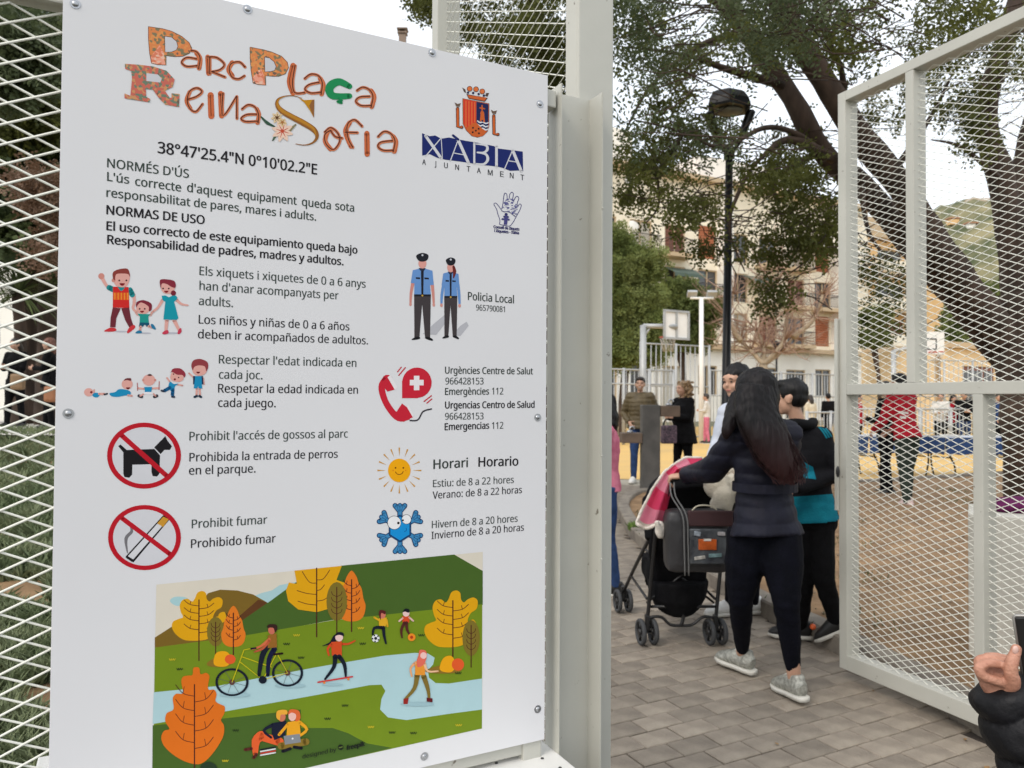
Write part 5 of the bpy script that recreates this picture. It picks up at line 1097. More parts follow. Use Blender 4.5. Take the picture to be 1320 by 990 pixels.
# ------------------------------------------------------------------ left garden
gm = bmesh.new(); g = {}
def gh(x, y): return max(-.03, min(.82, .075 * (y - 1.6))) * min(1, max(0, (-x - .55) / .5)) - .02
for i in range(80):
    for j in range(90):
        x = -16 + i * .2; y = .9 + j * .2
        if x < -.45 or True:
            g[i, j] = gm.verts.new((x - .45 if x < -.2 else x - .45, y, gh(x - .45, y) + .03 * mnoise.noise(Vector((x * 2, y * 2, 0)))))
for i in range(79):
    for j in range(89): gm.faces.new((g[i, j], g[i + 1, j], g[i + 1, j + 1], g[i, j + 1])).smooth = True
bmesh_obj('garden_bank', gm, m_soil, kind='structure')
sheet('garden_path', [(-14, 11.6), (-5, 11.6), (-5, 18.5), (-30, 18.5), (-30, 11.6)], .86, mat('white_gravel_path', (.6, .57, .52), .9, scale=20))
def blades(name, n, area, m, label=None, h=(.05, .16), wd=.008, seed=1, kind='stuff', parent=None, zf=gh, lean=.6):
    r = np.random.default_rng(seed); x = r.uniform(area[0], area[1], n); y = r.uniform(area[2], area[3], n)
    cl = np.sin(x * 5.1 + np.sin(y * 4.3) * 2) + np.sin(y * 6.3 + x * 2); k = cl > -1.1; x, y = x[k], y[k]; n = len(x); z = np.array([zf(a, b) for a, b in zip(x, y)])
    H = r.uniform(h[0], h[1], n); a = r.uniform(0, 6.3, n); L = r.uniform(.1, lean, n) * H; b = np.stack([x, y, z], 1); dx = np.stack([np.cos(a), np.sin(a), 0 * a], 1); px_ = np.stack([-np.sin(a), np.cos(a), 0 * a], 1); up = np.array([[0, 0, 1]])
    m1 = b + dx * (L * .4)[:, None] + up * (H * .6)[:, None]; tp = b + dx * L[:, None] + up * H[:, None]; W = wd * r.uniform(.6, 1.3, n)[:, None]
    V = np.stack([b - px_ * W * .5, b + px_ * W * .5, m1 + px_ * W * .5, tp, m1 - px_ * W * .5], 1).reshape(-1, 3); F = np.arange(len(V)).reshape(-1, 5)
    return link(name, np_mesh(name, V, F), m, parent, kind=kind)
m_gr = mat('grey_green_groundcover', (.30, .34, .19), .8, col2=(.13, .18, .08), scale=3, trans=.2)
m_dkg = mat('dark_green_leaf', (.12, .15, .055), .6, spec=.2, col2=(.05, .07, .03), scale=3, trans=.2)
blades('groundcover', 110000, (-4.2, -.8, 1.5, 6), m_gr, h=(.03, .13), wd=.013, seed=4, lean=1.2)
blades('groundcover', 30000, (-11, -3, 5, 13), m_gr, h=(.05, .2), wd=.02, seed=5, lean=1.2)
blades('groundcover', 50000, (-5, -.9, 5, 18), m_gr, h=(.05, .2), wd=.02, seed=15, lean=1.2)
def strappy(name, label, c, n, L0, wd, m, seed, cat='plant', stem=0.0, trm=None, drp=.9):
    t = thing(name, label, cat); r = random.Random(seed); bm = bmesh.new(); c = Vector(c)
    if stem: 
        b2 = bmesh.new(); limb3(b2, [c, c + UZ * stem * .5 + Vector((.05, 0, 0)), c + UZ * stem], .13, .11); bmesh_obj('trunk', b2, trm or m_bark, t)
    top = c + UZ * stem
    for i in range(n):
        a = r.uniform(0, 6.3); el = r.uniform(-.2, 1.3); l = L0 * r.uniform(.7, 1.1); d = Vector((math.cos(a) * math.cos(el), math.sin(a) * math.cos(el), math.sin(el))); s = Vector((-math.sin(a), math.cos(a), 0)) * wd
        prev = None
        for k in range(6):
            f = k / 5; p = top + d * l * f - UZ * drp * l * f * f * .5; w_ = s * (1 - f) ** .6 * (.6 + .8 * f if f < .5 else 1)
            cur = (bm.verts.new(p - w_), bm.verts.new(p + w_))
            if prev: bm.faces.new((prev[0], prev[1], cur[1], cur[0]))
            prev = cur
    bmesh_obj('foliage', bm, m, t); return t
def LG(px, Z): x = (px - 660) / FPX * Z; return Vector((x, Z, gh(x, Z)))
strappy('yucca', 'dark spiky yucca clump behind the left mesh above the two women', LG(22, 15.0), 150, 1.2, .03, m_dkg, 1, stem=2.7)
strappy('palm_tree', 'small fan palm with hanging brown skirt left of the two women', LG(-30, 15.4), 90, 1.2, .03, m_dkg, 2, 'palm', stem=3.2, drp=1.6)
def left_tree(label, cx, Z, trunk, blobs, m, seed, lw=.02, ll=.07, n=120, r0=.2):
    t = thing('garden_tree', label, 'tree'); C_ = [P(x, y, Z + dz) for x, y, s, dz in blobs]; S_ = [s for _, _, s, _ in blobs]; leaf_mesh('crown', C_, S_, n, m, t, lw, ll, .6, .28, seed)
    bm = bmesh.new(); b = LG(cx, Z); limb3(bm, [b] + [P(x, y, Z) for x, y in trunk], r0, r0 * .5); bmesh_obj('trunk', bm, m_bark, t)
r = random.Random(31)
left_tree('broad dark garden tree with thick trunk behind the right one of the two women', 60, 16, [(61, 470), (62, 380), (62, 250), (50, 120)], [(r.uniform(-60, 110), r.uniform(20, 200), r.uniform(.4, .8), r.uniform(-2, 2)) for _ in range(46)], m_folA, 41, r0=.24, n=150, lw=.03, ll=.09)
left_tree('dense leafy garden tree at the top left photo corner', -40, 9, [(-40, 400), (-30, 200)], [(r.uniform(-80, 78), r.uniform(8, 110), r.uniform(.2, .4), r.uniform(-1, 1)) for _ in range(26)], m_folB, 42, n=110)
t = thing('garden_shrub', 'dark leafy shrub belt behind the left mesh', 'shrub')
Cb = [P(r.uniform(-40, 110), r.uniform(150, 330), r.uniform(15, 19)) for _ in range(40)]; leaf_mesh('foliage', Cb, [r.uniform(.6, 1.0) for _ in Cb], 130, m_dkg, t, .05, .13, .5, .4, 43)
t = thing('garden_shrub', 'reddish brown shrub beneath the trees at the left edge of the board', 'shrub')
Cb = [P(r.uniform(35, 90), r.uniform(200, 330), r.uniform(11, 12)) for _ in range(9)]; leaf_mesh('foliage', Cb, [.25 for _ in Cb], 90, mat('red_brown_leaf', (.22, .13, .08), .7, trans=.2), t, .02, .06, .5, .3, 44)
for k, (px, Z) in enumerate(((-20, 17), (38, 16.5))):
    t = thing('garden_tree', ('dark straight trunk left of the two women', 'dark trunk standing behind the left one of the two women')[k], 'tree'); bm = bmesh.new(); x = (px - 660) / FPX * Z
    limb3(bm, [Vector((x, Z, .7)), P(px + 3, 350, Z), P(px - 4, 200, Z)], .28, .2); bmesh_obj('trunk', bm, m_bark, t)

blades('weeds', 9000, (1.3, 7, 4.5, 12), m_dkg, h=(.02, .07), wd=.006, seed=9, zf=lambda x, y: .07 if inside(x, y, bed) and math.sin(x * 3.1 + y) * math.sin(y * 2.3) > .55 else -.3, lean=1.0)
p_ = G(812, 682, .07); blades('weeds', 500, (p_.x - .02, p_.x + .22, p_.y - .15, p_.y + .1), mat('fresh_green_weed', (.16, .26, .05), .7), h=(.03, .09), wd=.01, seed=10, zf=lambda x, y: .07, lean=1.0)
# ------------------------------------------------------------------ people
m_skin = mat('skin', (.50, .29, .20), .5, var=.1, scale=20); m_skin2 = mat('tan_skin', (.40, .22, .14), .5, var=.1, scale=20)
m_black_hair = mat('black_hair', (.008, .007, .008), .5, spec=.25, col2=(.003, .003, .003), scale=60, bump=.5, bscale=70, stretch=(1, 1, .12)); m_hair_b = mat('curly_blonde_hair', (.30, .19, .09), .6, col2=(.10, .06, .03), scale=30, bump=.8, bscale=50); m_hair_d = mat('dark_brown_hair', (.03, .02, .015), .5, col2=(.012, .009, .007), scale=40, bump=.5, bscale=60, stretch=(1, 1, .3))
def cloth(n, c, c2=None, rough=.85, b=.35): return mat(n, c, rough, col2=c2, var=.2, scale=14, bump=b, bscale=120, spec=.12)
m_navy = mat('navy_puffer_fabric', (.008, .0085, .019), .6, spec=.22, col2=(.005, .005, .012), scale=10, bump=.4, bscale=30); m_jean = cloth('dark_indigo_denim', (.0028, .0032, .0075), (.0016, .002, .0045)); m_blackc = cloth('black_cloth', (.005, .005, .006), (.003, .003, .0035)); m_teal = cloth('teal_fabric', (.006, .155, .21), (.004, .11, .16))
m_greyk = cloth('light_grey_knit', (.50, .53, .60), (.42, .45, .52)); m_olive = mat('olive_puffer_fabric', (.10, .072, .030), .6, col2=(.07, .05, .02), scale=10, bump=.3, bscale=30); m_red = cloth('red_jacket_fabric', (.42, .015, .03), (.3, .01, .02)); m_dkgreen = cloth('dark_green_trouser_cloth', (.035, .045, .035), (.02, .028, .022)); m_pinkj = cloth('pink_jacket_fabric', (.62, .20, .28), (.5, .13, .2)); m_blue = cloth('blue_denim', (.03, .06, .16), (.02, .04, .1)); m_whitec = cloth('white_cloth', (.66, .64, .60)); m_cream2 = cloth('cream_cloth', (.62, .55, .42))
m_silver = mat('silver_sneaker_mesh', (.50, .50, .45), .33, metal=.45, col2=(.25, .25, .22), scale=60, bump=.6, bscale=220); m_sole = mat('white_shoe_sole', (.62, .60, .54), .6); m_whsh = mat('white_shoe_leather', (.7, .69, .66), .5); m_blsh = mat('black_shoe_leather', (.012, .012, .012), .5); m_eye = mat('dark_eye', (.02, .012, .01), .2); m_lip = mat('lip', (.38, .12, .10), .5)

def hand(bm, w_, d, pn, s=1.0, curl=.5, thumb=1):
    """palm and five fingers from wrist w_ along d; pn = palm normal (fingers curl towards it)"""
    d = d.normalized(); pn = (pn - d * pn.dot(d)).normalized(); sd = d.cross(pn) * thumb; k = s
    R = Matrix((sd, pn, d)).transposed()
    ell(bm, w_ + d * .045 * k, (.040 * k, .017 * k, .055 * k), R, 12, 8)
    for i, (o, l, r) in enumerate(((.029, .070, .0088), (.010, .078, .0092), (-.009, .073, .0088), (-.027, .058, .0078))):
        b = w_ + d * .083 * k + sd * o * k; p = [b - d * .02 * k]; a = .15 + .12 * i * curl; cur = b; p.append(cur)
        for j, f in enumerate((.42, .32, .26)):
            ang = a + curl * (j + 1) * .75; q = d * math.cos(ang) + pn * math.sin(ang) + sd * o * 1.2; cur = cur + q * l * f * k; p.append(cur)
        tube(bm, p, [r * k, r * k, r * .95 * k, r * .88 * k, r * .75 * k], 8); ell(bm, p[-1], r * .78 * k, None, 8, 5)
    b = w_ + d * .022 * k + sd * .028 * k; tube(bm, [b, b + (d * .5 + sd * .75 + pn * .3).normalized() * .035 * k, b + (d * .62 + sd * .8 + pn * .55).normalized() * .062 * k, b + (d * .85 + sd * .5 + pn * .7).normalized() * .078 * k], [.013 * k, .0115 * k, .010 * k, .008 * k], 8)
def headR(f, upd=UZ):
    f = f.normalized(); x = f.cross(upd).normalized(); z = x.cross(f); return Matrix((x, f, z)).transposed()     # x right, y forward, z up
def head(bm, c, R, s=1.0):
    e = lambda p, r: ell(bm, c + R @ (Vector(p) * s), tuple(v * s for v in r), R, 16, 10)
    e((0, -.010, .022), (.074, .093, .088)); e((0, .018, -.030), (.060, .070, .072)); e((0, .048, -.078), (.034, .034, .026)); e((0, .070, .028), (.056, .022, .030))
    e((0, .094, -.016), (.011, .016, .013)); e((0, .086, .006), (.008, .012, .026)); e((0, .080, -.050), (.024, .012, .011)); e((-.034, .066, -.025), (.024, .022, .024)); e((.034, .066, -.025), (.024, .022, .024))
    for x in (-1, 1): e((x * .074, -.006, -.010), (.009, .019, .030)); e((x * .079, -.014, .004), (.008, .016, .018))
def face(par, c, R, s=1.0, brow=m_hair_d, smile=0):
    for x in (-1, 1):
        bm = bmesh.new(); ell(bm, c + R @ (Vector((x * .030, .084, .008)) * s), (.0115 * s, .005 * s, .0055 * s), R, 8, 6); bmesh_obj('eye', bm, m_eye, par)
        bm = bmesh.new(); tube(bm, [c + R @ (Vector((x * a, .0905 - abs(a - .03) * .3, b)) * s) for a, b in ((.014, .026), (.030, .031), (.046, .025))], [.0025 * s, .004 * s, .002 * s], 6); bmesh_obj('eyebrow', bm, brow, par)
    bm = bmesh.new(); tube(bm, [c + R @ (Vector((a, .0925 - abs(a) * .35, -.050 + abs(a) * (.25 if smile else .04))) * s) for a in (-.022, -.008, .008, .022)], [.002 * s, .005 * s, .005 * s, .002 * s], 6); bmesh_obj('mouth', bm, m_whsh if smile else m_lip, par)
def shoe(par, an, toe, m, s=1.0, sole=m_sole, pitch_=0.0, lift=0.0):
    """trainer with its ankle at an, pointing along toe; sole as sub-part"""
    d = Vector((toe.x, toe.y, 0)).normalized(); x = d.cross(UZ); rot = Matrix.Rotation(-pitch_, 3, x); f = rot @ d; u = rot @ UZ; R = Matrix((x, f, u)).transposed(); o = an - u * .085 * s
    bm = bmesh.new(); q = lambda y, z: o + R @ (Vector((0, y, z)) * s)
    tube(bm, [q(-.072, .050), q(-.04, .060), q(.03, .062), (q(.08, .050)), q(.135, .038), q(.172, .032)], [(.028 * s, .040 * s), (.038 * s, .052 * s), (.042 * s, .052 * s), (.045 * s, .042 * s), (.043 * s, .032 * s), (.028 * s, .022 * s)], 14, side=x)
    tube(bm, [q(-.028, .06), q(-.024, .118)], [(.040 * s, .050 * s), (.033 * s, .041 * s)], 14, side=x); ell(bm, q(-.055, .062), (.028 * s, .024 * s, .040 * s), R); ell(bm, q(.160, .028), (.034 * s, .034 * s, .020 * s), R)
    sh = link('shoe', remesh(bm, .007, 2, name='shoe'), m, par)
    b = bmesh.new(); out = [(-.03, -.082), (.0, -.09), (.03, -.082), (.038, -.04), (.038, .04), (.047, .10), (.044, .15), (.026, .19), (0, .197), (-.026, .19), (-.044, .15), (-.047, .10), (-.038, .04), (-.038, -.04)]
    lo = [b.verts.new(o + R @ (Vector((a * .94, c, .0 + (.012 if c > .17 else 0))) * s)) for a, c in out]; hi = [b.verts.new(o + R @ (Vector((a * .97, c * .97, .024)) * s)) for a, c in out]; n = len(out)
    for k in range(n): b.faces.new((lo[k], lo[(k + 1) % n], hi[(k + 1) % n], hi[k])).smooth = True
    b.faces.new(hi); b.faces.new(list(reversed(lo))); bmesh.ops.recalc_face_normals(b, faces=b.faces[:]); bmesh_obj('sole', b, sole, sh); return sh
def laces(sh, an, toe, s=1.0, m=m_sole):
    d = Vector((toe.x, toe.y, 0)).normalized(); x = d.cross(UZ); o = an - UZ * .085 * s
    for k in range(4):
        bm = bmesh.new(); c = o + (d * (.03 + k * .022) + UZ * (.112 - k * .013)) * s; tube(bm, [c - x * .026 * s - UZ * .008, c + UZ * .003, c + x * .026 * s - UZ * .008], .0028, 6); bmesh_obj('lace', bm, m, sh)

def build_person(label, J, mats, s=1.0, vox=.012, puffer=0.0, hem=None, cat='person', group=None, hairfn=None, smile=0, curl=.5, shoe_m=m_blsh, sole=m_sole, slim=1.0, coat=0.0, facef=True, skin=None, palm=None, wide=1.0):
    """J: joints in world space. mats: (jacket, trousers)"""
    t = thing('person', label, cat, group); skin = skin or m_skin; t.location = (0, 0, 0)
    R = headR(J['face'], J.get('hup', UZ)); side = (J['shR'] - J['shL']).normalized()
    bm = bmesh.new(); head(bm, J['head'], R, s); k = s
    tube(bm, [J['neck'] - UZ * .03 * k, J['neck'] + UZ * .02 * k, J['head'] - R.col[2] * .05 * k - R.col[1] * .015 * k], [.055 * k, .046 * k, .044 * k], 12)
    tube(bm, [J['neck'] - UZ * .02 * k, J['chest'], J['waist'], J['hip']], [(.10 * k, .06 * k), (.13 * k, .085 * k), (.105 * k * slim, .075 * k), (.13 * k * slim, .09 * k)], 14, side=side)
    for a in 'LR':
        sh, el, wr = J['sh' + a], J['el' + a], J['wr' + a]; tube(bm, [J['neck'].lerp(sh, .4) - UZ * .04 * k, sh, sh.lerp(el, .5), el, el.lerp(wr, .4), wr], [v * k for v in (.05, .048, .040, .034, .034, .024)], 10)
        d = J.get('hd' + a, (wr - el)); pn = J.get('pn' + a, (J['waist'] - wr).cross(UZ).cross(UZ) * -1); hand(bm, wr, d, pn, .98 * k, curl, -1 if a == 'L' else 1)
        hp, kn, an = J['hp' + a], J['kn' + a], J['an' + a]; tube(bm, [hp, hp.lerp(kn, .5), kn, kn.lerp(an, .35), an, an - UZ * .04 * k], [v * k for v in (.085, .07, .048, .048, .032, .034)], 12)
    link('body', remesh(bm, vox * .85, 1, name='body'), skin, t)
    if facef: face(t, J['head'], R, s, smile=smile)
    # jacket
    bm = bmesh.new(); hz = hem if hem is not None else .06; hp_ = J['hip'] + (J['hip'] - J['waist']).normalized() * hz * k; w_ = wide
    tube(bm, [J['neck'] + UZ * .01 * k, J['neck'] - UZ * .045 * k, J['chest'] + UZ * .06 * k, J['chest'] - UZ * .03 * k, J['waist'], J['hip'], hp_], [(.062 * k, .056 * k), (.125 * k, .080 * k), (.175 * k * w_, .115 * k * w_), (.165 * k * w_, .12 * k * w_), (.142 * k * slim * w_, .11 * k * w_), (.165 * k * slim * w_, .125 * k * w_), (.178 * k * slim * w_ + coat * .05, .135 * k * w_ + coat * .04)], 18, side=side)
    for a in 'LR':
        sh, el, wr = J['sh' + a], J['el' + a], J['wr' + a]; tube(bm, [J['neck'].lerp(sh, .35) - UZ * .035 * k, sh - UZ * .005 * k, sh.lerp(el, .5), el, el.lerp(wr, .5), wr.lerp(el, .03)], [v * k * (1 + .12 * (w_ > 1)) * J.get('armk', 1) for v in (.07, .072, .064, .056, .050, .040)], 12); ell(bm, el, .056 * k, None, 10, 7); ell(bm, sh, .072 * k, None, 12, 8)
    def disp(co, no):
        w0 = .005 * nz(co, 9) + .003 * nz(co, 23, 2) + .0025 * nz(co * np.array([[.6, .6, 1.6]]), 42, 7)
        if puffer: w0 = w0 + puffer * (np.abs(np.sin((co[:, 2] + .012 * nz(co, 7, 4)) * PI / .078)) ** .6 - .6)
        return w0
    jk = link('jacket', remesh(bm, vox, 2, disp, 'jacket'), mats[0], t)
    bm = bmesh.new()
    tube(bm, [J['waist'] - UZ * .06 * k, J['hip'], J['hip'] - UZ * .07 * k], [(.125 * k * slim, .09 * k), (.155 * k * slim, .115 * k), (.15 * k * slim, .11 * k)], 16, side=side)
    for a in 'LR':
        hp, kn, an = J['hp' + a], J['kn' + a], J['an' + a]; lg = J.get('legr', (.098, .090, .064, .062, .046)); tube(bm, [hp + UZ * .03 * k, hp.lerp(kn, .45), kn, kn.lerp(an, .35), an.lerp(kn, J.get('cuff', -.04))], [v * k for v in lg], 14)
    link('trousers', remesh(bm, vox, 2, lambda co, no: .004 * nz(co, 14, 3) + .0022 * nz(co, 40, 1) + .0035 * nz(co * np.array([[.5, .5, 2.2]]), 34, 5) * np.exp(-((co[:, 2] - J['knL'].z) / .12) ** 2), 'trousers'), mats[1], t)
    for a in 'LR': shoe(t, J['an' + a], J['to' + a], shoe_m, s, sole, J.get('fp' + a, 0))
    if hairfn: hairfn(t, J['head'], R, s)
    return t
# hair styles
def hair_short(m):
    def f(t, c, R, s):
        bm = bmesh.new(); e = lambda p, r: ell(bm, c + R @ (Vector(p) * s), tuple(v * s for v in r), R)
        e((0, -.020, .042), (.086, .098, .086)); e((0, -.045, .005), (.080, .066, .070)); e((0, .035, .088), (.064, .052, .030)); link('hair', remesh(bm, .009, 1, lambda co, no: .003 * nz(co, 50) + .003 * nz(co * np.array([[1, 1, .3]]), 130, 2), 'hair'), m, t)
    return f
def hair_long(m, L_=.32, sway=Vector((0, 0, 0)), curly=0):
    def f(t, c, R, s):
        bm = bmesh.new(); e = lambda p, r: ell(bm, c + R @ (Vector(p) * s), tuple(v * s for v in r), R)
        e((0, -.018, .038), (.085, .100, .090)); e((0, -.040, -.01), (.084, .072, .085)); side = R.col[0]
        b = c + R @ Vector((0, -.055, 0)) * s; tube(bm, [b, b - UZ * L_ * .35 - R.col[1] * .03 * s + sway * .3, b - UZ * L_ * .7 - R.col[1] * .035 * s + sway * .7, b - UZ * L_ - R.col[1] * .03 * s + sway], [(.084 * s, .058 * s), (.092 * s, .05 * s), (.088 * s, .042 * s), (.035 * s, .02 * s)], 16, side=side)
        if curly:
            r = random.Random(6)
            for _ in range(80): ell(bm, c + R @ (Vector((r.uniform(-.13, .13), r.uniform(-.15, .0), r.uniform(-.20, .12))) * s), r.uniform(.022, .040) * s)
        link('hair', remesh(bm, .010, 1, lambda co, no: (.012 if curly else .004) * nz(co, 60) + .004 * nz(co * np.array([[1, 1, .5]]), 95, 4) + .003 * nz(co * np.array([[1, 1, .12]]), 160, 2), 'hair'), m, t)
    return f
def std_joints(foot, H=1.68, yaw=0.0, arms='down', lean=0.0, stride=.08):
    """foot: ground point; yaw: direction faced (0 = away from the camera, pi = towards it), counter-clockwise"""
    k = H / 1.70; f = Vector((-math.sin(yaw), math.cos(yaw), 0)); x = Vector((f.y, -f.x, 0)); B = lambda a, b, c: Vector((foot.x, foot.y, foot.z)) + x * a * k + f * b * k + UZ * c * k
    J = dict(head=B(0, .03 + lean, 1.585), face=f, neck=B(0, lean * .9, 1.44), chest=B(0, lean * .7, 1.25), waist=B(0, lean * .35, 1.05), hip=B(0, 0, .93))
    for a, s in (('L', -1), ('R', 1)):
        J['sh' + a] = B(s * .165, lean * .85, 1.385); J['hp' + a] = B(s * .085, 0, .88); J['kn' + a] = B(s * .09, .02 + stride * s * .5, .49); J['an' + a] = B(s * .10, stride * s, .085); J['to' + a] = f + x * s * .2
        if arms == 'down': J['el' + a] = B(s * .22, lean * .6 - .02, 1.11); J['wr' + a] = B(s * .23, .06, .88)
        elif arms == 'pocket': J['el' + a] = B(s * .27, -.05, 1.12); J['wr' + a] = B(s * .17, .10, .97)
        elif arms == 'front': J['el' + a] = B(s * .20, .06, 1.12); J['wr' + a] = B(s * .06, .26, 1.13)
        elif arms == 'table': J['el' + a] = B(s * .21, .12 + lean * .5, 1.10); J['wr' + a] = B(s * .15, .34 + lean * .5, .96)
    return J, k

# ---- the mother pushing the pushchair
Zm = 3.72
f_m = Vector((-.42, .90, 0)).normalized()
aL = G(957, 868); aL.z = .10; aR = G(1024, 903); aR.z = .10
JM = dict(head=P(972, 507, Zm), face=Vector((-.55, .83, -.12)), neck=P(982, 545, Zm), chest=P(984, 590, Zm + .02), waist=P(984, 634, Zm + .02), hip=P(987, 668, Zm), shL=P(955, 560, Zm - .02), shR=P(1012, 560, Zm + .06),
          elL=P(917, 607, Zm + .18), wrL=P(883, 613, Zm + .42), elR=P(1010, 612, Zm + .32), wrR=P(962, 617, Zm + .55), hpL=P(965, 692, Zm + .02), hpR=P(1005, 692, Zm - .02), knL=P(954, 772, Zm + .04), knR=P(1014, 778, Zm - .12), anL=aL, anR=aR,
          toL=Vector((-.50, .86, 0)), toR=Vector((-.22, .97, 0)), legr=(.108, .104, .064, .057, .033), cuff=.085, fpL=0, fpR=.10, armk=1.22, hdL=Vector((-.9, .3, -.1)), pnL=Vector((0, .2, -1)), hdR=Vector((-.6, .7, 0)), pnR=Vector((0, .2, -1)))
mom = build_person('woman in navy puffer jacket with long dark hair and silver trainers pushing the pushchair', JM, (m_navy, m_jean), .97, .0085, .0075, hem=.085, coat=.35, shoe_m=m_silver, curl=1.0, slim=1.02, facef=False)
for sh, a, to in ((0, aL, JM['toL']), (1, aR, JM['toR'])): laces([c for c in mom.children if c.name.startswith('shoe')][sh], a, to, .97)
# belt with metal stud on the jacket
bm = bmesh.new(); c = P(986, 627, Zm); rr_ = frame_of(UZ, (JM['shR'] - JM['shL']).normalized())
ring = [c + rr_[0] * (.165 * math.cos(a * PI / 12)) + rr_[1] * (.135 * math.sin(a * PI / 12)) for a in range(25)]
for k in range(24):
    a, b = ring[k], ring[k + 1]; bm.faces.new([bm.verts.new(v) for v in (a - UZ * .022, b - UZ * .022, b + UZ * .022, a + UZ * .022)])
bmesh_obj('belt', bm, m_navy, mom)
m_redhair = mat('long_dark_red_tinted_hair', (.008, .006, .007), .5, spec=.22, col2=(.003, .0025, .003), scale=50, bump=.7, bscale=55, stretch=(1, 1, .06))
N_ = m_redhair.node_tree.nodes; L_ = m_redhair.node_tree.links; b_ = N_['Principled BSDF']; tcg = N_.new('ShaderNodeTexCoord'); sx_ = N_.new('ShaderNodeSeparateXYZ'); rg = N_.new('ShaderNodeMapRange'); rg.inputs[1].default_value = 1.36; rg.inputs[2].default_value = 1.06
mx_ = N_.new('ShaderNodeMix'); mx_.data_type = 'RGBA'; mx_.inputs[7].default_value = (.030, .009, .009, 1); old = b_.inputs['Base Color'].links[0].from_socket     # the lengths of her hair are tinted dark red
L_.new(tcg.outputs['Object'], sx_.inputs[0]); L_.new(sx_.outputs[2], rg.inputs[0]); L_.new(rg.outputs[0], mx_.inputs[0]); L_.new(old, mx_.inputs[6]); L_.new(mx_.outputs[2], b_.inputs['Base Color'])
bm = bmesh.new(); R = headR(JM['face']); c = JM['head']; e = lambda p, r: ell(bm, c + R @ Vector(p), r, R)
e((0, -.018, .030), (.092, .108, .098)); e((0, -.045, -.02), (.094, .080, .10)); e((-.05, .0, -.06), (.045, .05, .08))
bk = -.07; sideh = (JM['shR'] - JM['shL']).normalized()
tube(bm, smooth_path([P(974, 500, Zm - .09), P(976, 530, Zm - .13), P(990, 560, Zm - .17), P(1005, 590, Zm - .18), P(1018, 612, Zm - .175), P(1022, 622, Zm - .17)], 3), smooth_rad([(.100, .06), (.118, .062), (.112, .055), (.095, .045), (.062, .028), (.02, .01)], 3), 20, side=sideh)
tube(bm, smooth_path([P(952, 510, Zm - .02), P(944, 535, Zm - .07), P(937, 556, Zm - .10), P(934, 566, Zm - .09)], 3), smooth_rad([.045, .04, .028, .008], 3), 10)
link('hair', remesh(bm, .0075, 1, lambda co, no: .0035 * nz(co * np.array([[1, 1, .10]]), 190, 2) + .003 * nz(co * np.array([[1, 1, .2]]), 60, 1), 'hair'), m_redhair, mom)
# loose strands
bm = bmesh.new(); r = random.Random(14)
for i in range(150):
    a = r.uniform(-1, 1); pth = [P(974 + a * 22, 505, Zm - .12), P(978 + a * 29, 540, Zm - .185 + abs(a) * .03), P(994 + a * 30 + r.gauss(0, 2), 572, Zm - .222 + abs(a) * .04), P(1010 + a * 27 + r.gauss(0, 3), 600, Zm - .22 + abs(a) * .04), P(1020 + a * 17 + r.gauss(0, 3), 618 + r.uniform(-8, 8), Zm - .205)]
    tube(bm, smooth_path(pth, 3), .0016, 4, cap=False)
bmesh_obj('hair_strands', bm, m_redhair, mom, kind='stuff')

# ---- the boy in black and teal
Zb = 4.42
aL = G(1030, 825); aL.z = .09
JB = dict(head=P(1018, 513, Zb), face=Vector((-.86, .50, -.05)), neck=P(1028, 546, Zb), chest=P(1036, 585, Zb), waist=P(1042, 630, Zb), hip=P(1046, 664, Zb), shL=P(1006, 562, Zb + .06), shR=P(1058, 564, Zb - .05), elL=P(1000, 612, Zb + .1), wrL=P(992, 640, Zb + .2),
          elR=P(1074, 612, Zb - .08), wrR=P(1024, 630, Zb - .16), hpL=P(1035, 688, Zb + .02), hpR=P(1056, 688, Zb - .03), knL=P(1036, 755, Zb), knR=P(1062, 750, Zb - .10), anL=aL, anR=P(1078, 798, Zb - .05), toL=Vector((-.95, .25, 0)), toR=Vector((-.8, .6, 0)), fpR=.55, legr=(.094, .084, .062, .058, .052), hdR=Vector((-1, .1, -.1)), pnR=Vector((0, 1, 0)))
m_bt = mat('black_and_teal_hoodie', (.007, .007, .009), .8, spec=.12, scale=14, bump=.3, bscale=110)
boy = build_person('boy in black and teal hooded jacket walking beside the open gate leaf', JB, (m_bt, m_blackc), .93, .009, 0, hem=.03, hairfn=hair_short(m_black_hair), skin=m_skin, facef=True, wide=.95)
def surf_patch(name, target, quads, m, par, off=.004, close=None):
    """cloth pieces laid on a garment: each pixel strip is dropped onto its surface"""
    from mathutils.bvhtree import BVHTree
    me = target.data; T = BVHTree.FromPolygons([v.co for v in me.vertices], [p.vertices for p in me.polygons]); bm = bmesh.new()
    for grid in quads:
        vs = []
        for row in grid:
            rw = []
            for (x, y) in row:
                d = ray(x, y).normalized(); h = T.ray_cast(CAM, d); rw.append(bm.verts.new(h[0] - d * off + h[1] * .001) if h[0] is not None else None)
            vs.append(rw)
        for i in range(len(vs) - 1):
            for j in range(len(vs[i]) - 1):
                q = [vs[i][j], vs[i][j + 1], vs[i + 1][j + 1], vs[i + 1][j]]
                if all(q) and max((q[0].co - q[2].co).length, (q[1].co - q[3].co).length) < .12: bm.faces.new(q).smooth = True
    return bmesh_obj(name, bm, m, par)
def grid4(a, b, c, d, n=10, m=6):
    """pixel grid between corners a b (top) d c (bottom)"""
    L2 = lambda p, q, t: (p[0] + (q[0] - p[0]) * t, p[1] + (q[1] - p[1]) * t)
    return [[L2(L2(a, b, j / n), L2(d, c, j / n), i / m) for j in range(n + 1)] for i in range(m + 1)]
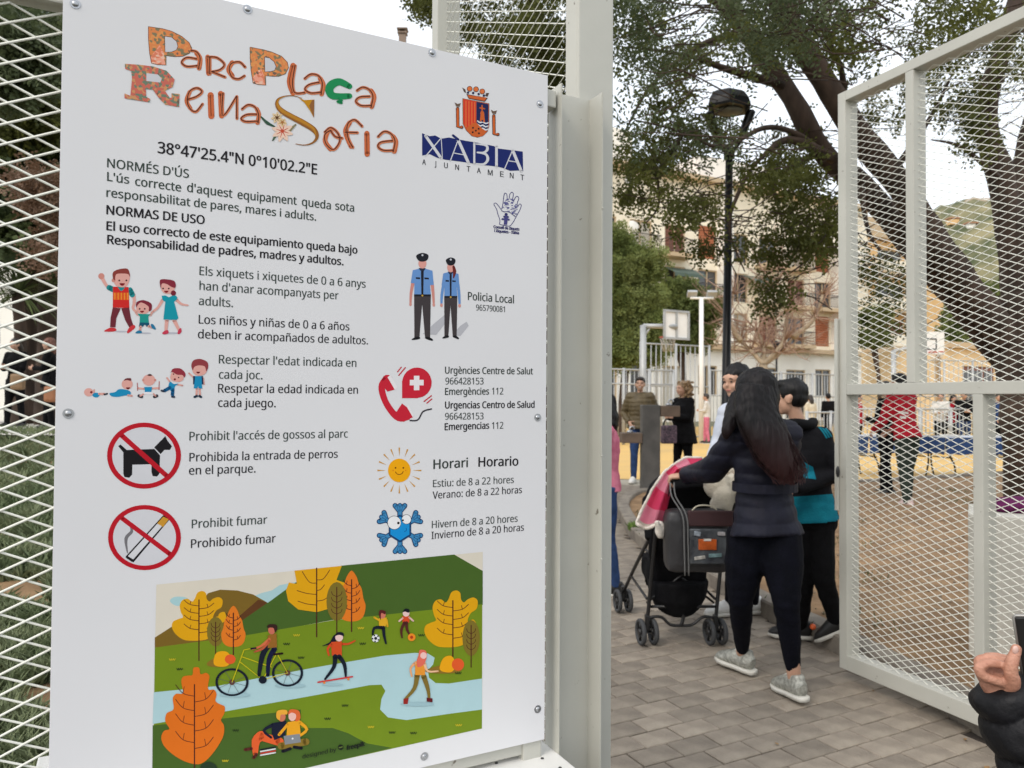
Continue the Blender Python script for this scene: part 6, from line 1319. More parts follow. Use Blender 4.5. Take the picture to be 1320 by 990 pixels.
def strip(pts, w, n=4):
    p = smooth_path([Vector((x, y, 0)) for x, y in pts], n); out = []
    for i, q in enumerate(p):
        d = (p[min(i + 1, len(p) - 1)] - p[max(i - 1, 0)]).normalized(); nn = Vector((-d.y, d.x, 0)) * w / 2; out.append([(q.x + nn.x, q.y + nn.y), (q.x, q.y), (q.x - nn.x, q.y - nn.y)])
    return out
jb = [c for c in boy.children if c.name.startswith('jacket')][0]
surf_patch('teal_panel', jb, [grid4((1014, 641), (1084, 636), (1082, 676), (1014, 678), 60, 30), grid4((1034, 594), (1048, 602), (1052, 618), (1036, 616), 24, 16)], m_teal, boy)
for k in range(3):
    surf_patch('shoulder_stripe', jb, [strip([(1033 + k * 3.2, 540 + k * -1.0), (1046 + k * 3.2, 544 - k * .3), (1058 + k * 3, 553 - k * .5), (1066 + k * 3, 565 - k)], 2.0)], m_teal, boy)
bm = bmesh.new(); tube(bm, smooth_path([P(1012, 548, Zb - .02), P(1026, 546, Zb - .11), P(1044, 548, Zb - .07), P(1048, 544, Zb + .04)], 4), .032, 10); link('hood', remesh(bm, .01, 2, name='hood'), m_blackc, boy)

# ---- the girl in the grey sweater
Zg = 4.95
fg = G(955, 792)
JG = dict(head=P(949, 492, Zg), face=Vector((-.80, -.52, -.12)), neck=P(954, 521, Zg), chest=P(957, 556, Zg), waist=P(958, 592, Zg), hip=P(958, 620, Zg), shL=P(972, 536, Zg + .05), shR=P(938, 533, Zg - .08), elL=P(976, 580, Zg), wrL=P(960, 600, Zg - .22), elR=P(926, 572, Zg - .10), wrR=P(914, 602, Zg - .22),
          hpL=P(965, 632, Zg), hpR=P(950, 632, Zg - .02), knL=P(966, 700, Zg), knR=P(950, 700, Zg - .02), anL=Vector((fg.x + .08, fg.y, .09)), anR=Vector((fg.x - .08, fg.y - .05, .09)), toL=Vector((-.8, -.2, 0)), toR=Vector((-.9, -.1, 0)))
girl = build_person('girl in light grey sweater with black hair behind the pushchair', JG, (m_greyk, m_jean), .97, .0095, 0, hem=.02, hairfn=hair_long(m_black_hair, .30), slim=.9, wide=.9, shoe_m=m_whsh)

# ---- people further back
J, k = std_joints(G(825, 622), 1.86, PI * .93, 'pocket'); build_person('man in olive puffer jacket and jeans smiling behind the drinking fountain', J, (m_olive, m_blue), k, .015, .010, hairfn=hair_short(m_hair_d), smile=1, shoe_m=m_whsh, wide=1.2)
J, k = std_joints(G(881, 628), 1.76, PI * .64, 'front'); build_person('woman with curly blonde hair in black coat holding a patterned bag', J, (m_blackc, m_blackc), k, .015, 0, hem=.22, coat=.8, wide=1.3, hairfn=hair_long(m_hair_b, .22, curly=1))
def bag2(name, label, cpts, m, m2):
    t = thing(name, label, 'bag'); bm = bmesh.new(); c = P(*cpts); rbox(bm, c, (.26, .12, .30), Matrix.Rotation(.3, 3, 'Z'), .035); bmesh_obj('body', bm, m, t)
    bm = bmesh.new(); tube(bm, smooth_path([c + Vector((-.09, 0, .14)), c + Vector((-.05, 0, .24)), c + Vector((.05, 0, .24)), c + Vector((.09, 0, .14))], 5), .012, 8); bmesh_obj('handle', bm, m2, t)
bag2('handbag', 'patterned grey and purple bag hanging from the blonde woman\'s hands', (862, 560, 12.3), mat('patterned_bag_cloth', (.16, .10, .13), .8, col2=(.02, .02, .03), scale=30), m_blackc)
J, k = std_joints(Vector((P(782, 500, 5.7).x, 5.7, 0)), 1.50, PI * .45, 'front'); build_person('child with long black hair in pink jacket half hidden by the gate post', J, (m_pinkj, m_blue), k, .012, 0, hairfn=hair_long(m_black_hair, .20), wide=1.0)
J, k = std_joints(G(1170, 655), 1.84, PI * .12, 'table', lean=.10); redp = build_person('man in dark red jacket and dark green trousers seen from behind through the gate', J, (m_red, m_dkgreen), k, .014, 0, hairfn=hair_short(m_black_hair), shoe_m=mat('pale_pink_shoe', (.6, .45, .42), .6), wide=1.08)
jr = [c for c in redp.children if c.name.startswith('jacket')][0]; surf_patch('white_print', jr, [grid4((1158, 530), (1171, 531), (1171, 534), (1158, 533), 4, 1), grid4((1160, 536), (1168, 537), (1168, 540), (1160, 539), 4, 1)], m_whitec, redp)
J, k = std_joints(G(1143, 640), 1.76, PI * .25, 'front'); build_person('person in black jacket standing just left of the man in red', J, (m_blackc, m_blackc), k, .016, 0, hairfn=hair_short(m_hair_d))
for (px, py, H, yaw, arms, jm, tm, hf, lab) in (
    (1068, 572, 1.72, .1, 'down', m_blackc, m_blackc, hair_short(m_black_hair), 'distant person in black seen from behind by the court railing left of the gate'),
    (1045, 574, 1.66, .4, 'down', m_cream2, m_blue, hair_long(m_hair_d, .2), 'distant person in cream top just right of the boy in teal'),
    (911, 572, 1.68, 1.2, 'front', m_whitec, m_pinkj, hair_short(m_hair_d), 'distant person in white and pink left of the black lamp post'),
    (1213, 583, 1.72, 2.6, 'front', m_whitec, m_blackc, hair_short(m_hair_d), 'distant person in white top behind the folding table, left of three'),
    (1229, 583, 1.66, 3.3, 'down', m_red, m_blackc, hair_long(m_black_hair, .2), 'distant person in red top behind the folding table'),
    (1243, 584, 1.78, 2.9, 'front', m_blackc, m_blue, hair_short(m_hair_d), 'distant person in black top behind the folding table, beside the gate bar'),
    (1288, 588, 1.70, 2.9, 'table', m_blue, m_blackc, hair_short(m_hair_d), 'person in blue leaning on the table left of the big trunk'),
    (1106, 586, 1.66, 3.9, 'down', m_red, m_blackc, hair_long(m_hair_d, .2), 'distant person in red half hidden by the left stile of the gate leaf')):
    J, k = std_joints(G(px, py), H, yaw, arms); build_person(lab, J, (jm, tm), k, .022, 0, hairfn=hf, facef=False)
for (px, H, yaw, arms, lab) in ((20, 1.66, PI * .95, 'front', 'woman in black coat holding a tan bag on the garden path'), (64, 1.62, PI * .6, 'front', 'woman in black with reddish hair at the edge of the board on the garden path')):
    Z = 14.0 if px < 50 else 13.3; J, k = std_joints(Vector((P(px, 500, Z).x, Z, .87)), H, yaw, arms); build_person(lab, J, (m_blackc, m_blackc), k, .016, 0, hem=.15, coat=.3, hairfn=hair_long(m_hair_d if px < 50 else mat('auburn_hair', (.14, .05, .03), .6), .18))
t = thing('handbag', 'tan leather bag held by the left woman on the garden path', 'bag'); bm = bmesh.new(); rbox(bm, P(23, 492, 13.62), (.24, .12, .3), None, .05); bmesh_obj('body', bm, mat('tan_leather', (.22, .13, .06), .6), t)
bm = bmesh.new(); tube(bm, smooth_path([P(19, 484, 13.6), P(23, 470, 13.6), P(27, 484, 13.6)], 4), .012, 8); bmesh_obj('handle', bm, m_blackc, t)
t = thing('handbag', 'orange brown bag hanging at the right woman of the garden path', 'bag'); bm = bmesh.new(); rbox(bm, P(66, 508, 12.95), (.22, .12, .28), None, .05); bmesh_obj('body', bm, mat('orange_leather', (.3, .12, .05), .6), t)
bm = bmesh.new(); tube(bm, smooth_path([P(62, 500, 12.95), P(66, 480, 12.95), P(70, 500, 12.95)], 4), .012, 8); bmesh_obj('handle', bm, m_blackc, t)

# ---- the person at the lower right whose sleeve and hand reach into the photograph
Zp = 1.50
JP = dict(head=P(1660, 560, 1.75), face=Vector((-.6, .8, -.2)), neck=P(1680, 680, 1.75), chest=P(1690, 780, 1.75), waist=P(1690, 900, 1.75), hip=P(1690, 985, 1.75), shL=P(1600, 740, 1.80), shR=P(1770, 760, 1.70))
base = JP['hip'].copy(); base.z = 0
JP.update(elL=P(1392, 1062, 1.47), wrL=P(1288, 882, 1.525), elR=P(1640, 1060, 1.55), wrR=P(1440, 930, 1.5), hpL=JP['hip'] + Vector((-.09, 0, -.05)), hpR=JP['hip'] + Vector((.09, 0, -.05)))
z0 = JP['hip'].z; JP.update(knL=Vector((base.x - .1, base.y, z0 * .52)), knR=Vector((base.x + .1, base.y, z0 * .52)), anL=Vector((base.x - .1, base.y, .085)), anR=Vector((base.x + .1, base.y, .085)), toL=Vector((-.5, 1, 0)), toR=Vector((-.3, 1, 0)), hdL=Vector((-.22, .1, .95)), pnL=Vector((.9, .45, .1)))
m_bpuf = mat('black_puffer_fabric', (.008, .008, .010), .55, spec=.25, col2=(.005, .005, .006), scale=12, bump=.4, bscale=40)
t = thing('person', 'person in black puffer jacket whose hand with a phone enters at the lower right corner', 'person')
bm = bmesh.new(); R = headR(JP['face']); head(bm, JP['head'], R); J = JP; side = (J['shR'] - J['shL']).normalized()
tube(bm, [J['neck'] - UZ * .03, J['head'] - UZ * .05], [.05, .045], 12); tube(bm, [J['neck'] - UZ * .02, J['chest'], J['waist'], J['hip']], [(.10, .06), (.13, .085), (.11, .08), (.13, .09)], 14, side=side)
for a in 'LR':
    tube(bm, [J['neck'].lerp(J['sh' + a], .4), J['sh' + a], J['el' + a], J['wr' + a]], [.05, .045, .034, .027], 10); tube(bm, [J['hp' + a], J['kn' + a], J['an' + a]], [.085, .05, .035], 10)
hand(bm, J['wrR'], Vector((-1, .2, .3)), Vector((0, 1, 0)), .9, .6)
# the visible hand: a half-closed fist seen from its thumb side, index finger folded in front, thumb up along the phone
pt = lambda x, y, z: P(x, y, 1.50 + z)
tube(bm, [J['wrL'] + Vector((.03, 0, -.07)), J['wrL'] - UZ * .01, pt(1289, 884, .012), pt(1284, 874, .015)], [(.030, .026), (.031, .026), (.034, .024), (.036, .022)], 16)
ell(bm, pt(1286, 874, .012), (.036, .024, .022)); ell(bm, pt(1270, 868, .016), (.018, .018, .022))
def fing(p, r): tube(bm, smooth_path([pt(*q) for q in p], 4), smooth_rad([r, r * 1.02, r, r * 1.04, r * .92, r * .82], 4), 12); ell(bm, pt(*p[-1]), r * .84, None, 10, 7); ell(bm, pt(*p[3]), r * 1.06, None, 10, 7)
fing([(1300, 882, -.012), (1283, 877, -.016), (1268, 872, -.016), (1262, 861, -.014), (1275, 855, -.014), (1291, 857, -.012)], .0096)
fing([(1300, 872, .012), (1282, 868, .008), (1266, 862, .006), (1262, 852, .006), (1276, 848, .004), (1295, 852, .002)], .0096)
fing([(1300, 868, .034), (1284, 862, .030), (1270, 858, .028), (1268, 850, .028), (1280, 846, .026), (1299, 849, .024)], .0090)
fing([(1304, 868, .054), (1290, 862, .050), (1280, 858, .048), (1278, 851, .048), (1288, 848, .046), (1302, 850, .044)], .0078)
tube(bm, smooth_path([pt(1300, 892, -.004), pt(1305, 878, -.022), pt(1303, 866, -.028), pt(1305, 852, -.028), pt(1310, 838, -.022)], 4), smooth_rad([.016, .015, .0125, .0118, .0098], 4), 12); ell(bm, pt(1310, 837, -.022), .0102, None, 10, 7)
link('body', remesh(bm, .0032, 1, lambda co, no: .0005 * nz(co, 260), 'body'), mat('warm_hand_skin', (.50, .25, .17), .5, col2=(.42, .19, .125), scale=60, bump=.35, bscale=180), t)
bm = bmesh.new(); ell(bm, P(1309, 838, 1.4685), (.0062, .003, .0085), None, 10, 6); bmesh_obj('thumb_nail', bm, mat('fingernail', (.62, .40, .34), .3), t)
bm = bmesh.new(); tube(bm, [J['neck'] + UZ * .01, J['neck'] - UZ * .05, J['chest'], J['waist'], J['hip'], J['hip'] - UZ * .1], [(.07, .06), (.13, .09), (.18, .13), (.17, .13), (.18, .14), (.18, .14)], 18, side=side)
tube(bm, [J['neck'].lerp(J['shR'], .4), J['shR'], J['elR'], J['wrR']], [.07, .08, .07, .05], 14)
tube(bm, [J['neck'].lerp(J['shL'], .4), J['shL'], J['shL'].lerp(J['elL'], .5), J['elL']], [.07, .08, .078, .072], 14); ell(bm, J['elL'], .074)
jd = (J['wrL'] - J['elL']); pth = [J['elL'] + jd * f for f in (0, .2, .4, .6, .8, .97, 1.0)]; tube(bm, pth, [.080, .084, .082, .078, .070, .060, .046], 22)
def dp(co, no):
    e = np.array(J['elL']); d = np.array(jd); L2 = d.dot(d); f = ((co - e) @ d) / L2; arm = (f > -.3) & (f < 1.1); lin_ = (co - e) @ d / math.sqrt(L2)
    return np.where(arm, .017 * (np.abs(np.sin((lin_ + .010 * nz(co, 16, 2)) * PI / .080)) ** .42 - .75), .008 * (np.abs(np.sin(co[:, 2] * PI / .08)) ** .5 - .6)) + .0025 * nz(co, 40, 1) + .002 * nz(co, 90, 3)
link('jacket', remesh(bm, .006, 2, dp, 'jacket'), m_bpuf, t)
bm = bmesh.new(); tube(bm, [J['waist'] - UZ * .1, J['hip'] - UZ * .05], [(.14, .1), (.15, .11)], 14, side=side)
for a in 'LR': tube(bm, [J['hp' + a], J['kn' + a], J['an' + a] + UZ * .02], [.10, .07, .055], 12)
link('trousers', remesh(bm, .012, 2, name='trousers'), m_blackc, t)
for a in 'LR': shoe(t, J['an' + a], J['to' + a], m_blsh)
hair_short(m_hair_d)(t, J['head'], R, 1.0)
ph = thing('phone', 'black phone with grey rim held at the lower right corner', 'phone'); Rp = Matrix.Rotation(-.15, 3, 'Y') @ Matrix.Rotation(-.5, 3, 'Z')
bm = bmesh.new(); rbox(bm, P(1345, 846, 1.50), (.078, .009, .16), Rp, .004); bmesh_obj('case', bm, mat('black_phone_case', (.01, .01, .01), .35), ph)
bm = bmesh.new(); b0 = P(1345, 846, 1.50)
tube(bm, [b0 + Rp @ Vector((x, -.0, z)) for x, z in ((-.0395, -.078), (-.0395, .078), (-.036, .081), (.036, .081), (.0395, .078), (.0395, -.078), (.036, -.081), (-.036, -.081), (-.0395, -.078))], .0034, 6); bmesh_obj('rim', bm, mat('grey_metal_rim', (.4, .39, .37), .35, metal=.7), ph)
# ------------------------------------------------------------------ pushchair
m_fr = mat('black_tube_frame', (.012, .012, .013), .35); m_tyre = mat('grey_rubber_tyre', (.045, .047, .05), .8, bump=.2); m_hub = mat('black_wheel_hub', (.015, .015, .016), .45); m_fab = cloth('black_pushchair_fabric', (.006, .006, .007), (.003, .003, .004))
ps = thing('pushchair', 'black folding pushchair with double wheels loaded with bag and blankets', 'pushchair')
axd = Vector((.985, .17, 0)).normalized(); fwdp = Vector((-axd.y, axd.x, 0))
def wheel(c, r=.077, wd=.024):
    bm = bmesh.new(); n = 28
    prof = [(r * .74, -wd * .5), (r * .93, -wd * .5), (r, -wd * .25), (r, wd * .25), (r * .93, wd * .5), (r * .74, wd * .5)]; rg = []
    for i in range(n):
        a = 2 * PI * i / n; d = fwdp * math.cos(a) + UZ * math.sin(a); rg.append([bm.verts.new(c + d * q + axd * w_) for q, w_ in prof])
    for i in range(n):
        for k in range(6): bm.faces.new((rg[i][k], rg[i][(k + 1) % 6], rg[(i + 1) % n][(k + 1) % 6], rg[(i + 1) % n][k])).smooth = True
    o = bmesh_obj('wheel', bm, m_tyre, ps)
    bm = bmesh.new(); tube(bm, [c - axd * .014, c + axd * .014], .018, 12)
    for i in range(5):
        a = 2 * PI * i / 5; d = fwdp * math.cos(a) + UZ * math.sin(a); tube(bm, [c + d * .012, c + d * r * .76], .008, 6)
    bmesh_obj('hub', bm, m_hub, o)
RL = G(834, 831); RR = G(922, 831); FLp = G(803, 789); FRp = FLp + (RR - RL) * .96
for c in (RL, RR, FLp, FRp):
    for s in (-1, 1): wheel(Vector((c.x, c.y, .077)) + axd * s * .038)
    bm = bmesh.new(); cc = Vector((c.x, c.y, .077)); tube(bm, [cc - axd * .036, cc + axd * .036], .008, 8); rbox(bm, cc + UZ * .055, (.026, .04, .09), None, .006); bmesh_obj('caster', bm, m_fr, ps)
def pt_(name, pts, r=.0105, sm=4, mm=m_fr):
    bm = bmesh.new(); tube(bm, smooth_path(pts, sm) if sm else pts, r, 8); return bmesh_obj(name, bm, mm, ps)
hL, hR = P(868, 616, 4.16), P(962, 618, 4.28)
topL, topR = P(846, 676, 4.40), P(934, 676, 4.52)
for RLx, top, FLx, hh in ((RL, topL, FLp, hL), (RR, topR, FRp, hR)):
    pt_('rear_leg', [Vector((RLx.x, RLx.y, .12)), Vector((RLx.x, RLx.y, .12)).lerp(top, .5), top], .0115)
    pt_('side_tube', [Vector((FLx.x, FLx.y, .13)), Vector((FLx.x, FLx.y, .13)).lerp(top, .45) + UZ * .01, top, top.lerp(hh, .6) + Vector((0, .0, .0)), hh], .0115)
    a = Vector((RLx.x, RLx.y, .27)); pt_('strut', [a, Vector((FLx.x, FLx.y, .13)).lerp(top, .28)], .008, 0)
pt_('grip', [hL - fwdp * .02, hL, hL + axd * .03], .018); pt_('grip', [hR - fwdp * .02, hR, hR + axd * .03], .018)
lr = lambda f, z, dy=0: Vector((RL.x + (RR.x - RL.x) * f, RL.y + (RR.y - RL.y) * f + dy, z))
pt_('cross_bar', [lr(0, .225), lr(1, .225)], .009, 0); pt_('axle_bar', [lr(.02, .155), lr(.1, .165), lr(.22, .16), lr(.34, .118), lr(.5, .112), lr(.66, .118), lr(.8, .16), lr(.9, .165), lr(.98, .155)], .009)
pt_('brake_lever', [lr(.52, .225), lr(.53, .16), lr(.5, .115)], .011); pt_('x_brace', [lr(0, .24, .02), lr(1, .55, .05)], .007, 0); pt_('x_brace', [lr(1, .24, .03), lr(0, .55, .06)], .007, 0)
# seat, basket, hood
bm = bmesh.new(); bc = lambda f, y, z: lr(f, z, y); rbox(bm, bc(.5, .22, .40), (.36, .34, .16), None, .05); 
tube(bm, [bc(.5, .10, .36), bc(.5, .03, .55), bc(.5, -.08, .82), bc(.5, -.16, .98)], [(.18, .05), (.20, .06), (.20, .06), (.17, .05)], 18, side=axd); tube(bm, [bc(.5, .34, .38), bc(.5, .50, .30), bc(.5, .58, .22)], [(.15, .05), (.14, .04), (.12, .03)], 14, side=axd)
link('seat', remesh(bm, .012, 2, lambda co, no: .006 * nz(co, 16), 'seat'), m_fab, ps)
bm = bmesh.new(); tube(bm, [bc(.50, .10, .37), bc(.5, .10, .27), bc(.5, .12, .215), bc(.5, .13, .19)], [(.19, .16), (.175, .15), (.15, .13), (.12, .11)], 16, side=axd); link('basket', remesh(bm, .012, 2, lambda co, no: .006 * nz(co, 20), 'basket'), m_fab, ps)
bm = bmesh.new(); ell(bm, bc(.5, .08, .86), (.20, .20, .16)); tube(bm, [bc(.08, .0, .62), bc(.08, .1, .86)], .05, 10); link('hood', remesh(bm, .012, 2, lambda co, no: .005 * nz(co, 18), 'hood'), m_fab, ps)
# bag hung behind
m_lea = mat('dark_grey_bag_leather', (.032, .031, .033), .45, col2=(.018, .017, .019), scale=7, bump=.4, bscale=18); m_maroon = mat('dark_maroon_trim', (.045, .016, .018), .55); m_pvc = mat('clear_plastic_pocket', (.10, .11, .12), .12, col2=(.035, .038, .045), scale=11, spec=.9, bump=.8, bscale=16)
bg = thing('changing_bag', 'dark grey bag with clear front pocket hung on the pushchair', 'bag'); Zc = 4.08
def wp(x, y, z=0): return P(x, y, Zc + z)
bm = bmesh.new(); c = (wp(858, 700) + wp(945, 700)) / 2 + Vector((0, .09, 0)); rbox(bm, c, (.345, .17, .35), None, .055); me = remesh(bm, .009, 3, lambda co, no: .006 * nz(co, 12), 'body'); link('body', me, m_lea, bg)
bm = bmesh.new(); rbox(bm, (wp(888, 668) + wp(943, 668)) / 2 - Vector((0, .004, 0)), (.245, .02, .085), None, .008); bmesh_obj('top_band', bm, m_maroon, bg)
bm = bmesh.new(); rbox(bm, (wp(889, 704) + wp(941, 704)) / 2 - Vector((0, .004, 0)), (.225, .018, .19), None, .007); bmesh_obj('clear_pocket', bm, m_pvc, bg)
for x in (884, 889): 
    bm = bmesh.new(); tube(bm, smooth_path([wp(x - 1, 742, -.012), wp(x - 2, 700, -.022), wp(x - 4, 665, -.015), wp(x - 18, 640, .02), wp(x - 20, 622, .05)], 4), .0045, 6); bmesh_obj('strap', bm, mat('grey_piping', (.13, .13, .13), .5), bg)
bm = bmesh.new(); tube(bm, smooth_path([wp(892, 658, -.01), wp(900, 652, -.02), wp(915, 652, -.02), wp(924, 657, -.01)], 4), .004, 6); bmesh_obj('zip_pull', bm, mat('pale_cord', (.5, .46, .36), .7), bg)
og = thing('orange_packet', 'small orange packet inside the clear bag pocket', 'packet'); bm = bmesh.new(); rbox(bm, wp(912, 702, -.016), (.098, .012, .058), None, .005); bmesh_obj('wrapper', bm, mat('orange_foil', (.55, .11, .02), .35, var=.4, scale=30), og)
bm = bmesh.new(); rbox(bm, wp(912, 696, -.0235), (.04, .003, .012), None, .001); bmesh_obj('label', bm, m_whitec, og)
rest = [((.52, .5, .46), 902, 719, .06, .018), ((.20, .32, .34), 922, 716, .07, .02), ((.5, .48, .5), 930, 688, .04, .02), ((.35, .40, .46), 899, 688, .035, .024)]
for i, (col, x, y, a, b) in enumerate(rest):
    it = thing('small_packet', ('pale packet low in the clear pocket, left of two', 'greenish packet low in the clear pocket, right of two', 'light packet at the upper right of the clear pocket', 'bluish packet at the upper left of the clear pocket')[i], 'packet')
    bm = bmesh.new(); rbox(bm, wp(x, y, -.0145 - .001 * i), (a, .008, b), Matrix.Rotation(.1 * (i - 1.5), 3, 'Y'), .003); bmesh_obj('wrapper', bm, mat('packet_%d' % i, col, .4, var=.5, scale=40), it)
# pink checked blanket draped over the handle
bl = thing('pink_blanket', 'pink checked baby blanket with white fleece edge draped over the pushchair handle', 'blanket')
m_hot = cloth('hot_pink_wool', (.80, .09, .20), (.72, .07, .17)); m_lpk = cloth('light_pink_wool', (.82, .33, .44), (.76, .28, .38)); m_flc = cloth('white_fleece', (.78, .72, .64), None, .95, .8)
Lb = [(905, 590), (884, 590), (868, 599), (856, 609), (842, 629), (829, 654), (820, 674)]; Rb = [(908, 604), (893, 604), (876, 608), (868, 622), (863, 645), (858, 668), (856, 680)]
def gridb(u, v):
    k = v * (len(Lb) - 1); i = min(int(k), len(Lb) - 2); f = k - i; a = (Lb[i][0] + (Lb[i + 1][0] - Lb[i][0]) * f, Lb[i][1] + (Lb[i + 1][1] - Lb[i][1]) * f); b = (Rb[i][0] + (Rb[i + 1][0] - Rb[i][0]) * f, Rb[i][1] + (Rb[i + 1][1] - Rb[i][1]) * f)
    Z = 4.18 + .10 * v - .05 * math.sin(u * PI) - .022 * math.cos(u * 3 * PI) * (.3 + v); return P(a[0] + (b[0] - a[0]) * u, a[1] + (b[1] - a[1]) * u + 5 * math.sin(u * 5) * (v ** 3), Z)
nu, nv = 20, 44; bm = bmesh.new(); vg = [[bm.verts.new(gridb(i / nu, j / nv)) for i in range(nu + 1)] for j in range(nv + 1)]
for j in range(nv):
    for i in range(nu):
        f = bm.faces.new((vg[j][i], vg[j + 1][i], vg[j + 1][i + 1], vg[j][i + 1])); f.smooth = True
        edge = i < 1 or j > nv - 3; band = (j // 7) % 2; f.material_index = 2 if edge else (0 if band == 0 else 1)
bmesh.ops.solidify(bm, geom=bm.faces[:], thickness=.010)
bmesh_obj('cloth', bm, [m_hot, m_lpk, m_flc], bl)
bm = bmesh.new(); tube(bm, smooth_path([gridb(i / 10, 1) for i in range(11)], 3), .011, 8); tube(bm, smooth_path([gridb(0, j / 12) for j in range(13)], 3), .009, 8); tube(bm, smooth_path([P(846, 672, 4.14), P(851, 684, 4.15), P(854, 694, 4.17)], 3), [.014] * 4 + [.012, .01, .006], 8); ell(bm, P(851, 683, 4.17), (.03, .02, .05))
link('fleece_edge', remesh(bm, .006, 1, lambda co, no: .002 * nz(co, 120), 'fleece_edge'), m_flc, bl)
fl = thing('cream_fleece', 'cream fleece blanket heaped on the pushchair beside the pink one', 'blanket')
bm = bmesh.new()
for (x, y, Z, a, b, c_) in ((905, 602, 4.40, .12, .10, .05), (930, 606, 4.42, .12, .10, .07), (925, 625, 4.25, .08, .07, .08), (932, 645, 4.20, .055, .05, .09), (944, 630, 4.25, .05, .05, .09), (922, 652, 4.20, .03, .03, .04), (886, 598, 4.36, .05, .06, .035)): ell(bm, P(x, y, Z), (a, b, c_))
link('cloth', remesh(bm, .008, 3, lambda co, no: .012 * nz(co, 18) + .003 * nz(co, 90), 'cloth'), mat('cream_fleece', (.60, .55, .45), .95, scale=20, bump=.8, bscale=150), fl)

# ------------------------------------------------------------------ street lamp
m_lamp = mat('black_lamp_paint', (.005, .005, .006), .35, spec=.3, bump=.05); ZL = 9.4
lp = thing('street_lamp', 'tall black lamp post with arched hooded head among the leaves', 'lamp post')
b = P(940, 500, ZL); bx, by = P(935, 500, ZL).x, P(935, 500, ZL).y; top = P(940, 205, ZL)
bm = bmesh.new(); tube(bm, [Vector((bx, by, 0)), Vector((bx, by, .9)), Vector((bx, by, .95)), top], [.075, .072, .055, .046], 16); bmesh_obj('pole', bm, m_lamp, lp)
bm = bmesh.new(); tube(bm, [top, P(940, 196, ZL), P(940, 190, ZL)], [.062, .07, .03], 16); bmesh_obj('collar', bm, m_lamp, lp)
for s in (-1, 1):
    bm = bmesh.new(); tube(bm, smooth_path([P(940 + s * 3, 198, ZL), P(940 + s * 12, 184, ZL), P(940 + s * 20, 164, ZL), P(940 + s * 27, 146, ZL)], 4), smooth_rad([(.04, .02), (.06, .03), (.10, .05), (.13, .06)], 4), 8, side=Vector((0, 1, 0))); bmesh_obj('arm', bm, m_lamp, lp)
bm = bmesh.new(); hc = P(940, 136, ZL)
tube(bm, [hc + UZ * .165, hc + UZ * .14, hc + UZ * .06, hc - UZ * .03, hc - UZ * .06], [(.19, .14), (.235, .17), (.29, .22), (.315, .25), (.31, .245)], 6, side=Vector((1, .4, 0)))
for f in bm.faces: f.smooth = False
bmesh_obj('hood', bm, m_lamp, lp)
bm = bmesh.new(); ell(bm, hc - UZ * .07, (.17, .13, .05)); bmesh_obj('lamp_glass', bm, mat('milky_lamp_glass', (.34, .32, .26), .5), lp)

# ------------------------------------------------------------------ drinking fountain
m_con = mat('dark_concrete', (.10, .095, .088), .75, col2=(.065, .062, .058), scale=5, bump=.4, bscale=40); m_conb = mat('brown_concrete', (.15, .105, .075), .75, col2=(.10, .07, .05), scale=5, bump=.3); df = thing('drinking_fountain', 'dark concrete T-shaped drinking fountain with two basins', 'fountain'); gb = G(837, 638); ZF = gb.y
def fb(name, x0, x1, y0, y1, d0, d1, m):
    bm = bmesh.new(); a = P(x0, y0, ZF); b = P(x1, y1, ZF); rbox(bm, Vector(((a.x + b.x) / 2, ZF + (d0 + d1) / 2, (a.z + b.z) / 2)), (abs(b.x - a.x), d1 - d0, abs(a.z - b.z)), None, .012); return bmesh_obj(name, bm, m, df)
bm = bmesh.new(); a = P(828, 522, ZF); b = P(851, 522, ZF); rbox(bm, Vector(((a.x + b.x) / 2, ZF + .1, a.z / 2)), (b.x - a.x, .24, a.z), None, .012); bmesh_obj('pillar', bm, m_con, df)
fb('low_basin', 801, 827.5, 558, 571, -.04, .25, m_conb); fb('high_basin', 851.5, 876, 523, 537, -.04, .25, m_conb)
for (x, y) in ((812, 555), (862, 520)):
    bm = bmesh.new(); c = P(x, y, ZF + .08); tube(bm, smooth_path([c - UZ * .04, c + UZ * .04, c + UZ * .06 + Vector((.05, 0, 0)), c + UZ * .02 + Vector((.07, 0, 0))], 4), .014, 8); ell(bm, c + Vector((.0, 0, -.02)), (.05, .04, .03)); bmesh_obj('tap', bm, m_screw, df)

# ------------------------------------------------------------------ court fence, hoops, floodlight
m_galv = mat('galvanised_steel', (.42, .43, .43), .5, metal=.3, var=.15, scale=3)
def bar(bm, a, b, r, seg=6): tube(bm, [a, b], r, seg)
def fence_run(label, A_, B_, h, gap, r=.016, posts=3, z0=.1, rails=(0, .5, 1), kick=False):
    t = thing('court_fence', label, 'fence', None); A_ = Vector(A_); B_ = Vector(B_); L = (B_ - A_).length; n = int(L / gap)
    for i in range(posts + 1):
        bm = bmesh.new(); p = A_.lerp(B_, i / posts); bar(bm, p, p + UZ * (h + .05), .05, 8); bmesh_obj('post', bm, m_galv, t)
    for f in rails:
        bm = bmesh.new(); z = z0 + (h - z0) * f; bar(bm, A_ + UZ * z, B_ + UZ * z, .028); bmesh_obj('rail', bm, m_galv, t)
    bm = bmesh.new()
    for i in range(1, n): p = A_.lerp(B_, i / n); bar(bm, p + UZ * z0, p + UZ * h, r, 5)
    bmesh_obj('bars', bm, m_galv, t, kind='stuff'); return t
def GD(px, Z): p = P(px, 500, Z); return Vector((p.x, p.y, 0))
fence_run('tall grey barred court fence behind the fountain below the near backboard', GD(826, 27), GD(914, 28.5), 3.5, .22, .02, 2, rails=(0, .55, 1))
fence_run('lower grey barred fence left of the tall court fence by the gate post', GD(770, 24), GD(868, 25.5), 2.45, .16, .014, 3, rails=(0, .8, 1))
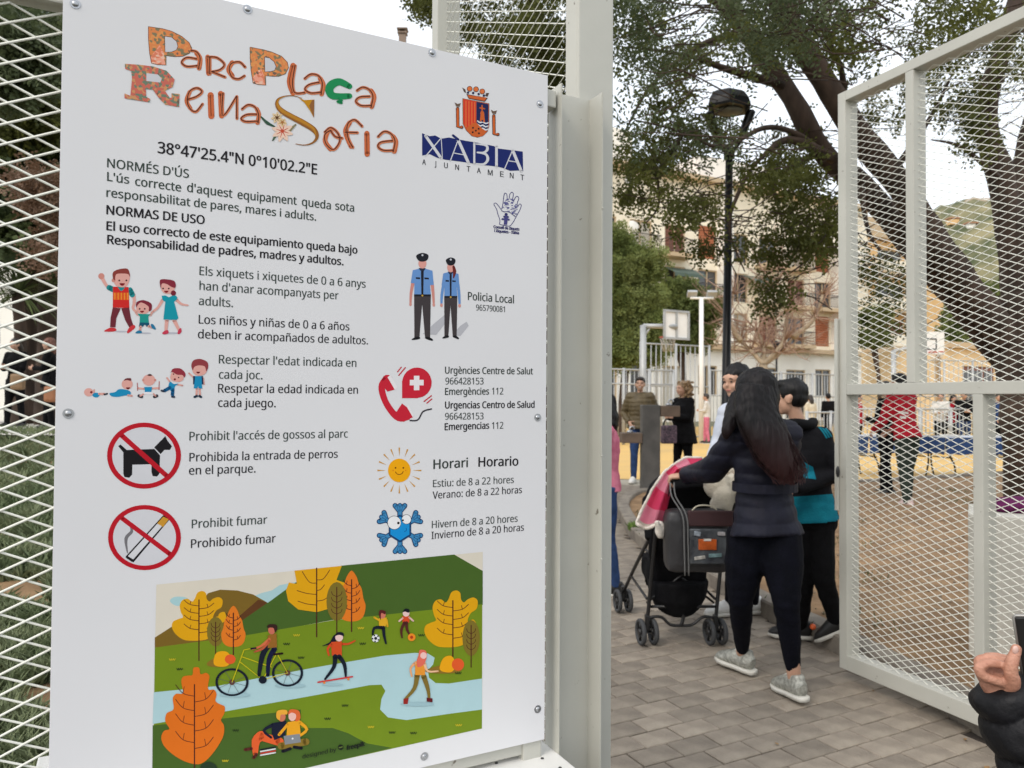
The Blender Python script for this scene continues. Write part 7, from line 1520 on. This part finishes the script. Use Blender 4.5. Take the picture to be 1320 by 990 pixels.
fence_run('grey barred fence between the tall court fence and the black lamp post', GD(915, 28.5), GD(1085, 33), 2.6, .2, .016, 4, rails=(0, .62, 1))
fence_run('pale low railing behind the boy in teal', GD(1040, 22), GD(1100, 23), 1.12, .14, .012, 2, rails=(0, 1))
fence_run('pale low railing behind the folding table seen through the gate', GD(1102, 20), GD(1300, 22), 1.25, .14, .013, 5, rails=(0, 1))
fence_run('tall thin court fence in front of the low ochre building', GD(1180, 33), GD(1290, 34), 3.3, .25, .016, 3, rails=(0, .5, 1))
m_turf = mat('green_artificial_turf', (.10, .17, .06), .9, scale=20); sheet('turf_strip', [GD(905, 27.2)[:2], GD(1000, 30)[:2], GD(1000, 33)[:2], GD(905, 30)[:2]], .012, m_turf)
m_board = mat('white_backboard', (.80, .79, .76), .5, var=.04); m_rim = mat('orange_red_rim', (.5, .07, .03), .5)
def hoop(label, pc, Z, w_, h_, yaw, post_px, py_arm, front, net=True):
    t = thing('basketball_hoop', label, 'basketball hoop'); c = P(*pc, Z); R = Matrix.Rotation(yaw, 3, 'Z'); x = R @ Vector((1, 0, 0)); y = R @ Vector((0, 1, 0))      # y = the side the players shoot from
    bm = bmesh.new(); rbox(bm, c, (w_, .04, h_), R, .01); bd = bmesh_obj('backboard', bm, m_board, t)
    bm = bmesh.new(); k = -.035 if not front else .028
    for (a, b, cx, cz) in ((w_ + .06, .06, 0, h_ / 2), (w_ + .06, .06, 0, -h_ / 2), (.06, h_, -w_ / 2, 0), (.06, h_, w_ / 2, 0), (.05, h_, 0, 0)):
        if front and cx == 0 and cz == 0: continue
        if front: continue
        box(bm, c + x * cx + y * k + UZ * cz, (a, .04, b), R)
    if front:
        mm = m_lamp
        for (a, b, cx, cz) in ((.55, .045, 0, .16), (.55, .045, 0, -.2), (.045, .40, -.27, -.02), (.045, .40, .27, -.02)): box(bm, c + x * cx + y * .024 + UZ * (cz - .02), (a, .01, b), R)
    bmesh_obj('frame' if not front else 'target_line', bm, m_galv if not front else m_lamp, bd)
    bm = bmesh.new(); rc = c + y * .32 - UZ * (h_ / 2 - .06); n = 20; tube(bm, [rc + x * .225 * math.cos(i * 2 * PI / n) + y * .225 * math.sin(i * 2 * PI / n) for i in range(n + 1)], .016, 6); box(bm, rc - y * .26, (.12, .12, .05), R); bmesh_obj('rim', bm, m_rim, t)
    bm = bmesh.new()
    for i in range(12):
        a0 = i * PI / 6; a1 = a0 + PI / 12
        for a2 in (a0 + PI / 6, a0 - PI / 6): tube(bm, [rc + (x * math.cos(a0) + y * math.sin(a0)) * .22, rc + (x * math.cos(a2) + y * math.sin(a2)) * .14 - UZ * .4], .006, 3)
    bmesh_obj('net', bm, m_whitec, t)
    pb_ = GD(post_px, Z + (0 if front else -.2)); za = P(post_px, py_arm, Z).z; bm = bmesh.new(); tube(bm, [pb_, pb_ + UZ * za], .085, 10); bmesh_obj('post', bm, m_galv, t)
    bm = bmesh.new(); tube(bm, [pb_ + UZ * (za - .02), c - y * .06 + UZ * -.05], .065, 8); tube(bm, [pb_ + UZ * (za - .35), (pb_ + UZ * za).lerp(c, .25)], .03, 6); bmesh_obj('arm', bm, m_galv, t)
hoop('basketball hoop seen from behind, left of the black lamp post', (871, 419), 20.5, .85, .74, .5, 829, 420, False)
hoop('basketball hoop with white target board seen through the gate mesh', (1198, 442), 26.5, 1.25, .80, PI + .25, 1152, 452, True)
fl_ = thing('floodlight_mast', 'pale mast with two floodlights right of the near backboard', 'floodlight'); pb_ = GD(904, 26); bm = bmesh.new(); zt_ = P(905, 383, 26).z; tube(bm, [pb_, pb_ + UZ * zt_], [.085, .075], 10); bmesh_obj('mast', bm, m_board, fl_)
bm = bmesh.new(); tube(bm, [pb_ + UZ * (zt_ - .03) + Vector((-.38, 0, 0)), pb_ + UZ * (zt_ - .03) + Vector((.42, 0, 0))], .04, 8); bmesh_obj('cross_arm', bm, m_board, fl_)
for s in (-.32, .36):
    bm = bmesh.new(); rbox(bm, pb_ + UZ * (zt_ + .12) + Vector((s, 0, 0)), (.34, .12, .24), Matrix.Rotation(.7, 3, 'X'), .02); bmesh_obj('floodlight', bm, m_galv, fl_)
for (px, Z, zt2, lab) in ((846, 32, P(846, 352, 32).z, 'white globe street lamp in front of the pepper trees'),):
    t = thing('globe_lamp', lab, 'lamp post'); pb_ = GD(px, Z); bm = bmesh.new(); tube(bm, [pb_, pb_ + UZ * zt2], .05, 8); bmesh_obj('pole', bm, m_galv, t)
    bm = bmesh.new(); ell(bm, pb_ + UZ * (zt2 + .2), .24); bmesh_obj('globe', bm, m_board, t)
t = thing('small_street_lamp', 'slim dark street lamp with lantern head in front of the white ground floor', 'lamp post'); pb_ = GD(1001, 42); zt3 = P(1001, 452, 42).z; bm = bmesh.new(); tube(bm, [pb_, pb_ + UZ * zt3], .06, 8); bmesh_obj('pole', bm, m_lamp, t)
bm = bmesh.new(); tube(bm, [pb_ + UZ * zt3, pb_ + UZ * (zt3 + .45), pb_ + UZ * (zt3 + .55)], [.10, .24, .04], 8); bmesh_obj('lantern', bm, m_lamp, t)

# ------------------------------------------------------------------ tables, white block, purple coat
m_tc1 = cloth('navy_tablecloth', (.035, .07, .17), (.025, .05, .13)); 
def ftable(label, x0, x1, Z, wd=.75, white=True):
    t = thing('folding_table', label, 'folding table'); a = GD(x0, Z); b = GD(x1, Z + .3); L = (b - a).length; d = (b - a).normalized(); n = Vector((d.y, -d.x, 0)); R = basis(d); c = (a + b) / 2
    bm = bmesh.new(); rbox(bm, c + UZ * .755, (L, wd, .035), R, .01); bmesh_obj('table_top', bm, m_whitec, t)
    for s in (-1, 1):
        e = c + d * s * (L / 2 - .25)
        for q in (-1, 1):
            bm = bmesh.new(); tube(bm, smooth_path([e + n * q * .26 + UZ * .74, e + n * q * .24 + d * s * .05 + UZ * .45, e + n * q * .3 + UZ * .25, e + n * q * .28 - d * s * .04 + UZ * .0], 4), .016, 6); bmesh_obj('leg', bm, m_lamp, t)
        bm = bmesh.new(); tube(bm, [e + n * .25 + UZ * .38, e - n * .25 + UZ * .38], .012, 6); bmesh_obj('stretcher', bm, m_lamp, t)
    tc = bmesh.new(); nseg = int(L / .05)
    def skirt(o, dd, LL, nn):
        m_ = int(LL / .05); rows = []
        for i in range(m_ + 1):
            w0 = .012 * math.sin(i * .9) + .008 * math.sin(i * 2.3); rows.append((tc.verts.new(o + dd * i * LL / m_ + UZ * .78), tc.verts.new(o + dd * i * LL / m_ + nn * (.02 + w0) + UZ * (.46 + .01 * math.sin(i * .7)))))
        for r0, r1 in zip(rows, rows[1:]): tc.faces.new((r0[0], r0[1], r1[1], r1[0])).smooth = True
    skirt(c - d * L / 2 + n * (wd / 2 + .006), d, L, n); skirt(c + d * (L / 2 + .006) + n * wd / 2, -n, wd, d); skirt(c - d * (L / 2 + .006) - n * wd / 2, n, wd, -d)
    tl = thing('tablecloth', 'navy cloth over the ' + label, 'tablecloth'); bmesh_obj('skirt', tc, m_tc1, tl); bm = bmesh.new(); rbox(bm, c + UZ * .779, (L + .02, wd + .02, .008), R, .003); bmesh_obj('cover', bm, mat('pale_blue_table_cover', (.55, .58, .64), .8, var=.4, scale=5), tl)
    return c, d, n, L
c1, d1, n1, L1 = ftable('long folding table behind the man in red, left part', 1104, 1196, 14.8)
c2, d2, n2, L2_ = ftable('long folding table seen right of the man in red', 1200, 1292, 14.6)
r = random.Random(77)
for i in range(3):
    cc, dd, nn, LL = ((c1, d1, n1, L1), (c2, d2, n2, L2_), (c2, d2, n2, L2_))[i]; p = cc + dd * (-.3, -.25, .3)[i] * LL
    t = thing('paper_stack', ('white papers on the left folding table beside the gate stile', 'white papers on the table just right of the man in red', 'white papers on the table near the gate bar')[i], 'paper', 'papers on the folding tables'); bm = bmesh.new(); rbox(bm, p + UZ * .80, (.21, .3, .03), Matrix.Rotation(r.uniform(0, 3), 3, 'Z'), .004); bmesh_obj('sheets', bm, m_whitec, t)
wb = thing('white_plinth', 'white box plinth behind the right-hand gate leaf', 'plinth'); pc = G(1249, 862); m_pl = mat('white_painted_concrete', (.58, .56, .50), .8, col2=(.48, .46, .41), scale=3, bump=.15)
ztp = P(1249, 662, pc.y).z; bm = bmesh.new(); Rw = basis(Vector((.85, -.52, 0))); dw = Vector((.85, -.52, 0)).normalized(); nw = Vector((-dw.y, dw.x, 0)); rbox(bm, pc + dw * .75 + nw * .25 + UZ * ztp / 2, (1.5, .5, ztp), Rw, .012); bmesh_obj('block', bm, m_pl, wb)
cp = thing('purple_coat', 'crumpled purple coat lying on the white plinth', 'coat'); bm = bmesh.new(); q = pc + dw * .22 + nw * .25 + UZ * (ztp + .035)
for (a, b, s) in ((0, 0, .13), (.14, .02, .15), (.3, -.02, .14), (.42, .05, .1), (.2, .12, .12)): ell(bm, q + dw * a + nw * b, (s, s * .8, .05))
link('cloth', remesh(bm, .01, 2, lambda co, no: .012 * nz(co, 22), 'cloth'), cloth('purple_cloth', (.13, .02, .09), (.09, .012, .06)), cp)
# small litter on the kerb
t = thing('orange_ball', 'tiny orange ball lying against the kerb by the boy\'s foot', 'ball'); bm = bmesh.new(); p = G(1048, 812, .10); ell(bm, p + UZ * .018, .018, None, 12, 8); bmesh_obj('shell', bm, mat('orange_plastic', (.7, .12, .03), .4), t)
